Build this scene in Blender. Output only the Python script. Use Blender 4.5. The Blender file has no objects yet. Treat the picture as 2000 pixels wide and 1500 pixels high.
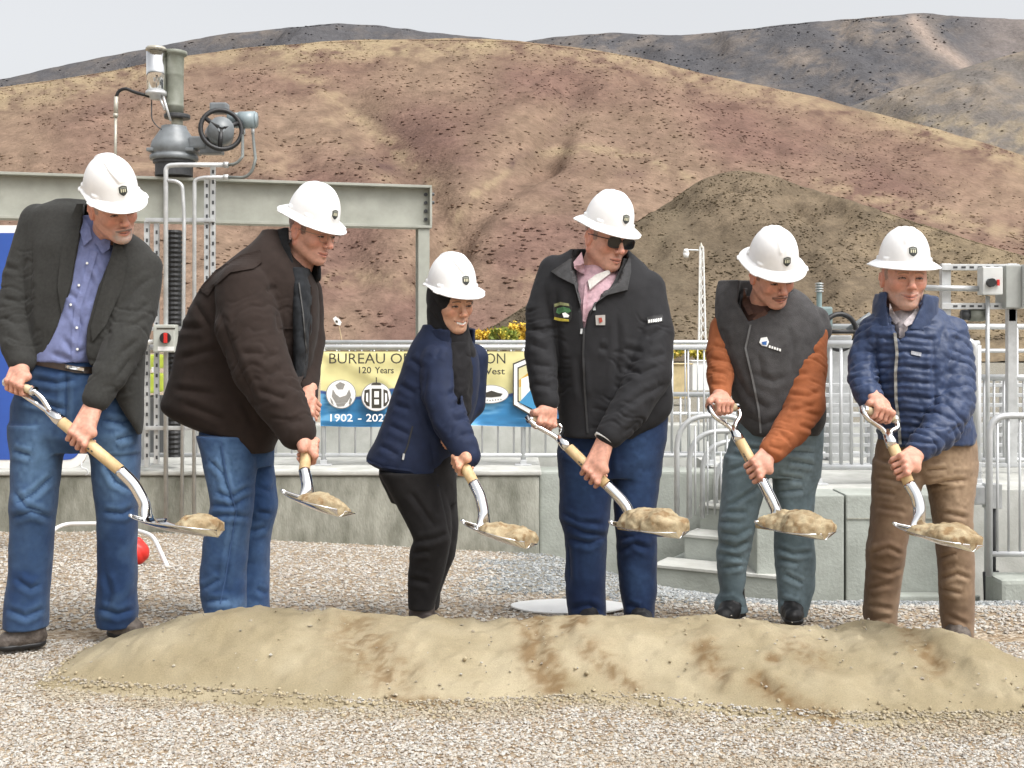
import bpy, bmesh, math, random
import numpy as np
from mathutils import Vector, Matrix
from mathutils.bvhtree import BVHTree
from mathutils.geometry import delaunay_2d_cdt

R = math.radians
SC = bpy.context.scene
COL = SC.collection
rng = np.random.default_rng(7)
random.seed(7)

# ------------------------------------------------------------------ camera, sky, sun, exposure
F_PX, HX, HY, CAM_Z = 2300.0, 1000.0, 660.0, 1.17      # photo is 2000 x 1500; level camera, horizon at y = 660
cam_d = bpy.data.cameras.new('camera')
cam_d.sensor_width = 36.0
cam_d.lens = F_PX / 2000.0 * 36.0
cam_d.shift_y = (660 - 750) / 2000.0
cam_d.clip_start, cam_d.clip_end = 0.05, 9000
cam = bpy.data.objects.new('camera', cam_d)
cam.location = (0, 0, CAM_Z)
cam.rotation_euler = (R(90), 0, 0)
COL.objects.link(cam)
SC.camera = cam

SUN_EL, SUN_AZ = 57, 48          # degrees; azimuth measured from behind the camera towards the right
world = bpy.data.worlds.new('World')
SC.world = world
world.use_nodes = True
wn, wl = world.node_tree.nodes, world.node_tree.links
wn.clear()
sky = wn.new('ShaderNodeTexSky')
sky.sky_type = 'NISHITA'
sky.sun_disc = False
sky.sun_elevation = R(SUN_EL)
sky.sun_rotation = R(180 - SUN_AZ)
sky.air_density, sky.dust_density, sky.ozone_density = 1.0, 6.0, 1.0
hsv = wn.new('ShaderNodeHueSaturation')
hsv.inputs['Saturation'].default_value = 0.13      # a uniform overcast: the same sky with its blue washed out
bg = wn.new('ShaderNodeBackground')
bg.inputs['Strength'].default_value = 0.15
wo = wn.new('ShaderNodeOutputWorld')
wl.new(sky.outputs[0], hsv.inputs['Color'])
wl.new(hsv.outputs[0], bg.inputs['Color'])
wl.new(bg.outputs[0], wo.inputs['Surface'])

sun_d = bpy.data.lights.new('sun', 'SUN')
sun_d.energy = 1.0
sun_d.angle = R(34)
sun_d.color = (1.0, 0.965, 0.91)
sun = bpy.data.objects.new('sun', sun_d)
sdir = Vector((math.sin(R(SUN_AZ)) * math.cos(R(SUN_EL)), -math.cos(R(SUN_AZ)) * math.cos(R(SUN_EL)), math.sin(R(SUN_EL))))
sun.rotation_euler = sdir.to_track_quat('Z', 'Y').to_euler()
sun.location = sdir * 40
COL.objects.link(sun)

SC.view_settings.view_transform = 'Standard'
SC.view_settings.look = 'None'
SC.view_settings.gamma = 1
SC.view_settings.use_curve_mapping = False
SC.view_settings.exposure = 0.82
SC.render.engine = 'CYCLES'
SC.cycles.max_bounces = 6
# ------------------------------------------------------------------ helpers
def P(px, py, Y):
    """the point at depth Y that the photo shows at pixel (px, py)"""
    return np.array(((px - HX) / F_PX * Y, Y, CAM_Z - (py - HY) / F_PX * Y))

def proj(v):
    Y = v[..., 1]
    return np.stack(((v[..., 0]) / Y * F_PX + HX, (CAM_Z - v[..., 2]) / Y * F_PX + HY), -1)

def _hash(ix, iy, iz, seed):
    n = (ix * 374761393 + iy * 668265263 + iz * 2147483647 + seed * 144665) & 0xFFFFFFFF
    n = ((n ^ (n >> 13)) * 1274126177) & 0xFFFFFFFF
    n = ((n ^ (n >> 16)) * 2246822519) & 0xFFFFFFFF
    return ((n ^ (n >> 15)) & 0xFFFF) / 65535.0

def noise(p, seed=0):
    """smooth value noise in [-1, 1] at points p (N, 3)"""
    p = np.asarray(p, float)
    i = np.floor(p).astype(np.int64)
    f = p - i
    f = f * f * f * (f * (f * 6 - 15) + 10)
    r = 0
    for dx in (0, 1):
        for dy in (0, 1):
            for dz in (0, 1):
                w = (f[..., 0] if dx else 1 - f[..., 0]) * (f[..., 1] if dy else 1 - f[..., 1]) * (f[..., 2] if dz else 1 - f[..., 2])
                r = r + w * _hash(i[..., 0] + dx, i[..., 1] + dy, i[..., 2] + dz, seed)
    return r * 2 - 1

def fbm(p, oct=4, seed=0, gain=0.5):
    p = np.asarray(p, float)
    r, a = 0, 1.0
    for o in range(oct):
        r = r + a * noise(p * 2 ** o + o * 17.3, seed + o)
        a *= gain
    return r

def smooth01(t):
    t = np.clip(t, 0, 1)
    return t * t * (3 - 2 * t)

def polyline_dist(q, pts):
    """distance of 2-d points q (N,2) to a polyline, and the position 0..1 along it"""
    pts = np.asarray(pts, float)
    best = np.full(len(q), 1e9)
    along = np.zeros(len(q))
    L = np.r_[0, np.cumsum(np.linalg.norm(np.diff(pts, axis=0), axis=1))]
    for i in range(len(pts) - 1):
        a, b = pts[i], pts[i + 1]
        ab = b - a
        t = np.clip(((q - a) @ ab) / max(ab @ ab, 1e-9), 0, 1)
        d = np.linalg.norm(q - (a + t[:, None] * ab), axis=1)
        m = d < best
        best[m] = d[m]
        along[m] = ((L[i] + t * (L[i + 1] - L[i])) / L[-1])[m]
    return best, along

def poly_sd(x, y, poly):
    """signed distance to a 2-d polygon (negative inside); x, y arrays"""
    poly = np.asarray(poly, float)
    d = np.full(np.broadcast(x, y).shape, 1e18)
    inside = np.zeros(d.shape, bool)
    n = len(poly)
    for i in range(n):
        ax, ay = poly[i]
        bx, by = poly[(i + 1) % n]
        ex, ey = bx - ax, by - ay
        wx, wy = x - ax, y - ay
        t = np.clip((wx * ex + wy * ey) / max(ex * ex + ey * ey, 1e-12), 0, 1)
        d = np.minimum(d, (wx - ex * t) ** 2 + (wy - ey * t) ** 2)
        c = ((ay > y) != (by > y)) & (x < (bx - ax) * (y - ay) / ((by - ay) if abs(by - ay) > 1e-12 else 1e-12) + ax)
        inside ^= c
    return np.where(inside, -1, 1) * np.sqrt(d)

# ---- meshes
def new_mesh(name, verts, faces, smooth=True, col=None):
    """faces: (M,k) int array, or a list of tuples"""
    verts = np.asarray(verts, np.float32)
    me = bpy.data.meshes.new(name)
    if isinstance(faces, np.ndarray):
        faces = [faces]
        ragged = False
    elif len(faces) and isinstance(faces[0], np.ndarray):
        ragged = False
    else:
        ragged = True
    if ragged:
        tot = np.array([len(f) for f in faces], np.int32)
        loops = np.array([i for f in faces for i in f], np.int32)
    else:
        tot = np.concatenate([np.full(len(f), f.shape[1], np.int32) for f in faces])
        loops = np.concatenate([f.reshape(-1) for f in faces]).astype(np.int32)
    me.vertices.add(len(verts))
    me.vertices.foreach_set('co', verts.reshape(-1))
    me.loops.add(len(loops))
    me.loops.foreach_set('vertex_index', loops)
    me.polygons.add(len(tot))
    me.polygons.foreach_set('loop_start', np.r_[0, np.cumsum(tot)[:-1]].astype(np.int32))
    if hasattr(me.polygons[0], 'loop_total'):
        try:
            me.polygons.foreach_set('loop_total', tot)
        except Exception:
            pass
    me.update(calc_edges=True)
    me.polygons.foreach_set('use_smooth', np.full(len(tot), bool(smooth)))
    if col is not None:
        c = np.ones((len(verts), 4), np.float32)
        c[:, :3] = col
        a = me.color_attributes.new('Col', 'FLOAT_COLOR', 'POINT')
        a.data.foreach_set('color', c.reshape(-1))
    me.validate(clean_customdata=False)
    return me

def link(name, me, material=None, parent=None, loc=None):
    o = bpy.data.objects.new(name, me)
    COL.objects.link(o)
    if material is not None:
        me.materials.clear()
        me.materials.append(material)
    if parent is not None:
        o.parent = parent
    if loc is not None:
        o.location = [float(c) for c in loc]
    return o

def obj(name, verts, faces, material, parent=None, base=None, smooth=True, col=None):
    """one mesh object; verts are world coordinates, base is where the origin (or the parent's origin) stands"""
    verts = np.asarray(verts, float)
    if parent is not None:
        b = np.array(origin(parent))
        return link(name, new_mesh(name, verts - b, faces, smooth, col), material, parent)
    b = np.zeros(3) if base is None else np.asarray(base, float)
    return link(name, new_mesh(name, verts - b, faces, smooth, col), material, None, b)

def origin(o):
    p = np.zeros(3)
    while o is not None:
        p = p + np.array(o.location)
        o = o.parent
    return p

def empty(name, loc):
    o = bpy.data.objects.new(name, None)
    o.empty_display_size = 0.1
    COL.objects.link(o)
    o.location = [float(c) for c in loc]
    return o

def tag(o, label, cat, group=None):
    o['label'] = label
    o['category'] = cat
    if group:
        o['group'] = group
    return o

def struct(o, label=None):
    o['kind'] = 'structure'
    if label:
        o['label'] = label
    return o

class MB:
    """collects simple shapes into one mesh"""
    def __init__(s):
        s.v, s.f, s.n = [], [], 0
    def add(s, v, f):
        v = np.asarray(v, float)
        s.v.append(v)
        s.f += [tuple(int(i) + s.n for i in q) for q in f]
        s.n += len(v)
        return s
    def box(s, lo, hi, bev=0.0):
        lo, hi = np.minimum(lo, hi), np.maximum(lo, hi)
        return s.obox((np.asarray(lo, float) + hi) / 2, np.eye(3), (np.asarray(hi, float) - lo) / 2, bev)
    def obox(s, c, M, h, bev=0.0):
        """oriented box: centre, rows of M are its axes, half sizes; chamfered when bev > 0"""
        c, M, h = np.asarray(c, float), np.asarray(M, float), np.asarray(h, float)
        if bev <= 0:
            v = np.array([(x, y, z) for x in (-1, 1) for y in (-1, 1) for z in (-1, 1)], float) * h
            f = [(0, 1, 3, 2), (4, 6, 7, 5), (0, 4, 5, 1), (2, 3, 7, 6), (0, 2, 6, 4), (1, 5, 7, 3)]
            return s.add(v @ M + c, f)
        bm = bmesh.new()
        bmesh.ops.create_cube(bm, size=2)
        for w in bm.verts:
            w.co = Vector([w.co[i] * h[i] for i in range(3)])
        bmesh.ops.bevel(bm, geom=bm.edges[:], offset=min(bev, 0.49 * 2 * min(h)), segments=2, profile=0.6, affect='EDGES')
        bm.verts.index_update()
        v = np.array([w.co[:] for w in bm.verts])
        f = [tuple(w.index for w in q.verts) for q in bm.faces]
        bm.free()
        return s.add(v @ M + c, f)
    def tube(s, pts, r, n=10, cap=True):
        """round tube along a list of points, r one radius or one for each point"""
        pts = np.asarray(pts, float)
        r = np.broadcast_to(np.asarray(r, float), (len(pts),))
        tg = np.gradient(pts, axis=0)
        tg /= np.linalg.norm(tg, axis=1)[:, None] + 1e-12
        up = np.array((0, 0, 1.0)) if abs(tg[0][2]) < 0.9 else np.array((1.0, 0, 0))
        u = np.cross(tg[0], up)
        u /= np.linalg.norm(u)
        V = []
        for i in range(len(pts)):
            u = u - tg[i] * (u @ tg[i])
            u /= np.linalg.norm(u)
            w = np.cross(tg[i], u)
            a = np.arange(n) * 2 * math.pi / n
            V.append(pts[i] + r[i] * (np.cos(a)[:, None] * u + np.sin(a)[:, None] * w))
        F = []
        for i in range(len(pts) - 1):
            for j in range(n):
                k = (j + 1) % n
                F.append((i * n + j, i * n + k, (i + 1) * n + k, (i + 1) * n + j))
        if cap:
            F.append(tuple(range(n))[::-1])
            F.append(tuple((len(pts) - 1) * n + j for j in range(n)))
        return s.add(np.concatenate(V), F)
    def disc(s, c, axis, r, th, n=24):
        axis = np.asarray(axis, float) / np.linalg.norm(axis)
        c = np.asarray(c, float)
        return s.tube([c - axis * th / 2, c + axis * th / 2], r, n)
    def build(s, name, material, parent=None, base=None, smooth=False):
        return obj(name, np.concatenate(s.v), s.f, material, parent, base, smooth)

def bend(pts, rad=0.06, n=6):
    """rounds the corners of a polyline"""
    pts = [np.asarray(p, float) for p in pts]
    out = [pts[0]]
    for i in range(1, len(pts) - 1):
        a, b, c = pts[i - 1], pts[i], pts[i + 1]
        la, lc = np.linalg.norm(a - b), np.linalg.norm(c - b)
        d = min(rad, la * 0.49, lc * 0.49)
        p, q = b + (a - b) / la * d, b + (c - b) / lc * d
        for k in range(n + 1):
            t = k / n
            out.append((1 - t) ** 2 * p + 2 * t * (1 - t) * b + t * t * q)
    out.append(pts[-1])
    return out

# ---- materials
_mats = {}
def mat(name, color, rough=0.8, var=0.12, scale=20.0, bump=0.0, bscale=200.0, metal=0.0, attr=False, color2=None,
        sss=0.0, spec=0.5, detail=4.0, stretch=None, coat=0.0, sheen=0.0):
    """procedural material: base colour (or the mesh's own colour attribute) broken up by noise, with fine relief"""
    if name in _mats:
        return _mats[name]
    m = bpy.data.materials.new(name)
    m.use_nodes = True
    N, L = m.node_tree.nodes, m.node_tree.links
    b = N['Principled BSDF']
    b.inputs['Roughness'].default_value = rough
    b.inputs['Metallic'].default_value = metal
    b.inputs['Specular IOR Level'].default_value = spec
    b.inputs['Coat Weight'].default_value = coat
    b.inputs['Coat Roughness'].default_value = 0.12
    b.inputs['Sheen Weight'].default_value = sheen
    if sss > 0:
        b.inputs['Subsurface Weight'].default_value = sss
        b.inputs['Subsurface Radius'].default_value = (0.010, 0.004, 0.002)
        b.inputs['Subsurface Scale'].default_value = 1.0
    tc = N.new('ShaderNodeTexCoord')
    src = tc.outputs['Object']
    if stretch:
        mp = N.new('ShaderNodeMapping')
        mp.inputs['Scale'].default_value = stretch
        L.new(src, mp.inputs['Vector'])
        src = mp.outputs[0]
    nt = N.new('ShaderNodeTexNoise')
    nt.inputs['Scale'].default_value = scale
    nt.inputs['Detail'].default_value = detail
    nt.inputs['Roughness'].default_value = 0.6
    L.new(src, nt.inputs['Vector'])
    mix = N.new('ShaderNodeMix')
    mix.data_type = 'RGBA'
    if attr:
        at = N.new('ShaderNodeAttribute')
        at.attribute_name = 'Col'
        mul = N.new('ShaderNodeMix')
        mul.data_type = 'RGBA'
        mul.blend_type = 'MULTIPLY'
        mul.inputs[0].default_value = 1.0
        rmp = N.new('ShaderNodeMapRange')
        rmp.inputs['From Min'].default_value, rmp.inputs['From Max'].default_value = 0.3, 0.7
        rmp.inputs['To Min'].default_value, rmp.inputs['To Max'].default_value = 1 - var, 1 + var
        L.new(nt.outputs['Fac'], rmp.inputs['Value'])
        L.new(at.outputs['Color'], mul.inputs[6])
        L.new(rmp.outputs[0], mul.inputs[7])
        L.new(mul.outputs[2], b.inputs['Base Color'])
    else:
        c = np.array(color[:3], float)
        c2 = np.array(color2[:3], float) if color2 is not None else None
        lo = c * (1 - var) if c2 is None else c
        hi = np.minimum(c * (1 + var), 0.95) if c2 is None else c2
        rmp = N.new('ShaderNodeMapRange')
        rmp.inputs['From Min'].default_value, rmp.inputs['From Max'].default_value = 0.33, 0.67
        L.new(nt.outputs['Fac'], rmp.inputs['Value'])
        L.new(rmp.outputs[0], mix.inputs[0])
        mix.inputs[6].default_value = (*lo, 1)
        mix.inputs[7].default_value = (*hi, 1)
        L.new(mix.outputs[2], b.inputs['Base Color'])
    if bump > 0:
        n2 = N.new('ShaderNodeTexNoise')
        n2.inputs['Scale'].default_value = bscale
        n2.inputs['Detail'].default_value = 3.0
        L.new(src, n2.inputs['Vector'])
        bp = N.new('ShaderNodeBump')
        bp.inputs['Strength'].default_value = 1.0
        bp.inputs['Distance'].default_value = bump
        L.new(n2.outputs['Fac'], bp.inputs['Height'])
        L.new(bp.outputs[0], b.inputs['Normal'])
    _mats[name] = m
    return m

# ---- implicit surfaces: shapes are blended on a grid and turned into one continuous mesh
class Field:
    def __init__(s, lo, hi, h):
        s.lo, s.h = np.asarray(lo, float), h
        n = np.ceil((np.asarray(hi, float) - s.lo) / h).astype(int) + 1
        s.ax = [s.lo[i] + h * np.arange(n[i]) for i in range(3)]
        s.v = np.full(tuple(n), 9.0, np.float32)
    def reg(s, lo, hi):
        sl = []
        for i in range(3):
            a = int(np.clip(np.floor((lo[i] - s.lo[i]) / s.h), 0, len(s.ax[i])))
            b = int(np.clip(np.ceil((hi[i] - s.lo[i]) / s.h) + 1, 0, len(s.ax[i])))
            sl.append(slice(a, b))
        sl = tuple(sl)
        x = s.ax[0][sl[0]].astype(np.float32)[:, None, None]
        y = s.ax[1][sl[1]].astype(np.float32)[None, :, None]
        z = s.ax[2][sl[2]].astype(np.float32)[None, None, :]
        return sl, x, y, z
    def blend(s, sl, d, k, sub):
        a = s.v[sl]
        if a.size == 0:
            return
        if sub:
            d = -d
            hh = np.clip(0.5 + 0.5 * (d - a) / k, 0, 1)
            s.v[sl] = a + (d - a) * hh + k * hh * (1 - hh)
        else:
            hh = np.clip(0.5 + 0.5 * (a - d) / k, 0, 1)
            s.v[sl] = a + (d - a) * hh - k * hh * (1 - hh)
    def cone(s, a, ra, b, rb, k=0.01, sub=False, sq=None):
        """tapered capsule; sq squashes it along one direction: (unit vector, factor)"""
        a, b = np.asarray(a, float), np.asarray(b, float)
        m = max(ra, rb) * (1 if sq is None else max(1, 1 / sq[1])) + k + 3 * s.h
        sl, x, y, z = s.reg(np.minimum(a, b) - m, np.maximum(a, b) + m)
        ba = b - a
        den = max(ba @ ba, 1e-12)
        X, Y, Z = x - a[0], y - a[1], z - a[2]
        t = np.clip((X * ba[0] + Y * ba[1] + Z * ba[2]) / den, 0, 1)
        X, Y, Z = X - t * ba[0], Y - t * ba[1], Z - t * ba[2]
        q = X * X + Y * Y + Z * Z
        if sq is not None:
            w = X * sq[0][0] + Y * sq[0][1] + Z * sq[0][2]
            q = q + w * w * (sq[1] ** 2 - 1)
        s.blend(sl, np.sqrt(q) - (ra + t * (rb - ra)), k, sub)
    def chain(s, pts, k=0.01, sq=None):
        for (a, ra), (b, rb) in zip(pts[:-1], pts[1:]):
            s.cone(a, ra, b, rb, k, sq=sq)
    def ell(s, c, r, k=0.01, sub=False, M=None):
        c, r = np.asarray(c, float), np.asarray(r, float)
        m = max(r) + k + 3 * s.h
        sl, x, y, z = s.reg(c - m, c + m)
        X, Y, Z = x - c[0], y - c[1], z - c[2]
        if M is not None:
            M = np.asarray(M, float)
            X, Y, Z = (M[0, 0] * X + M[0, 1] * Y + M[0, 2] * Z, M[1, 0] * X + M[1, 1] * Y + M[1, 2] * Z, M[2, 0] * X + M[2, 1] * Y + M[2, 2] * Z)
        k0 = np.sqrt((X / r[0]) ** 2 + (Y / r[1]) ** 2 + (Z / r[2]) ** 2)
        k1 = np.sqrt((X / r[0] ** 2) ** 2 + (Y / r[1] ** 2) ** 2 + (Z / r[2] ** 2) ** 2) + 1e-6
        s.blend(sl, k0 * (k0 - 1) / k1, k, sub)
    def rows(s, rows, k=0.01, n=2.3, grow=0.0):
        """stack of oval cross-sections: rows of (z, x_left, x_right, y_centre, half_depth)"""
        r = np.array(sorted(rows), float)
        z0, z1 = r[0, 0], r[-1, 0]
        m = k + 3 * s.h + abs(grow)
        lo = (r[:, 1].min() - m, (r[:, 3] - r[:, 4]).min() - m, z0 - m)
        hi = (r[:, 2].max() + m, (r[:, 3] + r[:, 4]).max() + m, z1 + m)
        sl, x, y, z = s.reg(lo, hi)
        zz = np.clip(z.reshape(-1), z0, z1)
        # smooth the profile so that it has no kinks between rows
        def itp(c):
            v = np.interp(np.linspace(z0, z1, 96), r[:, 0], c)
            g = np.array([1, 4, 6, 4, 1.]) / 16
            for _ in range(4):
                v = np.convolve(np.pad(v, 2, mode='edge'), g, 'valid')
            return np.interp(zz, np.linspace(z0, z1, 96), v)
        xl, xr, yc, b = (itp(r[:, i]) for i in (1, 2, 3, 4))
        a = np.maximum((xr - xl) / 2 + grow, 0.004)
        xc = (xl + xr) / 2
        b = np.maximum(b + grow, 0.004)
        u, w = np.abs((x - xc[None, None, :]) / a[None, None, :]), np.abs((y - yc[None, None, :]) / b[None, None, :])
        d = ((u ** n + w ** n) ** (1 / n) - 1) * np.minimum(a, b)[None, None, :]
        d = np.maximum(d, np.maximum(z0 - grow - z, z - z1 - grow))
        s.blend(sl, d.astype(np.float32), k, False)
    def cut(s, poly_px, Y0, Y1, k=0.006, keep=False):
        """removes (or keeps only) what the camera sees inside a pixel polygon, between depths Y0 and Y1"""
        x = s.ax[0][:, None, None]
        y = s.ax[1][None, :, None]
        z = s.ax[2][None, None, :]
        poly = np.asarray(poly_px, float)
        Ym = (Y0 + Y1) / 2
        # work in a small box around the polygon
        a, b = P(poly[:, 0].min(), poly[:, 1].max(), Ym), P(poly[:, 0].max(), poly[:, 1].min(), Ym)
        lo = (min(a[0], b[0]) - 0.1, Y0 - 0.02, a[2] - 0.1)
        hi = (max(a[0], b[0]) + 0.1, Y1 + 0.02, b[2] + 0.1)
        sl, x, y, z = s.reg(lo, hi)
        px = x / y * F_PX + HX + 0 * z
        py = (CAM_Z - z) / y * F_PX + HY + 0 * x
        d = poly_sd(px, py, poly) * Ym / F_PX
        d = np.maximum(d, np.maximum(Y0 - y, y - Y1)).astype(np.float32)
        s.blend(sl, d, k, True)
    def plane(s, p, n):
        """keeps the side that n points away from"""
        p, n = np.asarray(p, float), np.asarray(n, float) / np.linalg.norm(n)
        d = (s.ax[0][:, None, None] - p[0]) * n[0] + (s.ax[1][None, :, None] - p[1]) * n[1] + (s.ax[2][None, None, :] - p[2]) * n[2]
        s.v = np.maximum(s.v, d.astype(np.float32))
    def mesh(s, smooth=1):
        v = s.v
        neg = v < 0
        n = np.array(v.shape)
        c = np.zeros(tuple(n - 1), np.int8)
        off = [(i, j, k) for i in (0, 1) for j in (0, 1) for k in (0, 1)]
        for o in off:
            c += neg[o[0]:n[0] - 1 + o[0], o[1]:n[1] - 1 + o[1], o[2]:n[2] - 1 + o[2]]
        ids = np.argwhere((c > 0) & (c < 8))
        idx = np.full(c.shape, -1, np.int32)
        idx[ids[:, 0], ids[:, 1], ids[:, 2]] = np.arange(len(ids))
        acc, cnt = np.zeros((len(ids), 3)), np.zeros(len(ids))
        for p in off:
            for ax in range(3):
                if p[ax]:
                    continue
                q = list(p)
                q[ax] = 1
                a = v[ids[:, 0] + p[0], ids[:, 1] + p[1], ids[:, 2] + p[2]].astype(float)
                b = v[ids[:, 0] + q[0], ids[:, 1] + q[1], ids[:, 2] + q[2]].astype(float)
                m = (a < 0) != (b < 0)
                t = np.where(m, a / np.where(a == b, 1, a - b), 0)
                pos = np.array(p, float)[None, :] + t[:, None] * (np.array(q) - np.array(p))[None, :]
                acc += np.where(m[:, None], pos, 0)
                cnt += m
        V = s.lo + s.h * (ids + acc / cnt[:, None])
        Fs = []
        for ax in range(3):
            u, w = (ax + 1) % 3, (ax + 2) % 3
            sl0 = [slice(None)] * 3
            sl1 = [slice(None)] * 3
            sl0[ax], sl1[ax] = slice(0, -1), slice(1, None)
            ch = neg[tuple(sl0)] != neg[tuple(sl1)]
            e = np.argwhere(ch)
            e = e[(e[:, u] > 0) & (e[:, w] > 0) & (e[:, u] < n[u] - 1) & (e[:, w] < n[w] - 1)]
            q = []
            for du, dw in ((-1, -1), (0, -1), (0, 0), (-1, 0)):
                g = e.copy()
                g[:, u] += du
                g[:, w] += dw
                q.append(idx[g[:, 0], g[:, 1], g[:, 2]])
            q = np.stack(q, 1)
            fl = ~neg[e[:, 0], e[:, 1], e[:, 2]]
            q[fl] = q[fl][:, ::-1]
            Fs.append(q)
        Fq = np.concatenate(Fs)
        Fq = Fq[(Fq >= 0).all(1)]
        for _ in range(smooth):
            V = relax(V, Fq)
        return V, Fq

def relax(V, F, lam=0.5):
    acc, cnt = np.zeros_like(V), np.zeros(len(V))
    k = F.shape[1]
    for i in range(k):
        for j in (F[:, (i + 1) % k], F[:, (i - 1) % k]):
            for c in range(3):
                acc[:, c] += np.bincount(F[:, i], V[j, c], len(V))
            cnt += np.bincount(F[:, i], minlength=len(V))
    return V + lam * (acc / np.maximum(cnt, 1)[:, None] - V)

def vnormals(V, F):
    a = np.cross(V[F[:, 2]] - V[F[:, 0]], V[F[:, 3 if F.shape[1] == 4 else 1]] - V[F[:, 1 if F.shape[1] == 4 else 0]])
    if F.shape[1] == 3:
        a = -a
    N = np.zeros_like(V)
    for i in range(F.shape[1]):
        for c in range(3):
            N[:, c] += np.bincount(F[:, i], a[:, c], len(V))
    return N / (np.linalg.norm(N, axis=1)[:, None] + 1e-12)

FOLD, RING = .8, .62
class Cloth:
    """a meshed garment that creases, quilting and weave relief can be pressed into"""
    def __init__(s, field, smooth=2):
        s.V, s.F = field.mesh(smooth)
        s.N = vnormals(s.V, s.F)
    def front(s):
        d = -s.V / np.linalg.norm(s.V - np.array((0, 0, CAM_Z)), axis=1)[:, None]
        d[:, 2] = 0
        return np.clip((s.N * d).sum(1) * 3 + 0.6, 0, 1)
    def fold(s, pts, w=6, depth=0.006, ridge=0.6, clip_y=None):
        """a crease along a pixel polyline on the side that faces us"""
        q = proj(s.V)
        d, t = polyline_dist(q, pts)
        tap = np.clip(np.minimum(t, 1 - t) * 5 + 0.15, 0, 1)
        g = -np.exp(-1.25 * d / w) + ridge * np.exp(-((d - 2.2 * w) / (1.3 * w)) ** 2)
        wt = s.front() * FOLD
        if clip_y is not None:
            wt = wt * ((s.V[:, 1] > clip_y[0]) & (s.V[:, 1] < clip_y[1]))
        s.V = s.V + s.N * (depth * g * tap * wt)[:, None]
        return s
    def folds(s, lst, w=6, depth=0.006, ridge=0.6):
        for p in lst:
            s.fold(p, w, depth, ridge)
        s.N = vnormals(s.V, s.F)
        return s
    def rough(s, amp=0.004, size=0.08, stretch=(1, 1, 1), seed=0, mask=None, oct=3):
        d = fbm(s.V / size * np.array(stretch), oct, seed) * amp
        if mask is not None:
            d = d * mask
        s.V = s.V + s.N * d[:, None]
        s.N = vnormals(s.V, s.F)
        return s
    def rings(s, a, b, rad, amp=0.006, period=0.04, seed=0, irregular=1.0, sharp=False, angle=0.6):
        """folds (or quilting) that run round a limb from a to b"""
        a, b = np.asarray(a, float), np.asarray(b, float)
        ab = b - a
        Ln = np.linalg.norm(ab)
        t = ((s.V - a) @ ab) / Ln ** 2
        d = np.linalg.norm(s.V - (a + np.clip(t, 0, 1)[:, None] * ab), axis=1)
        m = smooth01((rad * 1.35 - d) / (rad * 0.25)) * smooth01((t + 0.05) * 8) * smooth01((1.05 - t) * 8)
        ph = t * Ln / period + irregular * fbm(s.V / 0.09, 2, seed) * angle
        if sharp:
            g = np.abs(np.sin(math.pi * ph)) ** 0.6 - 0.55
        else:
            fr = np.abs(ph - np.round(ph))
            gate = smooth01((noise(s.V / 0.075, seed + 5) + .25) / .5) * RING
            g = (-1.5 * np.exp(-fr / .085) + .45 * np.exp(-((fr - .27) / .12) ** 2)) * gate
        s.V = s.V + s.N * (amp * g * m)[:, None]
        s.N = vnormals(s.V, s.F)
        return s
    def bvh(s):
        return BVHTree.FromPolygons([Vector(v) for v in s.V], [tuple(int(i) for i in f) for f in s.F])
    def build(s, name, material, parent=None, base=None, col=None):
        return obj(name, s.V, s.F, material, parent, base, True, col)

def ray_hit(bvh, px, py, dflt):
    d = Vector(((px - HX) / F_PX, 1.0, -(py - HY) / F_PX)).normalized()
    h = bvh.ray_cast(Vector((0, 0, CAM_Z)), d)
    if h[0] is None:
        return np.array(P(px, py, dflt)), None
    return np.array(h[0]), np.array(h[1])

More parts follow.
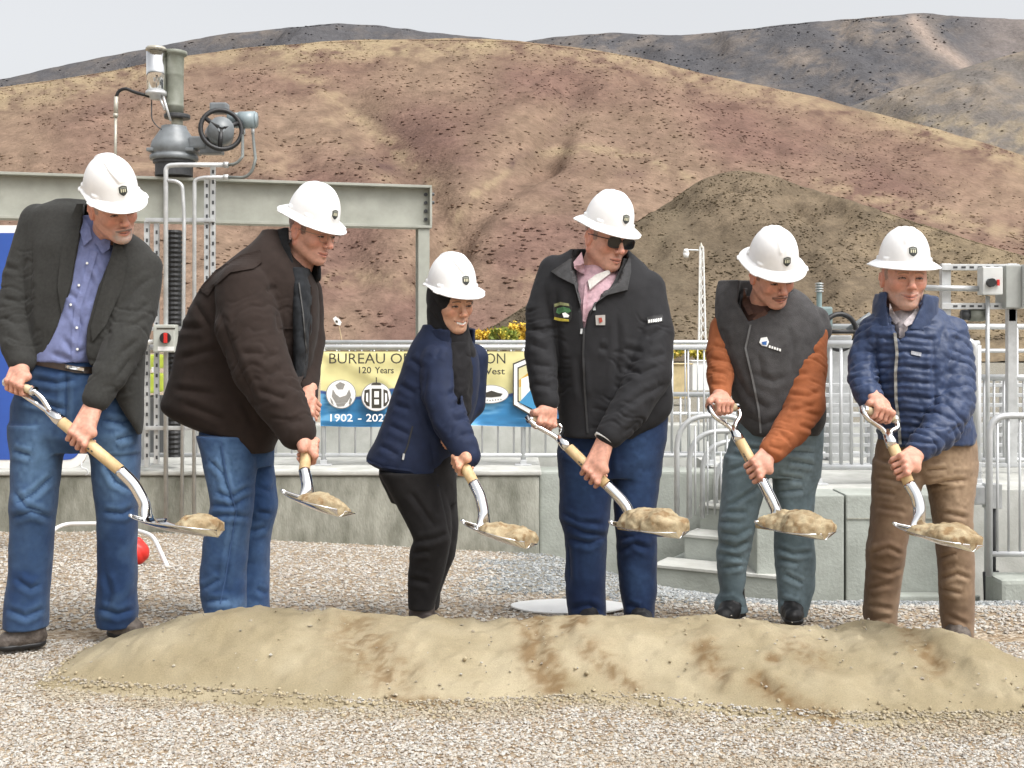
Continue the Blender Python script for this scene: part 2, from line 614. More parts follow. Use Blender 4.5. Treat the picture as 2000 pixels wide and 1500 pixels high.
def patch(bvh, poly, dflt, step=4.0, lift=0.004, thick=0.006, wave=0.0, seed=0, spread=0.12):
    """a cloth piece (lapel, pocket, badge) lying on a garment: outline in photo pixels, laid on the surface, with thickness"""
    poly = np.asarray(poly, float)
    # refine the outline
    out = []
    for i in range(len(poly)):
        a, b = poly[i], poly[(i + 1) % len(poly)]
        n = max(1, int(np.linalg.norm(b - a) / step))
        out += [a + (b - a) * t / n for t in range(n)]
    out = np.array(out)
    lo, hi = poly.min(0), poly.max(0)
    gx, gy = np.meshgrid(np.arange(lo[0] + step / 2, hi[0], step), np.arange(lo[1] + step / 2, hi[1], step))
    g = np.stack((gx.ravel(), gy.ravel()), 1)
    if len(g):
        g = g[poly_sd(g[:, 0], g[:, 1], poly) < -step * 0.4]
    pts = np.concatenate((out, g)) if len(g) else out
    n = len(out)
    vs, _, fs, _, _, _ = delaunay_2d_cdt([Vector(p) for p in pts], [(i, (i + 1) % n) for i in range(n)], [], 1, 1e-4)
    vs = np.array([v[:] for v in vs])
    fs = [tuple(f) for f in fs]
    W = []
    last = dflt
    for v in vs:
        p, _nn = ray_hit(bvh, v[0], v[1], last)
        W.append(p)
    W = np.array(W)
    # pull stray depths back to the median of the piece
    med = np.median(W[:, 1])
    Yh = np.clip(W[:, 1], med - spread, med + spread)
    Ys = Yh.copy()
    ii = np.array([f[i] for f in fs for i in range(len(f))])
    jj = np.array([f[(i + 1) % len(f)] for f in fs for i in range(len(f))])
    for _ in range(8):
        sm = np.bincount(ii, Ys[jj], len(Ys)) + np.bincount(jj, Ys[ii], len(Ys))
        ct = np.bincount(ii, minlength=len(Ys)) + np.bincount(jj, minlength=len(Ys))
        Ys = np.minimum(Yh, .4 * Ys + .6 * sm / np.maximum(ct, 1))
    W = np.array([P(v[0], v[1], float(y)) for v, y in zip(vs, Ys)])
    ray = W - np.array((0, 0, CAM_Z))
    ray /= np.linalg.norm(ray, axis=1)[:, None]
    l = lift + (wave * fbm(W / 0.05, 2, seed) if wave else 0)
    top = W - ray * np.broadcast_to(l, (len(W),))[:, None]
    # outward winding (towards the camera)
    f2 = []
    for f in fs:
        a, b, c = (top[i] for i in f[:3])
        f2.append(f if np.cross(b - a, c - a) @ ray[f[0]] < 0 else f[::-1])
    cnt = {}
    for f in f2:
        for i in range(len(f)):
            cnt[(f[i], f[(i + 1) % len(f)])] = 1
    bd = [(a, b) for (a, b) in cnt if (b, a) not in cnt]
    m = len(top)
    low = top + ray * (thick + lift)
    f3 = f2 + [(b, a, a + m, b + m) for a, b in bd]
    return np.concatenate((top, low)), f3
# ------------------------------------------------------------------ setting: ground, hills, sand
def slope(X):
    return np.interp(X, (-3, 0.3, 1.6, 2.4), (0.100, 0.140, 0.215, 0.222))

def ground_z(X, Y):
    X, Y = np.asarray(X, float), np.asarray(Y, float)
    t = np.clip(Y, -50, 10.3) - 5.15
    t = 0.5 * (t + np.sqrt(t * t + 0.12))
    return -slope(X) * t + 0.012 * fbm(np.stack((X * 0.9, Y * 0.9, 0 * X), -1), 3, 3) * np.clip((np.abs(X) < 8), 0, 1)

def axis_pts(lo, f0, f1, hi, step, ratio=1.35):
    a = list(np.arange(f0, f1 + step / 2, step))
    d, x = step, f1
    while x < hi:
        d *= ratio
        x += d
        a.append(x)
    d, x = step, f0
    while x > lo:
        d *= ratio
        x -= d
        a.insert(0, x)
    return np.array(a)

def grid_faces(nx, ny):
    i = np.arange(nx * ny).reshape(nx, ny)
    return np.stack((i[:-1, :-1], i[1:, :-1], i[1:, 1:], i[:-1, 1:]), -1).reshape(-1, 4)

gx, gy = axis_pts(-4000, -6, 6, 4000, 0.08), axis_pts(-200, 2, 11, 5000, 0.08)
GX, GY = np.meshgrid(gx, gy, indexing='ij')
GZ = ground_z(GX, GY)
gv = np.stack((GX, GY, GZ), -1).reshape(-1, 3)

def gravel_tone(X, Y):
    """0 = tan gravel, 1 = grey crushed rock"""
    n = fbm(np.stack((X * 1.3, Y * 1.3, 0 * X), -1), 3, 21)
    g = smooth01((Y - 5.5 - 0.25 * n) / 0.5) * smooth01((X + 0.35 + 0.25 * n) / 0.5)
    return g

def gravel_mat():
    m = bpy.data.materials.new('gravel_ground')
    m.use_nodes = True
    N, L = m.node_tree.nodes, m.node_tree.links
    b = N['Principled BSDF']
    b.inputs['Roughness'].default_value = 0.95
    b.inputs['Specular IOR Level'].default_value = 0.2
    tc = N.new('ShaderNodeTexCoord')
    vo = N.new('ShaderNodeTexVoronoi')
    vo.inputs['Scale'].default_value = 55
    L.new(tc.outputs['Object'], vo.inputs['Vector'])
    cr = N.new('ShaderNodeValToRGB')
    e = cr.color_ramp.elements
    e[0].position, e[0].color = 0.0, (0.17, 0.125, 0.085, 1)
    e[1].position, e[1].color = 1.0, (0.44, 0.40, 0.345, 1)
    e2 = cr.color_ramp.elements.new(0.4)
    e2.color = (0.29, 0.23, 0.16, 1)
    sep = N.new('ShaderNodeSeparateColor')
    L.new(vo.outputs['Color'], sep.inputs[0])
    L.new(sep.outputs[0], cr.inputs['Fac'])
    at = N.new('ShaderNodeAttribute')
    at.attribute_name = 'Col'
    mx = N.new('ShaderNodeMix')
    mx.data_type = 'RGBA'
    mx.blend_type = 'MULTIPLY'
    mx.inputs[0].default_value = 1
    L.new(cr.outputs[0], mx.inputs[6])
    L.new(at.outputs['Color'], mx.inputs[7])
    L.new(mx.outputs[2], b.inputs['Base Color'])
    bp = N.new('ShaderNodeBump')
    bp.inputs['Distance'].default_value = 0.012
    bp.invert = True
    L.new(vo.outputs['Distance'], bp.inputs['Height'])
    L.new(bp.outputs[0], b.inputs['Normal'])
    return m

tone = gravel_tone(gv[:, 0], gv[:, 1])[:, None]
gcol = (1 - tone) * np.array((1.0, 0.95, 0.88)) + tone * np.array((0.72, 0.80, 0.85))
struct(obj('ground', gv, grid_faces(len(gx), len(gy)), gravel_mat(), col=gcol), 'tan and grey gravel yard falling away to the concrete walls')

# --- mound of sand (shape first, the gravel has to stay out of it)
CREST = np.array([(-60, 1420), (30, 1322), (100, 1300), (200, 1257), (265, 1233), (330, 1210), (420, 1195), (520, 1191), (640, 1199), (800, 1212), (950, 1215),
                  (1000, 1206), (1100, 1207), (1300, 1210), (1380, 1202), (1440, 1205), (1560, 1219), (1625, 1231), (1660, 1222), (1695, 1211),
                  (1730, 1217), (1765, 1231), (1850, 1234), (1900, 1250), (2000, 1290), (2150, 1330), (2400, 1420)], float)
FRONT = np.array([(-60, 1330), (30, 1326), (150, 1338), (400, 1350), (620, 1366), (800, 1384), (930, 1380), (1000, 1374), (1200, 1366), (1400, 1396),
                  (1600, 1412), (1800, 1404), (2000, 1410), (2400, 1420)], float)
def mound_h(X, Y):
    X, Y = np.asarray(X, float), np.asarray(Y, float)
    YC = 4.28 - 0.36 * smooth01((X - 1.28) / .55) - .2 * smooth01((X - 1.75) / .6)
    px = X / YC * F_PX + HX
    zc = np.maximum(CAM_Z - (np.interp(px, CREST[:, 0], CREST[:, 1]) - HY) / F_PX * YC, -0.06)
    YF = CAM_Z * F_PX / (np.interp(px, FRONT[:, 0], FRONT[:, 1]) - HY)
    YF = np.minimum(YF, YC - 0.12)
    t = (Y - YF) / (YC - YF)
    front = np.clip(t, -1, 1)
    a = np.sin(np.clip(front, 0, 1) * math.pi / 2) ** 1.15
    back = 1 - smooth01((Y - YC) / 0.36) * 1.25
    skirt = -0.06 * np.clip(-front, 0, 1)
    zp = np.maximum(zc, 0)
    h = np.where(Y < YC, zp * a + skirt, zp * np.maximum(back, 0) - 0.06 * smooth01((Y - YC - .1) / 0.3))
    return np.where(zc < 0.004, np.minimum(h, zc - .02), h)

mx_, my_ = np.arange(-2.35, 2.75, 0.0125), np.arange(3.25, 4.78, 0.0125)
MX, MY = np.meshgrid(mx_, my_, indexing='ij')
MZ = mound_h(MX, MY)
mp3 = np.stack((MX, MY, 0 * MX), -1)
lift = smooth01(MZ / 0.05)
MZ = MZ + lift * (0.010 * fbm(mp3 * 3.2, 3, 31) + 0.0085 * fbm(mp3 * 11, 3, 32) + 0.011 * np.maximum(0, fbm(mp3 * 28, 2, 33) - .2) + .002 * noise(mp3 * 75, 34))
# slumps and scrapes left by the digging (outlines from the photo, pressed into the surface)
mv = np.stack((MX, MY, MZ + ground_z(MX, MY) * 0.0), -1).reshape(-1, 3)
mq = proj(mv)
lf = lift.reshape(-1)
for pts, w, dep in (([(1045, 1225), (1050, 1300), (1075, 1345)], 16, -.016), ([(1130, 1240), (1200, 1300), (1245, 1350)], 12, .012),
                    ([(1480, 1325), (1545, 1375), (1620, 1400)], 11, -.018), ([(1500, 1320), (1560, 1362), (1640, 1390)], 8, .012),
                    ([(1590, 1312), (1680, 1340), (1760, 1370)], 8, .010), ([(1360, 1275), (1410, 1310)], 14, -.011),
                    ([(1800, 1240), (1825, 1295)], 16, -.014), ([(1840, 1270), (1930, 1310), (2000, 1325)], 9, .009),
                    ([(660, 1225), (735, 1300), (790, 1345)], 20, -.012), ([(560, 1350), (640, 1325), (700, 1340)], 14, .012),
                    ([(150, 1290), (260, 1270), (360, 1262)], 10, .006), ([(1500, 1284), (1520, 1286)], 7, -.014),
                    ([(1130, 1212), (1120, 1240), (1080, 1260)], 9, .010), ([(760, 1362), (840, 1376), (930, 1384)], 9, -.012)):
    d, t = polyline_dist(mq, pts)
    mv[:, 2] += lf * dep * np.exp(-(d / w) ** 2) * (0.6 + 0.4 * noise(mv * 25, 41))
sand_lo, sand_hi = np.array((0.275, 0.228, 0.142)), np.array((0.385, 0.330, 0.224))
sn = smooth01(0.5 + 0.5 * fbm(mv * 5, 4, 51))[:, None]
scol = sand_lo * (1 - sn) + sand_hi * sn
damp = np.zeros(len(mv))
for pts, w, a in (([(1040, 1222), (1045, 1270), (1080, 1330)], 26, 1.0), ([(1130, 1212), (1110, 1225)], 16, .9), ([(1150, 1270), (1235, 1345)], 22, .55),
                  ([(1375, 1270), (1400, 1310)], 22, .7), ([(1480, 1328), (1560, 1385), (1625, 1402)], 15, 1.0), ([(700, 1240), (760, 1310)], 45, .55),
                  ([(770, 1364), (930, 1386)], 10, 1.0), ([(1545, 1262), (1600, 1290)], 20, .45), ([(1505, 1285), (1520, 1286)], 7, 1.2),
                  ([(1780, 1235), (1830, 1300)], 20, .6), ([(60, 1300), (190, 1240)], 8, .9)):
    d, t = polyline_dist(mq, pts)
    damp = np.maximum(damp, 1.25 * a * np.exp(-(d / (1.25 * w)) ** 2))
brk = np.clip(0.35 + 1.1 * fbm(mv * np.array((45, 45, 45)), 3, 61), 0, 1)
damp = (np.clip(damp * (0.45 + 1.0 * brk), 0, 1))[:, None]
scol = scol * (1 - damp * 0.8) + np.array((0.155, 0.092, 0.040)) * damp * 0.8
keep = (mv[:, 2] > ground_z(mv[:, 0], mv[:, 1]) - 0.03)
mf = grid_faces(len(mx_), len(my_))
mf = mf[keep[mf].any(1)]
use = np.unique(mf)
re = np.full(len(mv), -1)
re[use] = np.arange(len(use))
M_SAND = mat('sand', (1, 1, 1), 0.97, 0.16, 240, 0.0022, 700, attr=True, spec=0.15)
tag(obj('sand_mound', mv[use], re[mf], M_SAND, base=(0, 4.2, 0), col=scol[use]), 'long low heap of beige sand with damp brown patches in front of the people', 'sand pile')

# --- loose stones
ROCK = np.array([(1, 0, 0), (-1, 0, 0), (0, 1, 0), (0, -1, 0), (0, 0, 1), (0, 0, -1), (.62, .62, .55), (-.62, .6, .5), (.6, -.62, .52), (-.6, -.62, .5)], float)
ROCK_F = np.array([(4, 0, 6), (4, 6, 2), (4, 2, 7), (4, 7, 1), (4, 1, 9), (4, 9, 3), (4, 3, 8), (4, 8, 0), (6, 0, 2), (7, 2, 1), (9, 1, 3), (8, 3, 0),
               (5, 2, 0), (5, 1, 2), (5, 3, 1), (5, 0, 3)])
def stones(name, n, x0, x1, y0, y1, smin, smax, label, dens=None, avoid=True):
    X = rng.uniform(0, 1, n * 2)
    Y = rng.uniform(y0, y1, n * 2)
    X = (x0 + X * (x1 - x0)) * Y / y1 if x0 < 0 else x0 + X * (x1 - x0)
    if avoid:
        mh = mound_h(X, Y)
        ok = (mh < 0.012) | (rng.uniform(0, 1, n * 2) < 0.012)
        X, Y = X[ok], Y[ok]
    X, Y = X[:n], Y[:n]
    n = len(X)
    s = smin + (smax - smin) * rng.uniform(0, 1, n) ** 2.2
    base, fc = ROCK, ROCK_F
    j = rng.uniform(0.65, 1.25, (n, 10, 3))
    v = base[None] * j * np.array((1, 1, 0.7)) * s[:, None, None] * rng.uniform(0.75, 1.3, (n, 1, 3))
    a = rng.uniform(0, 6.28, n)
    c, sn_ = np.cos(a)[:, None], np.sin(a)[:, None]
    vx, vy = v[..., 0] * c - v[..., 1] * sn_, v[..., 0] * sn_ + v[..., 1] * c
    mh2 = mound_h(X, Y)
    Z = np.where(mh2 > 0.002, np.maximum(mh2, ground_z(X, Y)), ground_z(X, Y))
    v = np.stack((vx + X[:, None], vy + Y[:, None], v[..., 2] + Z[:, None] + s[:, None] * 0.25), -1)
    F = (fc[None] + (np.arange(n) * 10)[:, None, None]).reshape(-1, 3)
    pal = np.array([(.74, .70, .64), (.64, .57, .48), (.53, .43, .33), (.42, .31, .22), (.33, .24, .17), (.60, .59, .57), (.50, .41, .35), (.80, .78, .74), (.22, .18, .15)])
    pg = np.array([(.40, .43, .44), (.30, .33, .35), (.50, .52, .52), (.22, .24, .26), (.58, .59, .57), (.44, .42, .38), (.34, .36, .36), (.66, .67, .66), (.16, .17, .18)])
    k = rng.choice(9, n, p=(.20, .18, .15, .10, .07, .12, .07, .08, .03))
    tn = (rng.uniform(0, 1, n) < gravel_tone(X, Y))[:, None]
    pal = pal * .5 + np.array((.575, .545, .485)) * .5
    pg = pg * .65 + np.array((.42, .43, .42)) * .35
    drift = smooth01((X + .1) / .9) * smooth01((3.75 - Y) / .25) * smooth01((noise(np.stack((X * 2.2, Y * 3.5, 0 * X), -1), 81) + .45) / .7)
    pal = pal[k] * (1 - .5 * drift[:, None]) + np.array((.47, .39, .27)) * .5 * drift[:, None]
    nr_ = np.maximum.reduce([smooth01(mound_h(X, Y + o_) / .03) for o_ in (.05, .12, .2)]) * smooth01((noise(np.stack((X * 6, Y * 6, 0 * X), -1), 83) + .5) / .6) * (Y < 4.3)
    pal = pal * (1 - .7 * nr_[:, None]) + np.array((.47, .40, .28)) * .7 * nr_[:, None]
    cl = np.where(tn, pg[k], pal) * rng.uniform(0.54, 0.74, (n, 1))
    o = obj(name, v.reshape(-1, 3), F, mat('stone', (1, 1, 1), 0.9, 0.10, 120, attr=True, spec=0.25), col=np.repeat(cl, 10, 0), smooth=False)
    o['kind'] = 'stuff'
    o['label'] = label
    return o
stones('gravel', 54000, -2.2, 2.25, 2.85, 4.6, 0.0032, 0.0076, 'pale crushed gravel in front of the sand')
stones('gravel', 38000, -4.9, 4.9, 4.75, 10.6, 0.0062, 0.0135, 'tan and grey gravel between the people and the concrete walls')

def clods(n):
    X = rng.uniform(-2.1, 2.2, n * 3)
    Y = rng.uniform(3.3, 4.6, n * 3)
    m = mound_h(X, Y)
    edge = np.exp(-((m - .004) / .012) ** 2)
    patchy = smooth01((noise(np.stack((X * 3, Y * 3, 0 * X), -1), 77) + .1) / .6)
    ok = rng.uniform(0, 1, n * 3) < np.maximum(edge * .9 * (m > -.03), (.004 + .022 * patchy) * (m > .02))
    X, Y, m = X[ok][:n], Y[ok][:n], m[ok][:n]
    n = len(X)
    s = .0022 + .0075 * rng.uniform(0, 1, n) ** 4
    v = ROCK[None] * rng.uniform(.7, 1.15, (n, 10, 3)) * s[:, None, None] * rng.uniform(.75, 1.25, (n, 1, 3))
    zz = np.maximum(m, ground_z(X, Y))
    v = v + np.stack((X, Y, zz + s * .4 + .006 * (m > .03)), -1)[:, None]
    F = (ROCK_F[None] + (np.arange(n) * 10)[:, None, None]).reshape(-1, 3)
    cl = np.array((.40, .335, .225)) * rng.uniform(.8, 1.15, (n, 1))
    o = obj('sand_clods', v.reshape(-1, 3), F, M_SAND, col=np.repeat(cl, 10, 0), smooth=True)
    o['kind'] = 'stuff'
    o['label'] = 'crumbs and clods of sand spilling from the heap into the gravel'
clods(9000)

# --- hills
def hill(name, label, crest, Yb, Yc, zb, amp, colf, nx=340, ny=130, gullies=(), power=1.0, seed=1, rough=0.0):
    crest = np.array(crest, float)
    pxs = np.r_[np.linspace(-2000, -140, 50), np.linspace(-110, 2110, nx - 100), np.linspace(2140, 4000, 50)]
    ts = np.r_[np.linspace(0, 1, ny - 14), np.linspace(1, 1.5, 15)[1:]]
    PX, T = np.meshgrid(pxs, ts, indexing='ij')
    Y = Yb + (Yc - Yb) * T
    cy = np.interp(PX, crest[:, 0], crest[:, 1])
    g = np.array([1, 4, 6, 4, 1.]) / 16
    row = cy[:, 0]
    for _ in range(3):
        row = np.convolve(np.pad(row, 2, mode='edge'), g, 'valid')
    cy = np.repeat(row[:, None], len(ts), 1)
    zc = CAM_Z + (HY - cy) / F_PX * Yc
    up = np.clip(T, 0, 1) ** power
    Z = zb + (zc - zb) * np.where(T <= 1, np.sin(up * math.pi / 2) ** 0.9 * 0.35 + up * 0.65, 1 - (T - 1) * 1.4)
    X = (PX - HX) / F_PX * Y
    v = np.stack((X, Y, Z), -1).reshape(-1, 3)
    s = np.clip(T, 0, 1).reshape(-1)
    w = s * (1 - smooth01((s - 0.86) / 0.14)) * (T.reshape(-1) <= 1)
    L_ = (Yc - Yb)
    # spurs and hollows that run down the slope
    v[:, 2] += w * amp * (fbm(np.stack((v[:, 0] / (L_ * 0.22), v[:, 1] / (L_ * 0.55), 0 * s), -1), 4, seed) * 0.8)
    v[:, 2] += np.minimum(1, w * 4 + 0.25) * amp * 0.07 * fbm(v / (L_ * 0.035), 3, seed + 7) * (T.reshape(-1) <= 1.0)
    q = proj(v)
    hollow = np.zeros(len(v))
    for pts, wd, dep in gullies:
        d, t = polyline_dist(q, pts)
        e = np.exp(-(d / wd) ** 2)
        v[:, 2] -= dep * e
        hollow = np.maximum(hollow, e)
    lim = CAM_Z + (HY - cy.reshape(-1) - 2.5) / F_PX * v[:, 1]
    v[:, 2] = np.where((T.reshape(-1) < 0.985), np.minimum(v[:, 2], lim), v[:, 2])
    q = proj(v)
    col = colf(v, q, s, hollow)
    o = obj(name, v, grid_faces(nx, len(ts)), mat('hillside_' + name, (1, 1, 1), 1.0, 0.20, 1.1 * 300 / Yc, 0.28 * Yc / 400, 2.2 * 300 / Yc, attr=True, spec=0.05, detail=9), col=col)
    HILLS[name] = (v.reshape(nx, len(ts), 3), col.reshape(nx, len(ts), 3), ny - 15)
    return struct(o, label)
HILLS = {}

def mixc(a, b, t):
    t = np.clip(t, 0, 1)[:, None]
    return np.asarray(a) * (1 - t) + np.asarray(b) * t

TAN, RUST, STRAW, UMBER, OLIVE = (.190, .133, .096), (.143, .089, .071), (.285, .225, .140), (.085, .054, .048), (.13, .10, .07)
def streak(v, q, seed, sx=30., sy=13.):
    return fbm(np.stack((q[:, 0] / sx, q[:, 1] / sy, v[:, 1] * 0.004), -1), 5, seed, 0.62)
def col_main(v, q, s, hollow):
    n, n2 = fbm(np.stack((q[:, 0] / 210, q[:, 1] / 130, 0 * s), -1), 4, 3), streak(v, q, 5)
    c = mixc(TAN, RUST, 0.45 + 0.75 * n + 0.15 * (q[:, 1] > 420))
    c = np.where((q[:, 0] < 560)[:, None], mixc(c[0] * 0 + np.array(TAN), RUST, 0.25 + .5 * n), c)
    c = c * (1 + 0.19 * n2)[:, None]
    dc, _ = polyline_dist(q, MAIN_CREST)
    c = c * (1 - (np.exp(-(dc / 34) ** 2) * (0.6 + 0.6 * n2).clip(0, 1) * 0.75)[:, None]) + np.array(STRAW) * (np.exp(-(dc / 34) ** 2) * (0.6 + 0.6 * n2).clip(0, 1) * 0.75)[:, None]
    for pts, w, a in MAIN_STRAW:
        d, t = polyline_dist(q, pts)
        e = a * np.exp(-(d / w) ** 2) * np.clip(0.55 + 0.9 * n2, 0, 1)
        c = c * (1 - e[:, None]) + np.array(STRAW) * e[:, None]
    for pts, w, a in MAIN_DARK:
        d, t = polyline_dist(q, pts)
        e = a * np.exp(-(d / w) ** 2) * np.clip(0.6 + 0.7 * n2, 0, 1)
        c = c * (1 - e[:, None]) + np.array(UMBER) * e[:, None]
    return c
MAIN_CREST = [(-500, 265), (-200, 205), (0, 172), (200, 141), (350, 112), (480, 93), (620, 82), (760, 77), (900, 77), (1000, 80), (1120, 93), (1250, 112),
              (1400, 150), (1500, 170), (1600, 190), (1700, 215), (1800, 243), (1900, 272), (2000, 304), (2200, 372), (2500, 470)]
MAIN_STRAW = [([(560, 130), (640, 180), (760, 280), (840, 360)], 20, .55), ([(540, 95), (700, 92), (950, 85)], 26, .7), ([(0, 200), (180, 165), (340, 125)], 24, .55),
              ([(1050, 300), (1150, 288), (1260, 310), (1350, 350)], 9, .7), ([(880, 420), (950, 360), (1050, 302)], 9, .5), ([(860, 520), (900, 410), (960, 360)], 12, .35),
              ([(1600, 360), (1750, 400), (1900, 440), (2000, 460)], 16, .55), ([(1700, 215), (1850, 265), (2000, 310)], 14, .6), ([(640, 230), (720, 330), (830, 380)], 12, .35),
              ([(1000, 560), (1090, 520), (1180, 480)], 20, .3), ([(640, 545), (740, 540), (800, 560)], 14, .4), ([(260, 320), (420, 300), (560, 330)], 30, .25)]
MAIN_DARK = [([(690, 305), (760, 330), (820, 360)], 13, .9), ([(1005, 322), (1040, 308)], 15, 1.0), ([(820, 250), (870, 330)], 46, .45), ([(1130, 200), (1090, 250), (1060, 290)], 16, .5),
             ([(960, 170), (940, 300)], 50, .25), ([(1190, 250), (1320, 300)], 50, .22), ([(1120, 335), (1250, 340)], 9, .6), ([(1600, 290), (1720, 330), (1850, 385)], 14, .45),
             ([(1620, 190), (1700, 225)], 12, .5), ([(120, 250), (230, 200)], 10, .3), ([(680, 200), (790, 260)], 10, .5), ([(1100, 380), (1110, 410)], 24, .35)]
def col_far(v, q, s, hollow):
    n, n2 = fbm(np.stack((q[:, 0] / 120, q[:, 1] / 60, 0 * s), -1), 4, 13), streak(v, q, 15, 26., 8.)
    c = mixc((.084, .082, .086), (.195, .162, .135), 0.18 + 0.5 * n + 0.75 * n2)
    e = smooth01((n2 - 0.15) / 0.25) * 0.5
    c = c * (1 - e[:, None]) + np.array((.060, .063, .072)) * e[:, None]
    dr, t = polyline_dist(q, [(1785, 40), (1820, 85), (1860, 110), (1885, 130)])
    g = np.exp(-(dr / 14) ** 2)[:, None]
    c = c * (1 - g * .8) + np.array((.30, .24, .20)) * g * .8
    rt = (smooth01((q[:, 0] - 1850) / 120) * 0.6)[:, None]
    return c * (1 - rt) + np.array((.20, .17, .155)) * rt
def col_mid(v, q, s, hollow):
    n, n2 = fbm(np.stack((q[:, 0] / 160, q[:, 1] / 70, 0 * s), -1), 4, 23), streak(v, q, 25, 40., 11.)
    c = mixc((.135, .122, .112), (.215, .178, .140), 0.4 + 0.6 * n + 0.5 * n2)
    e = (smooth01((q[:, 1] - 190) / 60) * np.clip(.3 + n2, 0, 1) * .6)[:, None]
    return c * (1 - e) + np.array((.27, .22, .145)) * e
def col_front(v, q, s, hollow):
    n, n2 = fbm(np.stack((q[:, 0] / 120, q[:, 1] / 80, 0 * s), -1), 4, 33), streak(v, q, 35, 34., 15.)
    c = mixc((.106, .083, .058), (.160, .124, .086), 0.42 + 0.5 * n + 0.55 * n2)
    e = np.clip(smooth01((q[:, 0] - 1620) / 320) * 0.6 + 0.6 * n2, 0, 1) * smooth01((q[:, 0] - 1500) / 300) * 0.42
    c = c * (1 - e[:, None]) + np.array(STRAW) * e[:, None]
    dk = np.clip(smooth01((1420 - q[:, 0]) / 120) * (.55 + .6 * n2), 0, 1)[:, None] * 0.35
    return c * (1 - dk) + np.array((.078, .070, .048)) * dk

hill('hill_far_right', 'dark grey shrub-dotted mountain behind the brown hill', [(-500, 420), (600, 300), (900, 110), (1000, 84), (1100, 70), (1200, 63), (1310, 70), (1430, 60), (1560, 45),
     (1700, 34), (1800, 24), (1870, 32), (2000, 38), (2200, 60), (2500, 110)], 1500, 2300, -1, 60, col_far, seed=41)
hill('hill_far_left', 'dark rocky ridge along the sky behind the brown hill', [(-500, 240), (-200, 190), (0, 155), (150, 122), (300, 93), (430, 67), (560, 54), (660, 45), (760, 52), (850, 64), (950, 75), (1050, 84),
     (1300, 150), (1700, 300), (2500, 420)], 900, 1400, -1, 40, col_far, seed=43)
hill('hill_right_shoulder', 'grey-brown hillside at the right between the mountain and the brown hill', [(-500, 620), (1000, 500), (1500, 300), (1640, 215), (1720, 185), (1800, 158), (1900, 128), (2000, 98), (2200, 50), (2500, 20)], 700, 1050, -1, 30, col_mid, seed=47)
hill('hill_main', 'bare reddish brown hill with straw-coloured crest', MAIN_CREST, 170, 620, -1, 15, col_main, nx=520, ny=230, seed=51,
     gullies=[([(690, 190), (760, 260), (830, 340), (870, 420), (850, 560)], 44, 5.7), ([(1060, 290), (980, 350), (900, 420), (860, 520)], 37, 4.3), ([(1120, 180), (1070, 280)], 37, 5.1),
              ([(250, 220), (420, 330), (520, 480)], 58, 3.8), ([(1190, 230), (1280, 310), (1370, 360)], 51, 4.3), ([(1650, 260), (1800, 340), (2000, 400)], 51, 3.8), ([(560, 260), (640, 380), (700, 520)], 47, 3.2)])
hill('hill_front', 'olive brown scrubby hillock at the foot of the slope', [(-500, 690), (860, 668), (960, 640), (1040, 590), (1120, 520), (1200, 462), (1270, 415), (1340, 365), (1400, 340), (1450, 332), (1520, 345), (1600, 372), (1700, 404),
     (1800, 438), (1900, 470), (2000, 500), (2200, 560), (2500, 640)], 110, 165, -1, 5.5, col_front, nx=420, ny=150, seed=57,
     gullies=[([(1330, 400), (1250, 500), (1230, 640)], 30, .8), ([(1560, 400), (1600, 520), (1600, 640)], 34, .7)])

def scrub(name, n, smin, smax, seed, tones, label, thr=-.1, flat=.7):
    """bushes and grass tufts standing on a hillside"""
    V, Cc, m = HILLS[name]
    r = np.random.default_rng(seed)
    i = r.integers(0, V.shape[0] - 1, n * 6)
    j = r.integers(2, m - 1, n * 6)
    a, b = r.uniform(0, 1, (2, n * 6, 1))
    def bl(A):
        return (A[i, j] * (1 - a) + A[i + 1, j] * a) * (1 - b) + (A[i, j + 1] * (1 - a) + A[i + 1, j + 1] * a) * b
    p, c = bl(V), bl(Cc)
    q = proj(p)
    ok = (q[:, 0] > -60) & (q[:, 0] < 2060) & (q[:, 1] < 665) & (fbm(np.stack((q[:, 0] / 70, q[:, 1] / 40, 0 * a[:, 0]), -1), 3, seed) + r.normal(0, .25, n * 6) > thr)
    p, c = p[ok][:n], c[ok][:n]
    n = len(p)
    s = smin + (smax - smin) * r.uniform(0, 1, n) ** 2
    v = ROCK[None] * r.uniform(.7, 1.3, (n, 10, 3)) * np.array((1, 1, flat)) * s[:, None, None] + p[:, None] + np.array((0, 0, .1)) * s[:, None, None]
    F = (ROCK_F[None] + (np.arange(n) * 10)[:, None, None]).reshape(-1, 3)
    cl = c * np.array(tones)[r.integers(0, len(tones), n)]
    o = obj('scrub', v.reshape(-1, 3), F, mat('scrub', (1, 1, 1), 1., .2, 3, attr=True, spec=.05), col=np.repeat(cl, 10, 0), smooth=True)
    o['kind'] = 'stuff'
    o['label'] = label
scrub('hill_main', 15000, .16, .62, 5, [(.86, .84, .84), (.90, .88, .86), (.80, .78, .78), (1.16, 1.18, 1.12), (.95, .9, .9), (1.08, 1.08, 1.02)], 'low dry brush and grass tufts on the reddish hill', -.3, .45)
scrub('hill_front', 11000, .06, .24, 6, [(.80, .82, .76), (.88, .88, .82), (1.16, 1.16, 1.08), (.95, .95, .9)], 'olive scrub tufts on the hillock', -.3, .5)
scrub('hill_far_right', 3600, 1.2, 3.4, 7, [(.72, .74, .74), (.8, .8, .8), (.65, .67, .7)], 'dark shrubs dotted over the far mountain', -.1, .5)
scrub('hill_far_left', 2600, .8, 2.2, 8, [(.65, .66, .68), (.75, .75, .75)], 'dark shrubs along the rocky ridge', -.1, .5)
scrub('hill_right_shoulder', 2000, .5, 1.5, 9, [(.8, .8, .78), (.88, .88, .84)], 'shrubs on the grey-brown shoulder', -.1, .5)
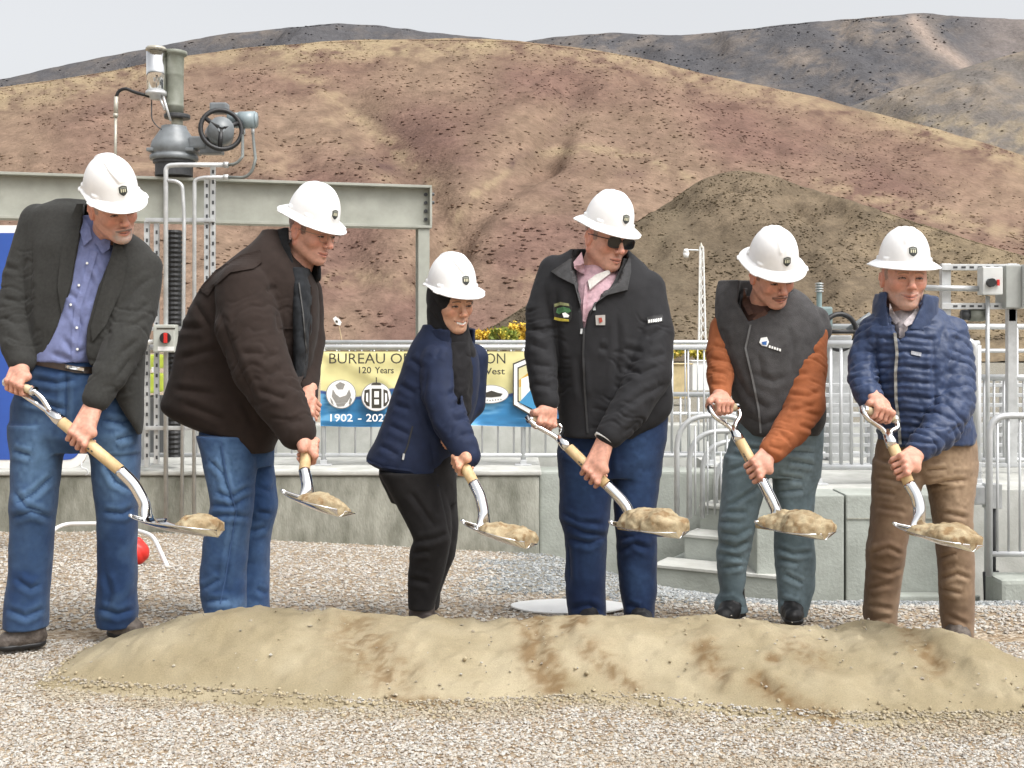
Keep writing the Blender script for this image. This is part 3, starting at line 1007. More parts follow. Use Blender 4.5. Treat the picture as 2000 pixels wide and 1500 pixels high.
# ------------------------------------------------------------------ concrete, railings, gate hoist, signs
M_CONC = mat('concrete', (.26, .275, .245), 0.9, 0.2, 2.6, 0.004, 45, color2=(.38, .40, .365), detail=8, spec=0.2)
M_CONC2 = mat('concrete_stained', (.150, .152, .122), 0.92, 0.2, 3.2, 0.005, 40, color2=(.375, .375, .325), detail=9, spec=0.2, stretch=(1.6, 1.6, 0.7))
M_DECK = mat('concrete_top', (.36, .36, .33), 0.9, 0.2, 4, 0.002, 60, color2=(.50, .50, .47), detail=6, spec=0.2)
M_GALV = mat('galvanised_steel', (.50, .51, .51), 0.42, 0.15, 9, metal=0.35, spec=0.5)
M_RAIL = mat('rail_aluminium', (.53, .54, .545), 0.38, 0.08, 6, metal=0.3, spec=0.5)
M_BEAM = mat('grey_green_paint', (.285, .29, .25), 0.6, 0.12, 5, color2=(.36, .365, .32), spec=0.4)
M_GEAR = mat('grey_machine_paint', (.16, .175, .185), 0.4, 0.15, 12, spec=0.5)
M_DKSTEEL = mat('dark_steel', (.045, .047, .05), 0.5, 0.2, 20)
M_BLACK = mat('black_rubber', (.012, .012, .013), 0.5, 0.2, 30)
M_PIPEGRN = mat('oxidised_pipe', (.155, .165, .13), 0.55, 0.2, 10, color2=(.225, .235, .20), spec=0.4)
M_CHROME = mat('chrome', (.80, .80, .80), 0.07, 0.03, 10, metal=1.0)
M_WHITE = mat('white_paint', (.78, .78, .76), 0.45, 0.05, 8)
M_RED = mat('red_plastic', (.55, .022, .015), 0.45, 0.1, 15)
M_LIME = mat('lime_paint', (.42, .50, .04), 0.5, 0.15, 8)

def wall(name, label, x0, x1, y0, y1, z0, z1, m, bev=0.012, cat='wall'):
    return tag(MB().box((x0, y0, z0), (x1, y1, z1), bev).build(name, m, base=((x0 + x1) / 2, (y0 + y1) / 2, z0)), label, cat)

xw = P(1053, 0, 10.1)[0]
wall('retaining_wall', 'long stained concrete wall under the bannered railing', -9, xw, 10.1, 10.42, -1.2, -0.012, M_CONC2, .03)
wall('wall_coping', 'pale flat concrete coping along the top of the stained wall', -9, xw + 0.02, 10.08, 11.7, -0.009, 0.03, M_DECK, .012, 'coping')
wall('retaining_wall', 'short recessed concrete wall between the stained wall and the steps', xw + 0.004, 2.05, 10.28, 10.62, -1.25, 0.004, M_CONC, .02)
wall('canal_floor', 'concrete slab behind the left railing', -9, 6.5, 11.71, 13.9, -1.2, -0.35, M_CONC, .01, 'slab')
wall('canal_wall', 'far pale concrete wall seen between the railing pickets', -9, 9, 14.0, 14.4, -1.2, 0.14, M_DECK, .02)
# right: block walls with an open joint
YB = 8.67
jx = P(1651, 0, YB)[0]
wall('block_wall', 'smooth grey concrete block beside the steps, left of the open joint', P(1478, 0, YB)[0], jx - 0.008, YB, 9.05, -1.3, 0.012, M_CONC, .012)
b2 = wall('block_wall', 'lighter concrete block right of the open joint behind khaki trousers', jx + 0.008, P(1902, 0, YB)[0], YB + 0.006, 9.05, -1.3, 0.015, M_CONC, .012)
MB().box((jx + 0.012, YB - 0.003, -0.165), (P(1900, 0, YB)[0], YB + 0.004, -0.155)).build('form_line', M_CONC2, b2)
wall('concrete_plinth', 'low concrete plinth along the foot of the lighter block', P(1700, 0, YB)[0], P(1900, 0, YB)[0], YB - 0.14, YB + 0.001, -1.3, -0.70, M_CONC, .01, 'plinth')
wall('walkway_slab', 'concrete walkway behind the block walls', P(1478, 0, YB)[0], 7, 9.06, 11.6, -1.2, 0.006, M_DECK, .01, 'walkway')
wall('kerb_wall', 'low rounded concrete kerb under the looped railing', P(1950, 0, 8.2)[0], 6.0, 8.15, 8.45, -1.3, P(0, 1130, 8.2)[2], M_CONC, .03)
# steps, turned towards the left
st = tag(empty('concrete_steps', P(1400, 1160, 8.8)), 'three grey concrete steps with pale nosings beside the block wall', 'steps')
ang = R(-28)
ex, ey = np.array((math.cos(ang), math.sin(ang), 0)), np.array((-math.sin(ang), math.cos(ang), 0))
for px, py, Y, ln in ((1276, 1106, 9.05, .98), (1336, 1047, 9.3, .80), (1366, 990, 9.55, .72)):
    a = P(px, py, Y)
    c = a + ex * ln / 2 + ey * 0.6
    c[2] = (a[2] - 1.3) / 2
    s_ = MB().obox(c, (ex, ey, (0, 0, 1)), (ln / 2, 0.6, a[2] - c[2]), .012).build('step', M_CONC, st)
    n_ = a + ex * ln / 2 + ey * 0.155
    MB().obox(n_ + np.array((0, 0, 0.006)), (ex, ey, (0, 0, 1)), (ln / 2 + .004, 0.17, 0.012), .004).build('nosing', M_DECK, s_)

_pk = {}
def rail(name, label, p0, p1, zt, zb, posts, spacing, r=0.024, rp=0.009, mid=(), m=None, plates=True, ztop_end=None):
    """guard railing from p0 to p1 (x, y at the base, z = floor): rails, posts, single pickets"""
    m = m or M_RAIL
    p0, p1 = np.asarray(p0, float), np.asarray(p1, float)
    t = tag(empty(name, p0), label, 'railing', 'metal railings on the concrete')
    d = (p1 - p0)
    Ln = np.linalg.norm(d[:2])
    u = d / Ln
    up = np.array((0, 0, 1.0))
    MB().tube([p0 * (1, 1, 0) + up * zt, p1 * (1, 1, 0) + up * zt], r, 12).build('top_rail', m, t, smooth=True)
    MB().tube([p0 * (1, 1, 0) + up * zb, p1 * (1, 1, 0) + up * zb], r * 0.8, 10).build('bottom_rail', m, t, smooth=True)
    for z in mid:
        MB().tube([p0 * (1, 1, 0) + up * z, p1 * (1, 1, 0) + up * z], r * 0.75, 10).build('middle_rail', m, t, smooth=True)
    for s in posts:
        b = p0 + u * s
        o = MB().tube([b, b * (1, 1, 0) + up * (zt - 0.01)], r * 0.95, 10).build('post', m, t, smooth=True)
        if plates:
            MB().box(b - (0.075, 0.05, 0), b + np.array((0.075, 0.05, 0.012)), .003).box(b - (0.03, 0.03, 0), b + np.array((0.03, 0.03, 0.05)), .006).build('base_plate', m, o)
    key = (round(zt - zb, 3), rp, m.name)
    if key not in _pk and spacing:
        mb = MB().tube([(0, 0, 0), (0, 0, zt - zb - 0.01)], rp, 7)
        _pk[key] = new_mesh('picket', np.concatenate(mb.v), mb.f, True)
        _pk[key].materials.append(m)
    if spacing:
        n = int(Ln / spacing)
        for i in range(n):
            b = p0 + u * (spacing * (i + 0.5))
            if min([abs(spacing * (i + 0.5) - s) for s in posts] + [9]) < 0.04:
                continue
            link('picket', _pk[key], None, t, (b[0] - p0[0], b[1] - p0[1], zb + 0.005 - p0[2]))
    return t

Yr = 10.55
zt_, zb_ = CAM_Z - 18 * Yr / F_PX, CAM_Z - 229 * Yr / F_PX
rail('guard_railing', 'long picket railing that the yellow and blue banner hangs on', (P(276, 0, Yr)[0], Yr, 0.03), (P(1396, 0, Yr)[0], Yr, 0.03), zt_, zb_,
     [(P(x, 0, Yr)[0] - P(276, 0, Yr)[0]) for x in (281, 632, 1022, 1390)], 0.142)
rail('guard_railing', 'picket railing on the far canal wall', (P(500, 0, 14.2)[0], 14.2, 0.14), (P(1750, 0, 14.2)[0], 14.2, 0.14), 1.12, 0.26, (0.1, 2.1, 4.1, 6.1, 7.6), 0.15)
rail('guard_railing', 'lower picket railing glimpsed behind the looped handrails', (P(1285, 0, 12.4)[0], 12.4, -.35), (P(1700, 0, 12.4)[0], 12.4, -.35), CAM_Z - 110 * 12.4 / F_PX, CAM_Z - 225 * 12.4 / F_PX, (.03, 1.1, 2.2), 0.095, rp=.011)
Y2 = 9.35
rail('guard_railing', 'picket railing behind the vested and puffer-jacketed people', (P(1592, 0, Y2)[0], Y2, 0.006), (P(1912, 0, Y2)[0], Y2, 0.006), CAM_Z - 12 * Y2 / F_PX, CAM_Z - 252 * Y2 / F_PX,
     [0.02, 0.62, 1.29], 0.082, r=.030, rp=.014)
Y3 = 11.3
rail('guard_railing', 'bare three-bar railing in front of the electrical cabinets', (P(1585, 0, Y3)[0], Y3, 0.006), (P(2120, 0, Y3)[0], Y3, 0.006), CAM_Z + 22 * Y3 / F_PX, CAM_Z - 150 * Y3 / F_PX,
     [0.05, 1.0, 1.96, 2.5], 0, r=.027, mid=(CAM_Z - 25 * Y3 / F_PX, CAM_Z - 80 * Y3 / F_PX))
rail('guard_railing', 'short picket railing behind the pale pipe hoop', (P(1893, 0, 10.1)[0], 10.1, 0.006), (P(2115, 0, 10.1)[0], 10.1, 0.006), CAM_Z - 77 * 10.1 / F_PX, CAM_Z - 238 * 10.1 / F_PX, [0.02, 0.95], 0.085, r=.026, rp=.011)
# slatted screen behind that gives the lattice look
sc_ = tag(empty('slatted_screen', (P(1560, 0, 10.6)[0], 10.6, 0.006)), 'grey horizontal slats behind the picket railing at the steps', 'screen')
for i in range(9):
    z = CAM_Z - (752 + i * 19.5 - HY) * 10.6 / F_PX
    MB().box((P(1560, 0, 10.6)[0], 10.58, z - .017), (P(2110, 0, 10.6)[0], 10.61, z + .017), .004).build('slat', M_RAIL, sc_)
for px in (1565, 1700, 1830, 1960, 2100):
    MB().box((P(px, 0, 10.6)[0] - .02, 10.612, 0.006), (P(px, 0, 10.6)[0] + .02, 10.65, .78), .004).build('upright', M_RAIL, sc_)
# looped handrails of the steps
hl = [(1322, 812, 9.10), (1346, 842, 9.28), (1372, 862, 9.46), (1398, 886, 9.64), (1424, 908, 9.82)]
for i, (px, py, Y) in enumerate(hl):
    a, b, c = P(px, 1012, Y), P(px, py, Y), P(px + 150, py, Y)
    t = tag(MB().tube(bend([a, b, c, P(px + 150, 1000, Y)], 0.26, 10), 0.021, 10).build('looped_handrail', M_GALV, base=a, smooth=True),
            'round-cornered grey handrail loop at the steps, ' + ('tallest', 'second tallest', 'middle one', 'second lowest', 'lowest')[i] + ' of the nested set', 'handrail', 'nested handrail loops')
    for k in range(3):
        q0 = P(px + 36 + k * 38, 1005, Y)
        MB().tube([q0, P(px + 36 + k * 38, py + (20 if k == 0 else 3), Y)], 0.008, 6).build('picket', M_GALV, t, smooth=True)
# looped rail at far right with short pickets
Y4 = 8.3
a = P(1928, 1108, Y4)
t = tag(MB().tube(bend([P(1932, 1125, Y4), P(1932, 812, Y4), P(2120, 812, Y4), P(2120, 1125, Y4)], 0.14, 8), 0.024, 10).build('looped_railing', M_RAIL, base=P(1932, 1125, Y4), smooth=True),
        'low looped railing with pickets standing on the kerb', 'railing')
MB().tube([P(1932, 1082, Y4), P(2120, 1082, Y4)], 0.020, 10).build('bottom_rail', M_RAIL, t, smooth=True)
for px in range(1948, 2120, 22):
    MB().tube([P(px, 1082, Y4), P(px, 812, Y4)], 0.009, 7).build('picket', M_RAIL, t, smooth=True)
# thick pipe post behind the puffer jacket
Y5 = 8.9
pp = tag(MB().tube(bend([P(1870, 905, Y5), P(1870, 668, Y5), P(1902, 668, Y5), P(1902, 905, Y5)], 0.07, 8), 0.033, 12).build('pipe_hoop', M_RAIL, base=P(1886, 905, Y5), smooth=True),
         'thick pale pipe hoop behind the blue puffer jacket', 'pipe')
MB().box(P(1860, 922, Y5) - (0, .05, 0), P(1912, 902, Y5) + np.array((0, .05, 0)), .005).build('base_plate', M_RAIL, pp)
# latch post with a clamp and black boot
Y6 = 8.45
lp = tag(empty('latch_post', P(1930, 1172, Y6)), 'upright grey post with clamp box and black foot beside khaki trousers', 'post')
MB().tube([P(1928, 1120, Y6), P(1928, 950, Y6)], .020, 10).build('tube', M_GALV, lp, smooth=True)
MB().tube([P(1942, 1120, Y6), P(1942, 960, Y6)], .012, 8).build('tube', M_DKSTEEL, lp, smooth=True)
MB().box(P(1900, 985, Y6) - (0, .04, 0), P(1922, 948, Y6) + np.array((0, .03, 0)), .012).build('latch_housing', M_GALV, lp)
MB().box(P(1921, 992, Y6) - (0, .05, 0), P(1952, 944, Y6) + np.array((0, .03, 0)), .006).build('clamp_box', M_GALV, lp)
MB().tube([P(1930, 1176, Y6), P(1930, 1118, Y6)], (.03, .038), 10).tube([P(1922, 1122, Y6), P(1950, 1120, Y6)], .022, 8).build('rubber_foot', M_BLACK, lp, smooth=True)

# --- banner on the railing
Yb_ = Yr - 0.05
bx0, bx1, by0, by1 = 626, 1112, 686, 832
nu, nv = 250, 90
U, Vv = np.meshgrid(np.linspace(0, 1, nu), np.linspace(0, 1, nv), indexing='ij')
PXb, PYb = bx0 + (bx1 - bx0) * U, by0 + (by1 - by0) * Vv + 5 * np.sin(U * 9) * Vv * 0.4 - 4 * (1 - np.abs(U * 4 % 2 - 1)) * (1 - Vv) * 0 + (U < .02) * 0
Yw = Yb_ - 0.012 - 0.010 * fbm(np.stack((U * 7, Vv * 2.6, 0 * U), -1), 3, 71) - 0.012 * np.exp(-((U * 0.9 - Vv * 0.55 - 0.0) / 0.05) ** 2)
bvv = np.stack(((PXb - HX) / F_PX * Yw, Yw, CAM_Z - (PYb - HY) / F_PX * Yw), -1).reshape(-1, 3)
edge_y = 763 + 7 * np.sin((PXb.reshape(-1) - 610) / 46.) + 4 * np.sin(PXb.reshape(-1) / 21.)
below = PYb.reshape(-1) - edge_y
swirl = fbm(np.stack((PXb.reshape(-1) / 60, PYb.reshape(-1) / 12, 0 * edge_y), -1), 3, 73)
bl = smooth01(below / 2.0)[:, None]
blue = np.array((.035, .20, .42)) * (1 + 0.35 * swirl)[:, None] + np.array((.10, .16, .16)) * smooth01((swirl - .25) / .4)[:, None]
blue = np.where((np.abs(below - 4) < 3)[:, None], np.array((.045, .10, .30)), blue)
bcol = np.array((.74, .68, .33)) * (1 - bl) + np.clip(blue, 0.01, 1) * bl
bf = grid_faces(nu, nv)
i_ = np.arange(nu * nv).reshape(nu, nv)
bvv2 = bvv + np.array((0, 0.004, 0))
edge = [np.stack((e[:-1], e[1:], e[1:] + nu * nv, e[:-1] + nu * nv), -1) for e in (i_[:, 0], i_[-1, :], i_[::-1, -1], i_[0, ::-1])]
banner = tag(obj('banner', np.concatenate((bvv, bvv2)), np.concatenate([bf, bf[:, ::-1] + nu * nv] + edge), mat('banner_vinyl', (1, 1, 1), 0.5, 0.04, 8, attr=True),
                 base=P((bx0 + bx1) / 2, by1, Yb_), col=np.concatenate((bcol, bcol))), 'yellow and blue vinyl banner with seals and lettering on the railing', 'banner')
Ybt = Yb_ - 0.062
M_INK = mat('dark_ink', (.045, .04, .03), 0.6, 0.05, 10)
M_GREYINK = mat('grey_ink', (.27, .26, .24), 0.6, 0.1, 30)
M_PRINTW = mat('white_ink', (.85, .85, .84), 0.5, 0.02, 10)
M_GOLD = mat('gold_ink', (.60, .36, .06), 0.5, 0.05, 10)
M_SKYINK = mat('sky_ink', (.06, .28, .52), 0.5, 0.1, 10)

def text_mesh(s, size, thick=0.0015, bold=0.0, space=1.0, align='LEFT'):
    cu = bpy.data.curves.new('lettering', 'FONT')
    cu.body, cu.size, cu.extrude, cu.offset, cu.space_character = s, size, thick, bold, space
    cu.align_x = align
    cu.resolution_u = 3
    o = bpy.data.objects.new('lettering', cu)
    COL.objects.link(o)
    dg = bpy.context.evaluated_depsgraph_get()
    me = bpy.data.meshes.new_from_object(o.evaluated_get(dg))
    bpy.data.objects.remove(o)
    bpy.data.curves.remove(cu)
    return me

def lettering(s, px0, px1, py_base, h_px, Y, m, parent, bold=0.0, space=1.0):
    """a line of letters standing upright and facing the camera, fitted between two pixel columns"""
    me = text_mesh(s, h_px / F_PX * Y * 1.38, bold=bold, space=space)
    co = np.empty(len(me.vertices) * 3)
    me.vertices.foreach_get('co', co)
    co = co.reshape(-1, 3)
    w = (px1 - px0) / F_PX * Y
    co[:, 0] = (co[:, 0] - co[:, 0].min()) * w / (np.ptp(co[:, 0]) + 1e-9)
    b = P(px0, py_base, Y)
    W = np.stack((b[0] + co[:, 0], b[1] - co[:, 2], b[2] + co[:, 1]), -1) - origin(parent)
    me.vertices.foreach_set('co', W.reshape(-1))
    me.update()
    return link('lettering', me, m, parent)

for wd, x0_, x1_, yb_, hh_, m_ in (('BUREAU', 643, 752, 710, 21, M_INK), ('OF', 763, 800, 710, 21, M_INK), ('RECLAMATION', 811, 987, 710, 21, M_INK),
                                   ('120', 701, 725, 729, 13, M_INK), ('Years', 732, 769, 729, 13, M_INK), ('the', 908, 931, 731, 13, M_INK), ('West', 938, 986, 731, 13, M_INK),
                                   ('1902', 645, 689, 823, 15, M_PRINTW), ('-', 699, 706, 823, 15, M_PRINTW), ('2022', 715, 762, 823, 15, M_PRINTW)):
    lettering(wd, x0_, x1_, yb_, hh_, Ybt, m_, banner, 0.0 if hh_ > 20 else 0.001)
def flat(poly, Y, m, parent, name, th=0.002):
    """a flat printed shape: pixel outline at depth Y"""
    v = np.array([P(x, y, Y) for x, y in poly])
    n = len(v)
    ar = sum(poly[i][0] * poly[(i + 1) % n][1] - poly[(i + 1) % n][0] * poly[i][1] for i in range(n))
    if ar < 0:
        v = v[::-1]
    v2 = v + np.array((0, th, 0))
    f = [tuple(range(n))[::-1], tuple(range(n, 2 * n))] + [(i, (i + 1) % n, n + (i + 1) % n, n + i) for i in range(n)]
    return obj(name, np.concatenate((v, v2)), [q[::-1] for q in f], m, parent, smooth=False)
def ring(cx, cy, rx, ry, n=36, a0=0, a1=360):
    return [(cx + rx * math.cos(R(a)), cy + ry * math.sin(R(a))) for a in np.linspace(a0, a1, n, endpoint=(a1 - a0) < 360)]
for cx, cy, rx, ry in ((666, 770, 28, 27), (735, 775, 28, 27), (957, 770, 35, 17)):
    flat(ring(cx, cy, rx + 1.5, ry + 1.5), Ybt + .004, M_GREYINK, banner, 'seal_rim')
    flat(ring(cx, cy, rx, ry), Ybt + .001, M_PRINTW, banner, 'seal')
for poly in ([(655, 752), (664, 746), (674, 750), (670, 760), (660, 760)], [(650, 760), (656, 770), (664, 776), (676, 772), (682, 760), (686, 772), (678, 786), (656, 787), (648, 774)],
             [(656, 788), (676, 787), (672, 793), (659, 794)], [(684, 776), (688, 780), (684, 792), (681, 788)], [(645, 776), (650, 784), (652, 792), (647, 787)]):
    flat(poly, Ybt - .002, M_GREYINK, banner, 'eagle_mark')
for poly in ([(712, 762), (722, 760), (722, 794), (716, 792), (711, 784)], [(726, 759), (745, 759), (745, 797), (726, 797)], [(749, 760), (757, 763), (760, 782), (754, 793), (749, 794)],
             [(728, 748), (742, 748), (746, 752), (724, 752)], [(734, 737), (736, 737), (736, 748), (734, 748)]):
    flat(poly, Ybt - .002, M_INK, banner, 'building_mark')
for poly in ([(731, 764), (740, 764), (740, 776), (731, 776)], [(731, 780), (740, 780), (740, 790), (731, 790)], [(715, 768), (719, 767), (719, 786), (715, 783)], [(752, 767), (756, 769), (756, 784), (752, 787)]):
    flat(poly, Ybt - .004, M_PRINTW, banner, 'building_mark')
flat([(930, 771), (938, 765), (948, 767), (960, 763), (972, 767), (982, 769), (978, 774), (960, 776), (940, 775)], Ybt - .002, M_INK, banner, 'mountain_mark')
for i in range(9):
    flat(ring(936 + i * 5.3, 782 - abs(i - 4) * 0.5, 1.4, 1.6, 6), Ybt - .002, M_GREYINK, banner, 'seal_letter')
hexo = [(1004, 712), (1052, 692), (1100, 712), (1100, 790), (1052, 818), (1004, 790)]
def shrink(poly, k):
    c = np.mean(poly, 0)
    return [tuple(c + (np.array(p) - c) * k) for p in poly]
flat(shrink(hexo, 1.05), Ybt + .004, M_INK, banner, 'crest_rim')
flat(hexo, Ybt + .001, M_PRINTW, banner, 'crest_border')
flat(shrink(hexo, .86), Ybt - .001, M_INK, banner, 'crest_line')
flat(shrink(hexo, .81), Ybt - .003, mat('pale_ink', (.66, .62, .36), .5, .05, 9), banner, 'crest_field')
flat([(1014, 742), (1034, 726), (1066, 716), (1090, 722), (1090, 745), (1014, 756)], Ybt - .005, M_GOLD, banner, 'crest_sun')
flat([(1018, 740), (1032, 734), (1044, 752), (1044, 772), (1018, 786)], Ybt - .007, M_PRINTW, banner, 'crest_dam')
flat([(1032, 734), (1040, 734), (1056, 756), (1050, 764), (1044, 752)], Ybt - .008, M_INK, banner, 'crest_shadow')
flat([(1014, 786), (1036, 762), (1056, 752), (1091, 770), (1091, 783), (1052, 804)], Ybt - .009, M_SKYINK, banner, 'crest_water')
for cx in (628, 632):
    MB().tube([P(cx, 690, Yr - .03), P(cx + 2, 678, Yr - .03)], .004, 6).build('tie', M_WHITE, banner)

# --- gate frame: I-beam on posts
A, B = np.array((-5.25, 10.99, 0)), np.array((-0.845, 12.10, 0))
u = (B - A) / np.linalg.norm(B - A)
w = np.array((-u[1], u[0], 0))
fr = tag(empty('steel_portal', (B[0], B[1], 0.03)), 'grey-green steel I-beam frame above the gate with bolted end post', 'steel frame')
def beam_box(s0, s1, o0, o1, z0, z1):
    c = A + u * (s0 + s1) / 2 + w * (o0 + o1) / 2 + np.array((0, 0, (z0 + z1) / 2))
    return c, (u, w, np.array((0, 0, 1.0))), ((s1 - s0) / 2, (o1 - o0) / 2, (z1 - z0) / 2)
LB = np.linalg.norm(B - A)
mb = MB()
mb.obox(*beam_box(0, LB, -.010, .010, 2.315, 2.70), 0)
mb.obox(*beam_box(0, LB + .004, -.105, .105, 2.700, 2.726), .003)
mb.obox(*beam_box(0, LB + .004, -.105, .105, 2.289, 2.3155), .003)
mb.obox(*beam_box(LB - .016, LB + .006, -.104, .104, 2.3157, 2.6998), .002)
bo = mb.build('beam', M_BEAM, fr)
for i in range(4):
    c = A + u * (LB - .045) - w * .014 + np.array((0, 0, 2.64 - i * .085))
    MB().disc(c, w, .019, .022, 8).build('bolt', M_DKSTEEL, bo)
    c2 = A + u * (LB + .02) - w * .06 + np.array((0, 0, 2.64 - i * .085))
    if i < 2:
        MB().disc(c2, u, .017, .03, 8).build('bolt', M_DKSTEEL, bo)
for s, nm in ((LB - .075, 'post'), (0.3, 'post')):
    pc = MB()
    pc.obox(*beam_box(s - .055, s + .055, -.010, .010, 0.03, 2.288), 0)
    pc.obox(*beam_box(s - .058, s + .058, -.085, -.070, 0.03, 2.287), .002)
    pc.obox(*beam_box(s - .058, s + .058, .070, .085, 0.03, 2.287), .002)
    pc.build(nm, M_BEAM, fr)
for s in (1.55, 1.95):
    MB().obox(*beam_box(s - .008, s + .008, -.098, -.0105, 2.316, 2.699), 0).build('stiffener', M_BEAM, fr)

# --- hoist on the beam
YH = 11.45
hc = P(340, 340, YH)
ho = tag(empty('gate_hoist', (hc[0], YH, 2.727)), 'grey gate hoist with tall stem pipe, black handwheel and motor on the beam', 'gate hoist')
def lathe(profile, c, n=28, sx=1.0, sy=1.0):
    """profile: (radius px, pixel row) from bottom to top, about the vertical through c"""
    mb = MB()
    V, F = [], []
    for r, py in profile:
        z = P(0, py, c[1])[2]
        for k in range(n):
            a = 2 * math.pi * k / n
            V.append((c[0] + r / F_PX * c[1] * math.cos(a) * sx, c[1] + r / F_PX * c[1] * math.sin(a) * sy, z))
    m_ = len(profile)
    for i in range(m_ - 1):
        for k in range(n):
            k2 = (k + 1) % n
            F.append((i * n + k, i * n + k2, (i + 1) * n + k2, (i + 1) * n + k))
    F += [tuple(range(n))[::-1], tuple((m_ - 1) * n + k for k in range(n))]
    return mb.add(V, F)
lathe([(36, 344), (36, 322), (40, 320), (40, 314)], hc, 4 * 7).build('pedestal', M_DKSTEEL, ho)
lathe([(44, 314), (46, 312), (46, 305), (43, 304), (43, 300), (45, 298), (44, 286), (42, 278), (28, 257), (24, 250), (24, 247)], hc, 28).build('gearbox', M_GEAR, ho, smooth=True)
MB().box(P(295, 300, YH) - (0, .16, 0), P(386, 293, YH) + np.array((0, .16, 0)), .01).box(P(372, 292, YH - .05) - (0, .08, 0), P(405, 268, YH - .05) + np.array((0, .08, 0)), .02).build('gear_flange', M_GEAR, ho)
neck = P(346, 240, YH)
lathe([(11, 250), (11, 230)], neck, 18).build('stem_neck', mat('cream_paint', (.42, .41, .33), .5, .1, 20), ho, smooth=True)
lathe([(24, 232), (25, 230), (25, 225), (24, 224)], neck, 20).build('stem_flange', M_DKSTEEL, ho)
sp_ = P(341, 160, YH)
lathe([(17, 224), (17, 210), (18.5, 208), (17, 206), (17, 150), (17.6, 148), (17.2, 146), (18, 112), (19, 110), (23, 108), (24, 106), (24, 101), (21, 100)], sp_, 26).build('stem_pipe', M_PIPEGRN, ho, smooth=True)
ip_ = P(305, 140, YH - .12)
lathe([(18.5, 178), (18.5, 102)], ip_, 24).build('indicator_tube', M_CHROME, ho, smooth=True)
lathe([(20, 99), (20, 95), (17, 92), (6, 91)], ip_, 20).build('indicator_cap', mat('beige_metal', (.42, .40, .34), .4, .1, 20, metal=.3), ho, smooth=True)
lathe([(12, 194), (13, 188), (20, 186), (20, 179)], ip_, 18).build('indicator_base', M_GALV, ho, smooth=True)
for x0_, y0_, x1_, y1_ in ((318, 186, 333, 236), (312, 190, 322, 215)):
    MB().tube([P(x0_, y0_, YH - .14), P(x1_, y1_, YH - .14)], .012, 7).build('bracket', M_GALV, ho, smooth=True)
MB().tube(bend([P(296, 195, YH - .12), P(296, 235, YH - .12), P(312, 252, YH - .1), P(330, 256, YH - .1)], .08), .006, 6).build('cable', M_DKSTEEL, ho, smooth=True)
MB().tube(bend([P(292, 188, YH - .12), P(262, 180, YH - .1), P(245, 172, YH - .1), P(231, 178, YH - .1), P(227, 190, YH - .1)], .06), .016, 8).build('flexible_conduit', M_BLACK, ho, smooth=True)
MB().tube([P(227, 189, YH - .1), P(226, 226, YH - .1)], .021, 8).tube([P(226, 226, YH - .1), P(225, 345, YH - .1)], .0145, 8).tube([P(226, 222, YH - .1), P(226, 229, YH - .1)], .025, 8).build('riser_conduit', mat('beige_metal', (.42, .40, .34), .4, .1, 20, metal=.3), ho, smooth=True)
# handwheel
hw = P(432, 253, YH - .22)
wax = np.array((0.34, -0.93, 0.12))
wax /= np.linalg.norm(wax)
wu = np.cross(wax, (0, 0, 1))
wu /= np.linalg.norm(wu)
wv = np.cross(wu, wax)
rr = 37 / F_PX * YH
wh = MB().tube([hw + rr * 1.04 * (math.cos(a) * wu + math.sin(a) * wv) for a in np.linspace(0, 2 * math.pi, 41)], .023, 8, cap=False).build('handwheel', M_BLACK, ho, smooth=True)
for a in (35, 155, 275):
    d = math.cos(R(a)) * wu + math.sin(R(a)) * wv
    MB().tube([hw, hw + d * rr], (.03, .020), 8).build('spoke', M_BLACK, wh, smooth=True)
MB().disc(hw, wax, .034, .05, 12).build('hub', M_GEAR, wh)
mh_ = P(432, 255, YH - .08)
MB().tube([hw - wax * -.02, mh_ - wax * 0.18], (.12, .14), 18).build('drive_housing', M_GEAR, ho, smooth=True)
MB().box(P(412, 222, YH - .05) - (0, .07, 0), P(446, 202, YH - .05) + np.array((0, .07, 0)), .02).build('drive_cover', M_GEAR, ho)
MB().box(P(392, 302, YH - .05) - (0, .06, 0), P(436, 284, YH - .05) + np.array((0, .06, 0)), .015).build('drive_foot', M_GEAR, ho)
MB().tube([P(446, 235, YH - .05), P(468, 235, YH - .05)], .075, 16).tube([P(468, 235, YH - .05), P(499, 234, YH - .05)], .083, 20).tube([P(499, 234, YH - .05), P(502, 234, YH - .05)], .072, 20).build('motor', mat('blue_grey_paint', (.24, .29, .31), .35, .08, 12), ho, smooth=True)
for x_, r_ in ((476, 0), (494, 0)):
    MB().tube([P(x_, 250, YH - .06), P(x_, 262, YH - .06)], .016, 8).build('gland', M_GALV, ho, smooth=True)

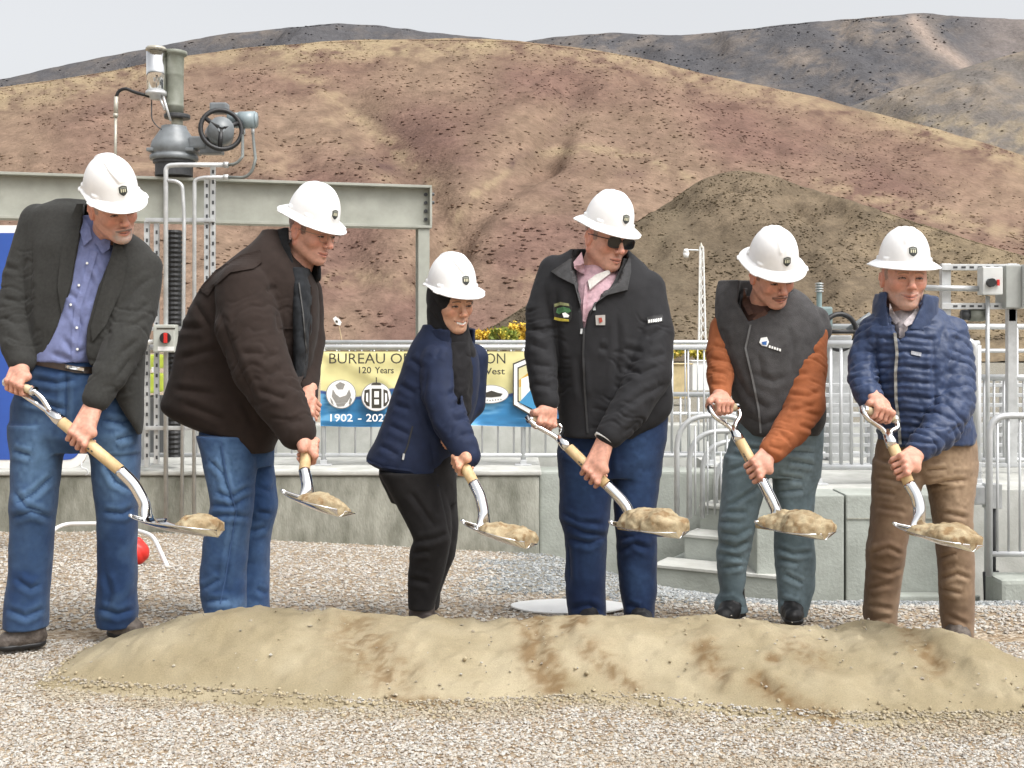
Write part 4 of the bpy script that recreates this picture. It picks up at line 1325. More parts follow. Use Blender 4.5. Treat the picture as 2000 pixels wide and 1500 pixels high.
# --- conduit rack in front of the wall, with a switch box
Yc_ = 10.02
rk = tag(empty('conduit_rack', P(330, 1010, Yc_)), 'galvanised conduits and strut rack with red-knob switch box running down the wall', 'conduit rack')
for pts, r in (([(440, 322), (345, 322), (324, 324), (324, 1020)], .020), ([(440, 346), (395, 347), (380, 352), (379, 1020)], .017), ([(322, 352), (345, 354), (356, 362), (360, 420), (355, 1020)], .016)):
    MB().tube(bend([P(x, y, Yc_) for x, y in pts], .14, 7), r, 12).build('conduit', M_GALV, rk, smooth=True)
MB().tube([P(437, 322, Yc_), P(446, 322, Yc_)], .026, 10).build('coupling', M_GALV, rk, smooth=True)
MB().tube([P(437, 346, Yc_), P(446, 346, Yc_)], .024, 10).build('coupling', M_GALV, rk, smooth=True)
for pts in ([(445, 322), (462, 320), (474, 306), (474, 262)], [(445, 346), (478, 347), (492, 336), (499, 312), (494, 262)]):
    q = [P(x, y, Yc_) for x, y in pts[:-1]] + [P(pts[-1][0], pts[-1][1], YH - .06)]
    MB().tube(bend(q, .12, 7), .013, 8).build('flexible_conduit', mat('grey_sheath', (.14, .15, .14), .6, .1, 30), rk, smooth=True)
for px, y0, y1 in ((287, 432, 912), (306, 436, 905), (416, 318, 560), (404, 345, 560)):
    o = MB().box(P(px - 4.5, y1, Yc_ + .06) - (0, .02, 0), P(px + 4.5, y0, Yc_ + .06) + np.array((0, .02, 0)), .003).build('strut', M_GALV, rk)
    for k, yy in enumerate(range(y0 + 14, y1 - 10, 20)):
        MB().box(P(px - 2.1, yy + 7, Yc_ + .037), P(px + 2.1, yy, Yc_ + .041)).build('slot', M_DKSTEEL, o)
for y_ in (430, 642, 836):
    MB().box(P(284, y_ + 4, Yc_ + .03) - (0, .015, 0), P(420 if y_ < 500 else 390, y_ - 4, Yc_ + .03) + np.array((0, .012, 0)), .003).box(
        P(288, y_ + 1.5, Yc_ + .013), P(416 if y_ < 500 else 386, y_ - 1.5, Yc_ + .016)).build('cross_channel', M_GALV, rk)
bx_ = MB().box(P(303, 688, Yc_ - .05) - (0, .06, 0), P(345, 634, Yc_ - .05) + np.array((0, .06, 0)), .01).build('switch_box', mat('box_grey', (.40, .41, .37), .5, .08, 10), rk)
MB().disc(P(323, 660, Yc_ - .12), (0, 1, 0), .046, .03, 18).build('switch_dial', M_BLACK, bx_)
MB().box(P(320, 670, Yc_ - .145) - (0, .012, 0), P(326.5, 650, Yc_ - .145) + np.array((0, .01, 0)), .004).build('switch_knob', M_RED, bx_)
MB().box(P(308, 685, Yc_ - .113), P(340, 677, Yc_ - .110)).build('name_plate', M_WHITE, bx_)
MB().box(P(306, 643, Yc_ - .113), P(342, 640, Yc_ - .110)).build('print', M_INK, bx_)
MB().tube([P(270, 668, Yc_), P(303, 668, Yc_)], .022, 10).build('conduit', M_WHITE, rk, smooth=True)
# corrugated black cover of the gate stem
pts, rad = [], []
for k in range(96):
    pts.append(P(339, 450 + k * 4.65, 10.3))
    rad.append(.068 + .009 * (k % 2))
tag(MB().tube(pts, rad, 16).build('stem_boot', M_BLACK, base=P(339, 896, 10.3), smooth=False), 'black corrugated tube around the gate stem behind the conduits', 'corrugated tube')
# machine behind the rack
mc = tag(empty('yellow_machine', P(300, 860, 12.3)), 'lime yellow machine housing half hidden behind the conduit rack', 'machine')
MB().box(P(262, 770, 12.3), P(322, 728, 12.9), .03).box(P(262, 722, 12.3), P(322, 692, 12.9), .03).build('housing', M_LIME, mc)
MB().box(P(258, 905, 12.25), P(326, 771, 12.9), .02).build('base', M_DKSTEEL, mc)
MB().box(P(296, 727, 12.27), P(303, 717, 12.3)).box(P(300, 712, 12.27), P(306, 706, 12.3)).build('sticker', M_WHITE, mc)

# --- blue sign on a tube stand
YS = 8.0
M_BLUE = mat('blue_sign_vinyl', (.028, .085, .36), .45, .06, 6)
sg = tag(empty('blue_sign', P(100, 1082, YS)), 'blue panel sign with rounded white border behind the grey blazer', 'sign')
def rrect(x0, y0, x1, y1, r, n=7):
    o = []
    for cx, cy, a0 in ((x1 - r, y0 + r, -90), (x1 - r, y1 - r, 0), (x0 + r, y1 - r, 90), (x0 + r, y0 + r, 180)):
        o += ring(cx, cy, r, r, n, a0, a0 + 90)
    return o
flat(rrect(-330, 440, 170, 914, 34), YS, M_WHITE, sg, 'border', .03)
flat(rrect(-318, 455, 157, 898, 26), YS - .004, M_BLUE, sg, 'panel', .003)
M_TUBE = mat('white_tube', (.74, .75, .75), .3, .03, 8, metal=.2)
MB().tube(bend([P(72, 1078, YS - .3), P(104, 1034, YS - .1), P(128, 1023, YS), P(215, 1022, YS), P(290, 1042, YS - .25), P(302, 1052, YS - .4), P(334, 1122, YS - .8)], .1, 6), .0135, 10).build('stand_foot', M_TUBE, sg, smooth=True)
for x_ in (62, 205):
    MB().tube([P(x_, 905, YS + .02), P(x_, 1030, YS)], .013, 8).build('stand_post', M_TUBE, sg, smooth=True)
MB().tube(bend([P(160, 903, YS - .01), P(158, 914, YS - .02), P(170, 916, YS - .02), P(173, 926, YS - .02), P(167, 928, YS - .02)], .03), .005, 6).build('hook', M_GALV, sg, smooth=True)
# red cap-like bag lying behind the blazer man's leg
gz = float(ground_z(P(262, 0, 7.3)[0], 7.3))
rb0 = P(258, 1076, 7.3)
fb = Field(rb0 - 0.2, rb0 + 0.2, .008)
fb.ell(rb0 + np.array((0, 0, -.01)), (.105, .09, .085), .02)
fb.cone(rb0 + np.array((-.02, 0, .03)), .05, rb0 + np.array((.03, 0, .055)), .03, .03)
cb = Cloth(fb, 2)
cb.fold([(262, 1050), (285, 1062)], 4, .006).fold([(270, 1068), (284, 1098)], 4, .005)
tag(cb.build('red_bag', M_RED, base=(rb0[0], rb0[1], rb0[2] - .09)), 'crumpled bright red bag lying on the gravel', 'bag')
# white board on the ground
wb = MB()
n = 40
c0 = P(1112, 1203, 5.16)
zb0 = float(ground_z(c0[0], 5.2)) + 0.016
V = [(c0[0] + .255 * math.cos(a) * (1 + .05 * math.sin(3 * a)), 5.2 + .14 * math.sin(a), zb0 + dz) for dz in (0, .006) for a in np.linspace(0, 2 * math.pi, n, endpoint=False)]
wb.add(V, [tuple(range(n))[::-1], tuple(range(n, 2 * n))] + [(i, (i + 1) % n, n + (i + 1) % n, n + i) for i in range(n)])
tag(wb.build('white_board', M_WHITE, base=(c0[0], 5.2, zb0)), 'flat white board lying on the gravel behind the sand', 'board')

# --- right-hand equipment
YE = 9.7
eq = tag(empty('cabinet_rack', P(1900, 905, YE)), 'galvanised strut frame carrying grey cabinets and a red-button switch', 'equipment rack')
for px in (1846, 1975):
    MB().box(P(px - 9, 905, YE) - (0, .03, 0), P(px + 9, 515, YE) + np.array((0, .03, 0)), .004).build('upright', M_GALV, eq)
for y_ in (522, 598):
    o = MB().box(P(1838, y_ + 6, YE - .04) - (0, .02, 0), P(1990, y_ - 6, YE - .04) + np.array((0, .015, 0)), .003).build('channel', M_GALV, eq)
    for x_ in range(1862, 1970, 16):
        MB().box(P(x_, y_ + 2, YE - .063), P(x_ + 8, y_ - 2, YE - .06)).build('slot', M_DKSTEEL, o)
MB().tube([P(1808, 562, YE - .08), P(1918, 564, YE - .08)], .024, 10).build('conduit', M_GALV, eq, smooth=True)
MB().tube([P(1929, 578, YE - .08), P(1929, 905, YE - .08)], .017, 10).build('conduit', M_GALV, eq, smooth=True)
sw = MB().box(P(1914, 576, YE - .12) - (0, .06, 0), P(1953, 522, YE - .12) + np.array((0, .06, 0)), .008).build('switch_box', mat('box_white', (.60, .61, .59), .5, .05, 10), eq)
MB().disc(P(1936, 552, YE - .2), (0, 1, 0), .035, .04, 16).build('switch_dial', M_BLACK, sw)
MB().box(P(1947, 558, YE - .2) - (0, .01, 0), P(1952, 546, YE - .2) + np.array((0, .01, 0)), .002).build('red_button', M_RED, sw)
MB().box(P(1953, 602, YE - .02) - (0, .12, 0), P(1984, 520, YE - .02) + np.array((0, .1, 0)), .008).build('cabinet', mat('box_grey2', (.33, .34, .32), .5, .08, 10), eq)
MB().box(P(1987, 602, YE - .05) - (0, .14, 0), P(2090, 518, YE - .05) + np.array((0, .12, 0)), .008).build('cabinet', mat('box_white', (.60, .61, .59), .5, .05, 10), eq)
MB().tube([P(1893, 615, YE), P(1921, 615, YE)], .055, 14).build('filter_bowl', M_PIPEGRN, eq, smooth=True)
MB().tube([P(1878, 615, YE), P(1892, 615, YE)], .045, 10).build('filter_cap', M_DKSTEEL, eq, smooth=True)
MB().box(P(1970, 628, YE - .03), P(1980, 602, YE + .02), .004).build('bracket', M_BLACK, eq)
# second hoist seen between the two men at the right
h2 = tag(empty('small_hoist', P(1636, 905, 11.0)), 'black handwheel and teal gearbox rising behind the vested man', 'hoist')
c = P(1640, 648, 11.0)
MB().tube([c + .165 * np.array((math.cos(a), .25 * math.cos(a), math.sin(a))) for a in np.linspace(0, 2 * math.pi, 33)], .024, 8, cap=False).build('handwheel', M_BLACK, h2, smooth=True)
MB().tube([c + np.array((-.16, 0, 0)), c + np.array((.16, 0, 0))], .018, 8).build('spoke', M_BLACK, h2, smooth=True)
MB().box(P(1590, 640, 11.1), P(1616, 600, 11.3), .02).tube([P(1600, 600, 11.2), P(1600, 552, 11.2)], .026, 12).build('gearbox', mat('teal_paint', (.20, .27, .27), .4, .1, 10), h2)
for k in range(4):
    MB().tube([P(1600, 553 + k * 5, 11.2), P(1600, 555 + k * 5, 11.2)], .040, 12).build('spring_coil', M_GALV, h2, smooth=True)
MB().box(P(1620, 905, 11.15), P(1655, 655, 11.3), .01).build('pedestal', M_GALV, h2)
MB().tube([P(1655, 645, 11.2), P(1700, 614, 11.2)], .025, 8).build('shaft', M_GEAR, h2, smooth=True)

# --- lattice light mast, far sign, autumn shrubs
ms = tag(empty('light_mast', P(1371, 668, 62)), 'slim white lattice mast with a lamp on its arm', 'mast')
YM = 62
legs = []
for k in range(3):
    a = R(90 + 120 * k)
    b0, b1 = P(1371, 672, YM), P(1370, 482, YM)
    p0_, p1_ = b0 + np.array((math.cos(a) * .24, math.sin(a) * .24, -1.2)), b1 + np.array((math.cos(a) * .10, math.sin(a) * .10, 0))
    legs.append((p0_, p1_))
    MB().tube([p0_, p1_], (.055, .045), 6).build('leg', M_WHITE, ms)
for k in range(13):
    t0, t1 = k / 13, (k + 1) / 13
    for i in range(3):
        a_, b_ = legs[i], legs[(i + 1) % 3]
        MB().tube([a_[0] + (a_[1] - a_[0]) * t0, b_[0] + (b_[1] - b_[0]) * t1], .022, 5).build('brace', M_WHITE, ms)
MB().tube([P(1370, 484, YM), P(1369, 474, YM)], (.12, .03), 8).build('tip', mat('beige_metal', (.42, .40, .34), .4, .1, 20, metal=.3), ms)
MB().tube([P(1369, 489, YM), P(1342, 488, YM)], .04, 6).build('arm', M_GALV, ms)
MB().tube([P(1340, 486, YM), P(1340, 494, YM)], (.10, .17), 10).tube([P(1340, 494, YM), P(1340, 503, YM)], (.17, .12), 10).build('lamp', M_WHITE, ms, smooth=True)
fs = tag(empty('marker_sign', P(668, 668, 45)), 'small white sign tilted on a thin stake at the foot of the hill', 'sign')
MB().tube([P(670, 676, 45), P(662, 636, 45)], .022, 6).build('stake', mat('pale_wood', (.45, .35, .22), .7, .1, 20), fs)
flat([(650, 622), (655, 618), (663, 624), (667, 630), (664, 636), (656, 633)], 44.9, M_WHITE, fs, 'plate', .05)
flat([(656, 625), (660, 627), (659, 631), (655, 629)], 44.88, M_INK, fs, 'print', .02)

def shrub(name, label, cx, cy0, cy1, wpx, Y, colors, n, seed, lsz=.12):
    r = np.random.default_rng(seed)
    b = P(cx, cy0, Y)
    hh = (cy0 - cy1) / F_PX * Y
    ww = wpx / F_PX * Y / 2
    t = tag(empty(name, b - np.array((0, 0, .6))), label, 'shrub', 'autumn shrubs behind the railing')
    tr = MB()
    for k in range(6):
        a = r.uniform(0, 6.28)
        tr.tube([b + np.array((0, 0, -.6)), b + np.array((math.cos(a) * ww * .3, math.sin(a) * .4, hh * .3)), b + np.array((math.cos(a) * ww * .7, math.sin(a) * .7, hh * .75))], (.05, .035, .012), 5)
    tr.build('trunk', mat('bark', (.12, .08, .05), .9, .2, 20), t)
    cl = r.uniform(-1, 1, (26, 3))
    cl = cl / np.maximum(np.linalg.norm(cl, axis=1)[:, None], .75)
    cen = b + cl * np.array((ww, ww * .8, hh * .5)) + np.array((0, 0, hh * .42))
    k = r.integers(0, 26, n)
    p = cen[k] + r.normal(0, 1, (n, 3)) * np.array((ww, ww, hh)) * .13
    d1 = r.normal(0, 1, (n, 3))
    d1 /= np.linalg.norm(d1, axis=1)[:, None]
    d2 = np.cross(d1, r.normal(0, 1, (n, 3)))
    d2 /= np.linalg.norm(d2, axis=1)[:, None]
    s = lsz * r.uniform(.5, 1.2, (n, 1))
    v = np.stack((p - d1 * s, p + d2 * s * .55, p + d1 * s, p - d2 * s * .55), 1).reshape(-1, 3)
    colr = np.array(colors)[(k * 7 + r.integers(0, 2, n)) % len(colors)] * r.uniform(.7, 1.2, (n, 1))
    obj('crown', v, np.arange(n * 4).reshape(-1, 4), mat('leaves', (1, 1, 1), .7, .1, 4, attr=True), t, col=np.repeat(colr, 4, 0), smooth=False)
YEL = [(.62, .40, .03), (.70, .48, .05), (.55, .33, .03), (.60, .45, .08), (.45, .38, .05)]
GRN = [(.20, .26, .04), (.30, .33, .05), (.50, .42, .05), (.26, .30, .06)]
shrub('autumn_shrub', 'low golden shrub above the rail next to the hijab', 950, 672, 648, 58, 58, YEL, 2600, 3)
shrub('autumn_shrub', 'green-tinged shrub between two golden ones', 985, 672, 644, 52, 57, GRN, 2600, 4)
shrub('autumn_shrub', 'tall deep gold shrub against the black jacket sleeve', 1022, 672, 634, 60, 58, YEL[:3], 3200, 5)
shrub('autumn_shrub', 'dull golden shrub seen through the pickets right of the black jacket', 1350, 700, 676, 80, 56, YEL[3:] + GRN[2:], 2400, 6)
# flat land clutter beyond the canal, seen through the rails
for i, (x0_, x1_, y0_, y1_, Y_, m_, nm, lb) in enumerate((
        (1310, 1345, 712, 760, 40, mat('straw_bale', (.50, .40, .22), .9, .2, 3), 'storage_crate', 'straw-coloured crate far behind the looped handrails'),
        (1352, 1396, 706, 735, 46, M_WHITE, 'storage_crate', 'white crate far behind the looped handrails'),
        (1604, 1640, 712, 742, 40, mat('straw_bale', (.50, .40, .22), .9, .2, 3), 'storage_crate', 'straw-coloured crate far behind the slatted screen'),
        (1646, 1660, 706, 742, 42, mat('brick_red', (.30, .08, .05), .8, .1, 5), 'marker_drum', 'rust red drum far behind the slatted screen'),
        (560, 612, 700, 742, 30, mat('brick_red', (.30, .08, .05), .8, .1, 5), 'storage_crate', 'rust red crate far behind the brown jacket'))):
    h_ = (y1_ - y0_) / F_PX * Y_
    lo = P(x0_, y1_, Y_)
    lo[2] = -0.9
    t = tag(MB().box(lo, P(x1_, y0_, Y_) + np.array((0, .8, 0)), .04).build(nm, m_, base=((lo[0] + P(x1_, 0, Y_)[0]) / 2, Y_, lo[2])), lb, 'crate' if 'crate' in nm else 'drum')
    MB().box(P(x0_ - 1.5, y0_, Y_ - .06), P(x1_ + 1.5, y0_ - 3, Y_ + .85), .02).build('lid', m_, t)
# ------------------------------------------------------------------ people
def frame(yaw, pitch, roll):
    """rows: side (towards our left when facing us), forward, up"""
    y, p, r = R(yaw), R(pitch), R(roll)
    f = np.array((math.sin(y) * math.cos(p), -math.cos(y) * math.cos(p), -math.sin(p)))
    u = np.array((math.sin(y) * math.sin(p), -math.cos(y) * math.sin(p), math.cos(p)))
    e = np.cross(f, u)
    u = u * math.cos(r) - e * math.sin(r)
    return np.array((np.cross(f, u), f, u))

def unit(v):
    v = np.asarray(v, float)
    return v / np.linalg.norm(v)

# ---- hard hat
def hat_surface(th, ps, kind):
    """point of the shell: th = angle from the front, ps = 0 at the brim .. 90 at the crown"""
    a, b, H = .1085, .130, .148
    cs, sn = np.cos(ps), np.sin(ps)
    r = np.clip(cs, 0, 1) ** .80
    x, y, z = a * r * np.sin(th), b * r * np.cos(th), H * sn ** 1.02
    # raised crown ridges of the shell: a wide band over the top that narrows to a V at the front
    up = smooth01((z - .058) / .05)
    if kind == 'cap':
        w = np.where(y > 0, .012 + .030 * smooth01((z - .06) / .07), .034)
        rdg = smooth01((w - np.abs(x)) / .007) * smooth01((z - .066) / .02)
        k = .0065 * rdg
    else:
        rdg = np.exp(-((np.abs(x) - .026) / .0085) ** 2) * smooth01((z - .07) / .02) * .9 + np.exp(-(x / .012) ** 2) * up * .9
        k = .0050 * rdg
    lug = 0
    for t0 in (R(62), R(-62), R(118), R(-118)):
        dt = np.abs((th - t0 + math.pi) % (2 * math.pi) - math.pi)
        lug = np.maximum(lug, smooth01((.15 - dt) / .03) * smooth01((.020 - z) / .004))
    k = k + .0075 * lug
    n = np.stack((x / a ** 2, y / b ** 2, z / H ** 2 + 1e-4), -1)
    n /= np.linalg.norm(n, axis=-1)[..., None]
    return np.stack((x, y, z), -1) + n * np.asarray(k)[..., None], n

def hard_hat(C, M, kind, parent, tilt=-7, emblem_th=0.0, lift=.062):
    nth, rows_ = 128, []
    th = np.linspace(0, 2 * math.pi, nth, endpoint=False)
    def ext(th):
        c = np.cos(th)
        if kind == 'cap':
            return .009 + .052 * np.clip(c, 0, 1) ** 1.3, .006 + .016 * np.clip(c, 0, 1) ** 1.2
        return .037 + .012 * np.abs(c) ** 2, .020 + .006 * np.abs(c)
    e, dr = ext(th)
    base, nb = hat_surface(th, 0 * th, kind)
    out = np.stack((np.sin(th), np.cos(th), 0 * th), -1)
    # inside of the shell, underside of the brim, edge, top of the brim, shell
    for ps in np.linspace(89.5, 4, 13):
        p, n = hat_surface(th, 0 * th + R(ps), 'none')
        rows_.append(p - n * .006)
    for t in (.0, .35, .7, 1.0):
        q = base * (1, 1, 0) + out * (e * t)[:, None]
        q[:, 2] = -.004 - dr * t ** 1.2
        rows_.append(q)
    q = rows_[-1].copy()
    q[:, :2] += out[:, :2] * .0025
    q[:, 2] += .003
    rows_.append(q)
    q = rows_[-2].copy()
    q[:, 2] += .0062
    rows_.append(q)
    for t in (.85, .6, .35, .15, .05):
        q = base * (1, 1, 0) + out * (e * t)[:, None]
        q[:, 2] = .002 - dr * t ** 1.2
        rows_.append(q)
    for ps in np.r_[1, 2.5, 4, 5.5, 7, 8.5, 10, np.linspace(13, 89.8, 44)]:
        p, n = hat_surface(th, 0 * th + R(ps), kind)
        rows_.append(p)
    V = np.concatenate(rows_)
    m = len(rows_)
    i = np.arange(m * nth).reshape(m, nth)
    F = np.stack((i[:-1], np.roll(i, -1, 1)[:-1], np.roll(i, -1, 1)[1:], i[1:]), -1).reshape(-1, 4)
    t = R(tilt)
    T = np.array(((1, 0, 0), (0, math.cos(t), -math.sin(t)), (0, math.sin(t), math.cos(t))))
    oc = np.array((0, -.012, lift))
    def W(v):
        return (v * .87 @ T.T + oc) @ M + C
    F = [F, np.stack((i[-1][::-1],), 0), np.stack((i[0],), 0)]
    ho_ = obj('hard_hat', W(V), F, mat('white_hat_shell', (.82, .82, .82), .30, .035, 16, .0003, 60, spec=.5, detail=8), parent)
    ho_['label'] = 'white full-brim hard hat with shield sticker' if kind == 'full' else 'white cap-style hard hat with shield sticker'
    # ratchet knob of the suspension at the nape
    kb = W(np.array([(0, -.128, -.030)]))[0]
    MB().obox(kb, M, (.030, .010, .012), .006).build('ratchet_knob', M_BLACK, ho_)
    # shield sticker: flat pieces bent to the shell
    def onshell(poly, lift_):
        q = np.array(poly, float)
        z = .030 + q[:, 1]
        ps = np.arcsin(np.clip(z / .148, 0, 1))
        rr = np.cos(ps) ** .8 * .12
        p, n = hat_surface(emblem_th + q[:, 0] / rr, ps, 'none')
        return W(p + n * lift_)
    def sticker(name, poly, lift_, m_):
        c = np.mean(poly, 0)
        P2 = np.array([c] + list(poly), float)
        v = onshell(P2, lift_)
        v2 = onshell(P2[1:], lift_ - .0015)
        n = len(poly)
        f = [(0, 1 + k, 1 + (k + 1) % n) for k in range(n)] + [(1 + k, 1 + n + k, 1 + n + (k + 1) % n, 1 + (k + 1) % n) for k in range(n)]
        return obj(name, np.concatenate((v, v2)), f, m_, ho_, smooth=False)
    sh = [(-.019, .034), (-.010, .038), (0, .040), (.010, .038), (.019, .034), (.019, .012), (.010, .003), (0, -.002), (-.010, .003), (-.019, .012)]
    sticker('sticker', [(x * 1.28, .019 + (y - .019) * 1.25) for x, y in sh], .0022, M_WHITE)
    sticker('shield', sh, .0034, mat('shield_ink', (.030, .034, .032), .5, .1, 20))
    g = mat('shield_grey', (.22, .23, .20), .5, .1, 20)
    sticker('shield_band', [(-.015, .032), (0, .036), (.015, .032), (.015, .028), (-.015, .028)], .0042, g)
    for x in (-.009, 0, .009):
        sticker('glyph', [(x - .0024, .0265), (x + .0024, .0265), (x + .0022, .014), (x - .0022, .014)], .0042, mat('shield_pale', (.62, .60, .44), .5, .05, 20))
    return ho_

# ---- head with a face
SKIN = {'ruddy': (.60, .325, .240), 'tan': (.45, .225, .145), 'pale': (.52, .275, .20), 'warm': (.62, .355, .240)}
def head_mesh(C, M, neck, nr, tone='ruddy', size=1.0, smile=.5, brow=(.14, .09, .06), beard=None, teeth=False, hair=(.12, .10, .09), jaw=1.0, tash=None, h=.0027, stubble=None):
    """head, face and neck; returns how to add them to a body field and how to colour the vertices. M rows are side/forward/up"""
    nl = (np.asarray(neck) - C) @ M.T / size
    def shape(field):
        f = Local(field, C, M, size)
        f.ell((0, -.014, .032), (.0765, .096, .088), .01)
        f.ell((0, .018, -.028), (.063, .066, .082), .03)
        for s in (-1, 1):
            f.cone((s * .052 * jaw, -.008, -.055), .020, (s * .018, .058, -.096), .020, .03)
            f.ell((s * .040, .052, -.030 + .004 * smile), (.025, .026, .024), .018)
            f.ell((s * .046, -.0, .01), (.026, .055, .05), .02)
        f.ell((0, .068, -.098), (.022, .022, .019), .022)
        f.cone((-.034, .075, .020), .013, (.034, .075, .020), .013, .02)
        for s in (-1, 1):
            f.ell((s * .0315, .099, -.001), (.0195, .017, .0125), .012, sub=True)
            f.ell((s * .0315, .0735, -.002), (.0150, .0140, .0125), .004)
            f.cone((s * .020, .0865, .0035), .0032, (s * .043, .080, .0025), .0032, .004)
            f.cone((s * .020, .0858, -.0085), .0026, (s * .042, .080, -.007), .0026, .004)
            f.cone((s * .016, .089, .018), .0058, (s * .046, .078, .019), .005, .008)
        f.cone((0, .084, .010), .0085, (0, .1075, -.030), .0108, .012)
        f.ell((0, .1085, -.033), (.0125, .0115, .0105), .008)
        for s in (-1, 1):
            f.ell((s * .0135, .0955, -.0375), (.0088, .0105, .0078), .006)
            f.ell((s * .0068, .1015, -.0445), (.0036, .0045, .003), .003, sub=True)
            f.cone((s * .0175, .0950, -.036), .0028 + .0008 * smile, (s * (.031 + .006 * smile), .0795, -.067), .0030 + .001 * smile, .006, sub=True)
            f.cone((s * .047, .069, .001), .0012, (s * .057, .056, -.004), .0010, .003, sub=True)
            f.cone((s * .022, .0905, -.016), .0014, (s * .042, .0800, -.015), .0014, .006, sub=True)
        cz = -.072 + .008 * smile
        hw_ = .0225 + .005 * smile
        f.ell((0, .070, -.070), (.030, .0225, .022), .014)
        f.cone((-hw_, .078, cz), .0038, (0, .0935, -.0665), .0055, .006)
        f.cone((hw_, .078, cz), .0038, (0, .0935, -.0665), .0055, .006)
        f.cone((-hw_ * .8, .079, cz - .006), .0045, (0, .0915, -.0795), .0068, .006)
        f.cone((hw_ * .8, .079, cz - .006), .0045, (0, .0915, -.0795), .0068, .006)
        gap = .0040 if teeth else .0016
        for s in (-1, 1):
            f.cone((s * (hw_ + .002), .081, cz - .001), .0016, (0, .0975, -.0735), gap, .003, sub=True)
        f.ell((0, .0985, -.0885), (.015, .006, .004), .006, sub=True)
        if teeth:
            f.ell((0, .0815, -.0725), (.0205, .0105, .0065), .002)
        for s in (-1, 1):
            f.ell((s * .0795, -.010, -.012), (.0075, .0195, .0315), .005)
            f.ell((s * .0865, -.006, -.010), (.005, .0115, .020), .004, sub=True)
            f.cone((s * .083, -.022, .012), .0048, (s * .084, -.026, -.010), .0048, .004)
        if beard:
            f.ell((0, .070, -.100), (.027, .027, .020), .008)
            for s in (-1, 1):
                f.cone((s * .029, .074, -.070), .0065, (s * .022, .074, -.096), .0075, .006)
        if tash or beard:
            for s in (-1, 1):
                f.cone((s * .002, .1000, -.0560), .0048, (s * .0275, .0840, -.0655 + .004 * smile), .0036, .004)
        f.cone((0, -.022, -.065), .056, nl, nr / size, .02)
    cz = -.072 + .008 * smile
    hw_ = .0225 + .005 * smile
    def paint(W):
        V = (W - C) @ M.T / size
        n3 = fbm(V / .02, 3, 5)
        x, y, z = V.T
        ax = np.abs(x)
        sk = np.array(SKIN[tone])
        c = np.tile(sk, (len(V), 1)) * (1 + .07 * n3)[:, None]
        def lay(mask, colr):
            nonlocal c
            mask = np.clip(mask, 0, 1)[:, None]
            c = c * (1 - mask) + np.asarray(colr) * mask
        red = sk * np.array((1.06, .74, .70))
        lay(.55 * np.exp(-(((ax - .042) / .02) ** 2 + ((z + .03) / .02) ** 2)) * (y > .03), red)
        lay(.6 * np.exp(-((x / .015) ** 2 + ((z + .034) / .014) ** 2)) * (y > .09), red)
        lay(.5 * (ax > .074) * (y < .02), red)
        lay(.35 * (z < -.115), sk * np.array((.92, .78, .74)))
        # eyes: shade painted into socket and lid folds, lid line, a slit of white, dark iris
        er = ((ax - .0315) / .0125) ** 2
        lay(.35 * np.exp(-(((ax - .031) / .017) ** 2 + ((z + .002) / .010) ** 2)) * (y > .06), sk * np.array((.62, .5, .48)))
        et = .0031 - .0013 * min(smile, 1.)
        lay((er < 1) * (np.abs(z + .0026 + .002 * er) < et) * (y > .06), (.32, .27, .24))
        lay((((ax - .0315) / .0052) ** 2 < 1) * (np.abs(z + .0026) < et) * (y > .06), (.02, .014, .012))
        lay(.6 * (er < 1.1) * (np.abs(z + .0066 - .001 * er) < .0013) * (y > .06), sk * np.array((.45, .32, .30)))
        lay((er < 1.35) * (np.abs(z - .0008 + .003 * er) < .0021) * (y > .06), (.03, .02, .016))
        lay(.5 * (er < 1.7) * (np.abs(z - .0072 + .002 * er) < .0016) * (y > .05), sk * np.array((.5, .36, .33)))
        # brows, lips
        bz = .0195 - .0045 * ((ax - .026) / .02) ** 2
        lay(.75 * (ax > .012) * (ax < .048) * smooth01((.0048 - np.abs(z - bz)) / .003) * (y > .05), brow)
        lz = -.0725 + (.008 * smile) * (ax / hw_) ** 2
        lay(.70 * (ax < hw_) * (np.abs(z - lz) < .0105 * (1 - .75 * (ax / hw_) ** 2)) * (y > .07), sk * np.array((.82, .50, .48)))
        lay(.9 * (ax < hw_ + .003) * (np.abs(z - (-.0735 + (.0075 * smile) * (ax / hw_) ** 2)) < .0017) * (y > .06), (.09, .03, .025))
        if teeth:
            lay((ax < .0215) * (np.abs(z + .0722 - .0075 * (ax / hw_) ** 2) < .0042) * (y > .07) * (y < .0955), (.72, .68, .62))
        if beard:
            g = np.maximum(np.exp(-(((ax) / .030) ** 4 + ((z + .100) / .019) ** 4)), np.exp(-(((ax - .028) / .008) ** 2 + ((z + .08) / .022) ** 4)))
            lay(.85 * g * (y > .04) * (z < -.0815) * (.75 + .4 * noise(V / .004, 9)), beard)
            lay(.8 * np.exp(-((ax - .028) / .0075) ** 2) * (z < -.062) * (z > -.10) * (y > .04) * (.75 + .4 * noise(V / .004, 9)), np.asarray(beard) * .8)
        if tash or beard:
            t_ = np.asarray(tash if tash else np.asarray(beard) * .45)
            mz = -.0575 - .0075 * np.clip(ax / .028, 0, 1.2)
            lay(.9 * (ax < .031) * smooth01((.0058 - np.abs(z - mz)) / .003) * (y > .07), t_)
        if hair is not None:
            hm = smooth01((z - .004 + .6 * np.maximum(y - .005, 0)) / .01) * (y < .035) * (ax < .0775)
            hm = np.maximum(hm, smooth01((-.03 - y) / .012) * smooth01((z + .075) / .015) * (ax < .079))
            hm = np.maximum(hm, smooth01((.010 - np.abs(y - .022)) / .005) * (z > -.012) * (ax > .05))
            lay(.9 * hm * (.8 + .3 * noise(V / .003, 4)), hair)
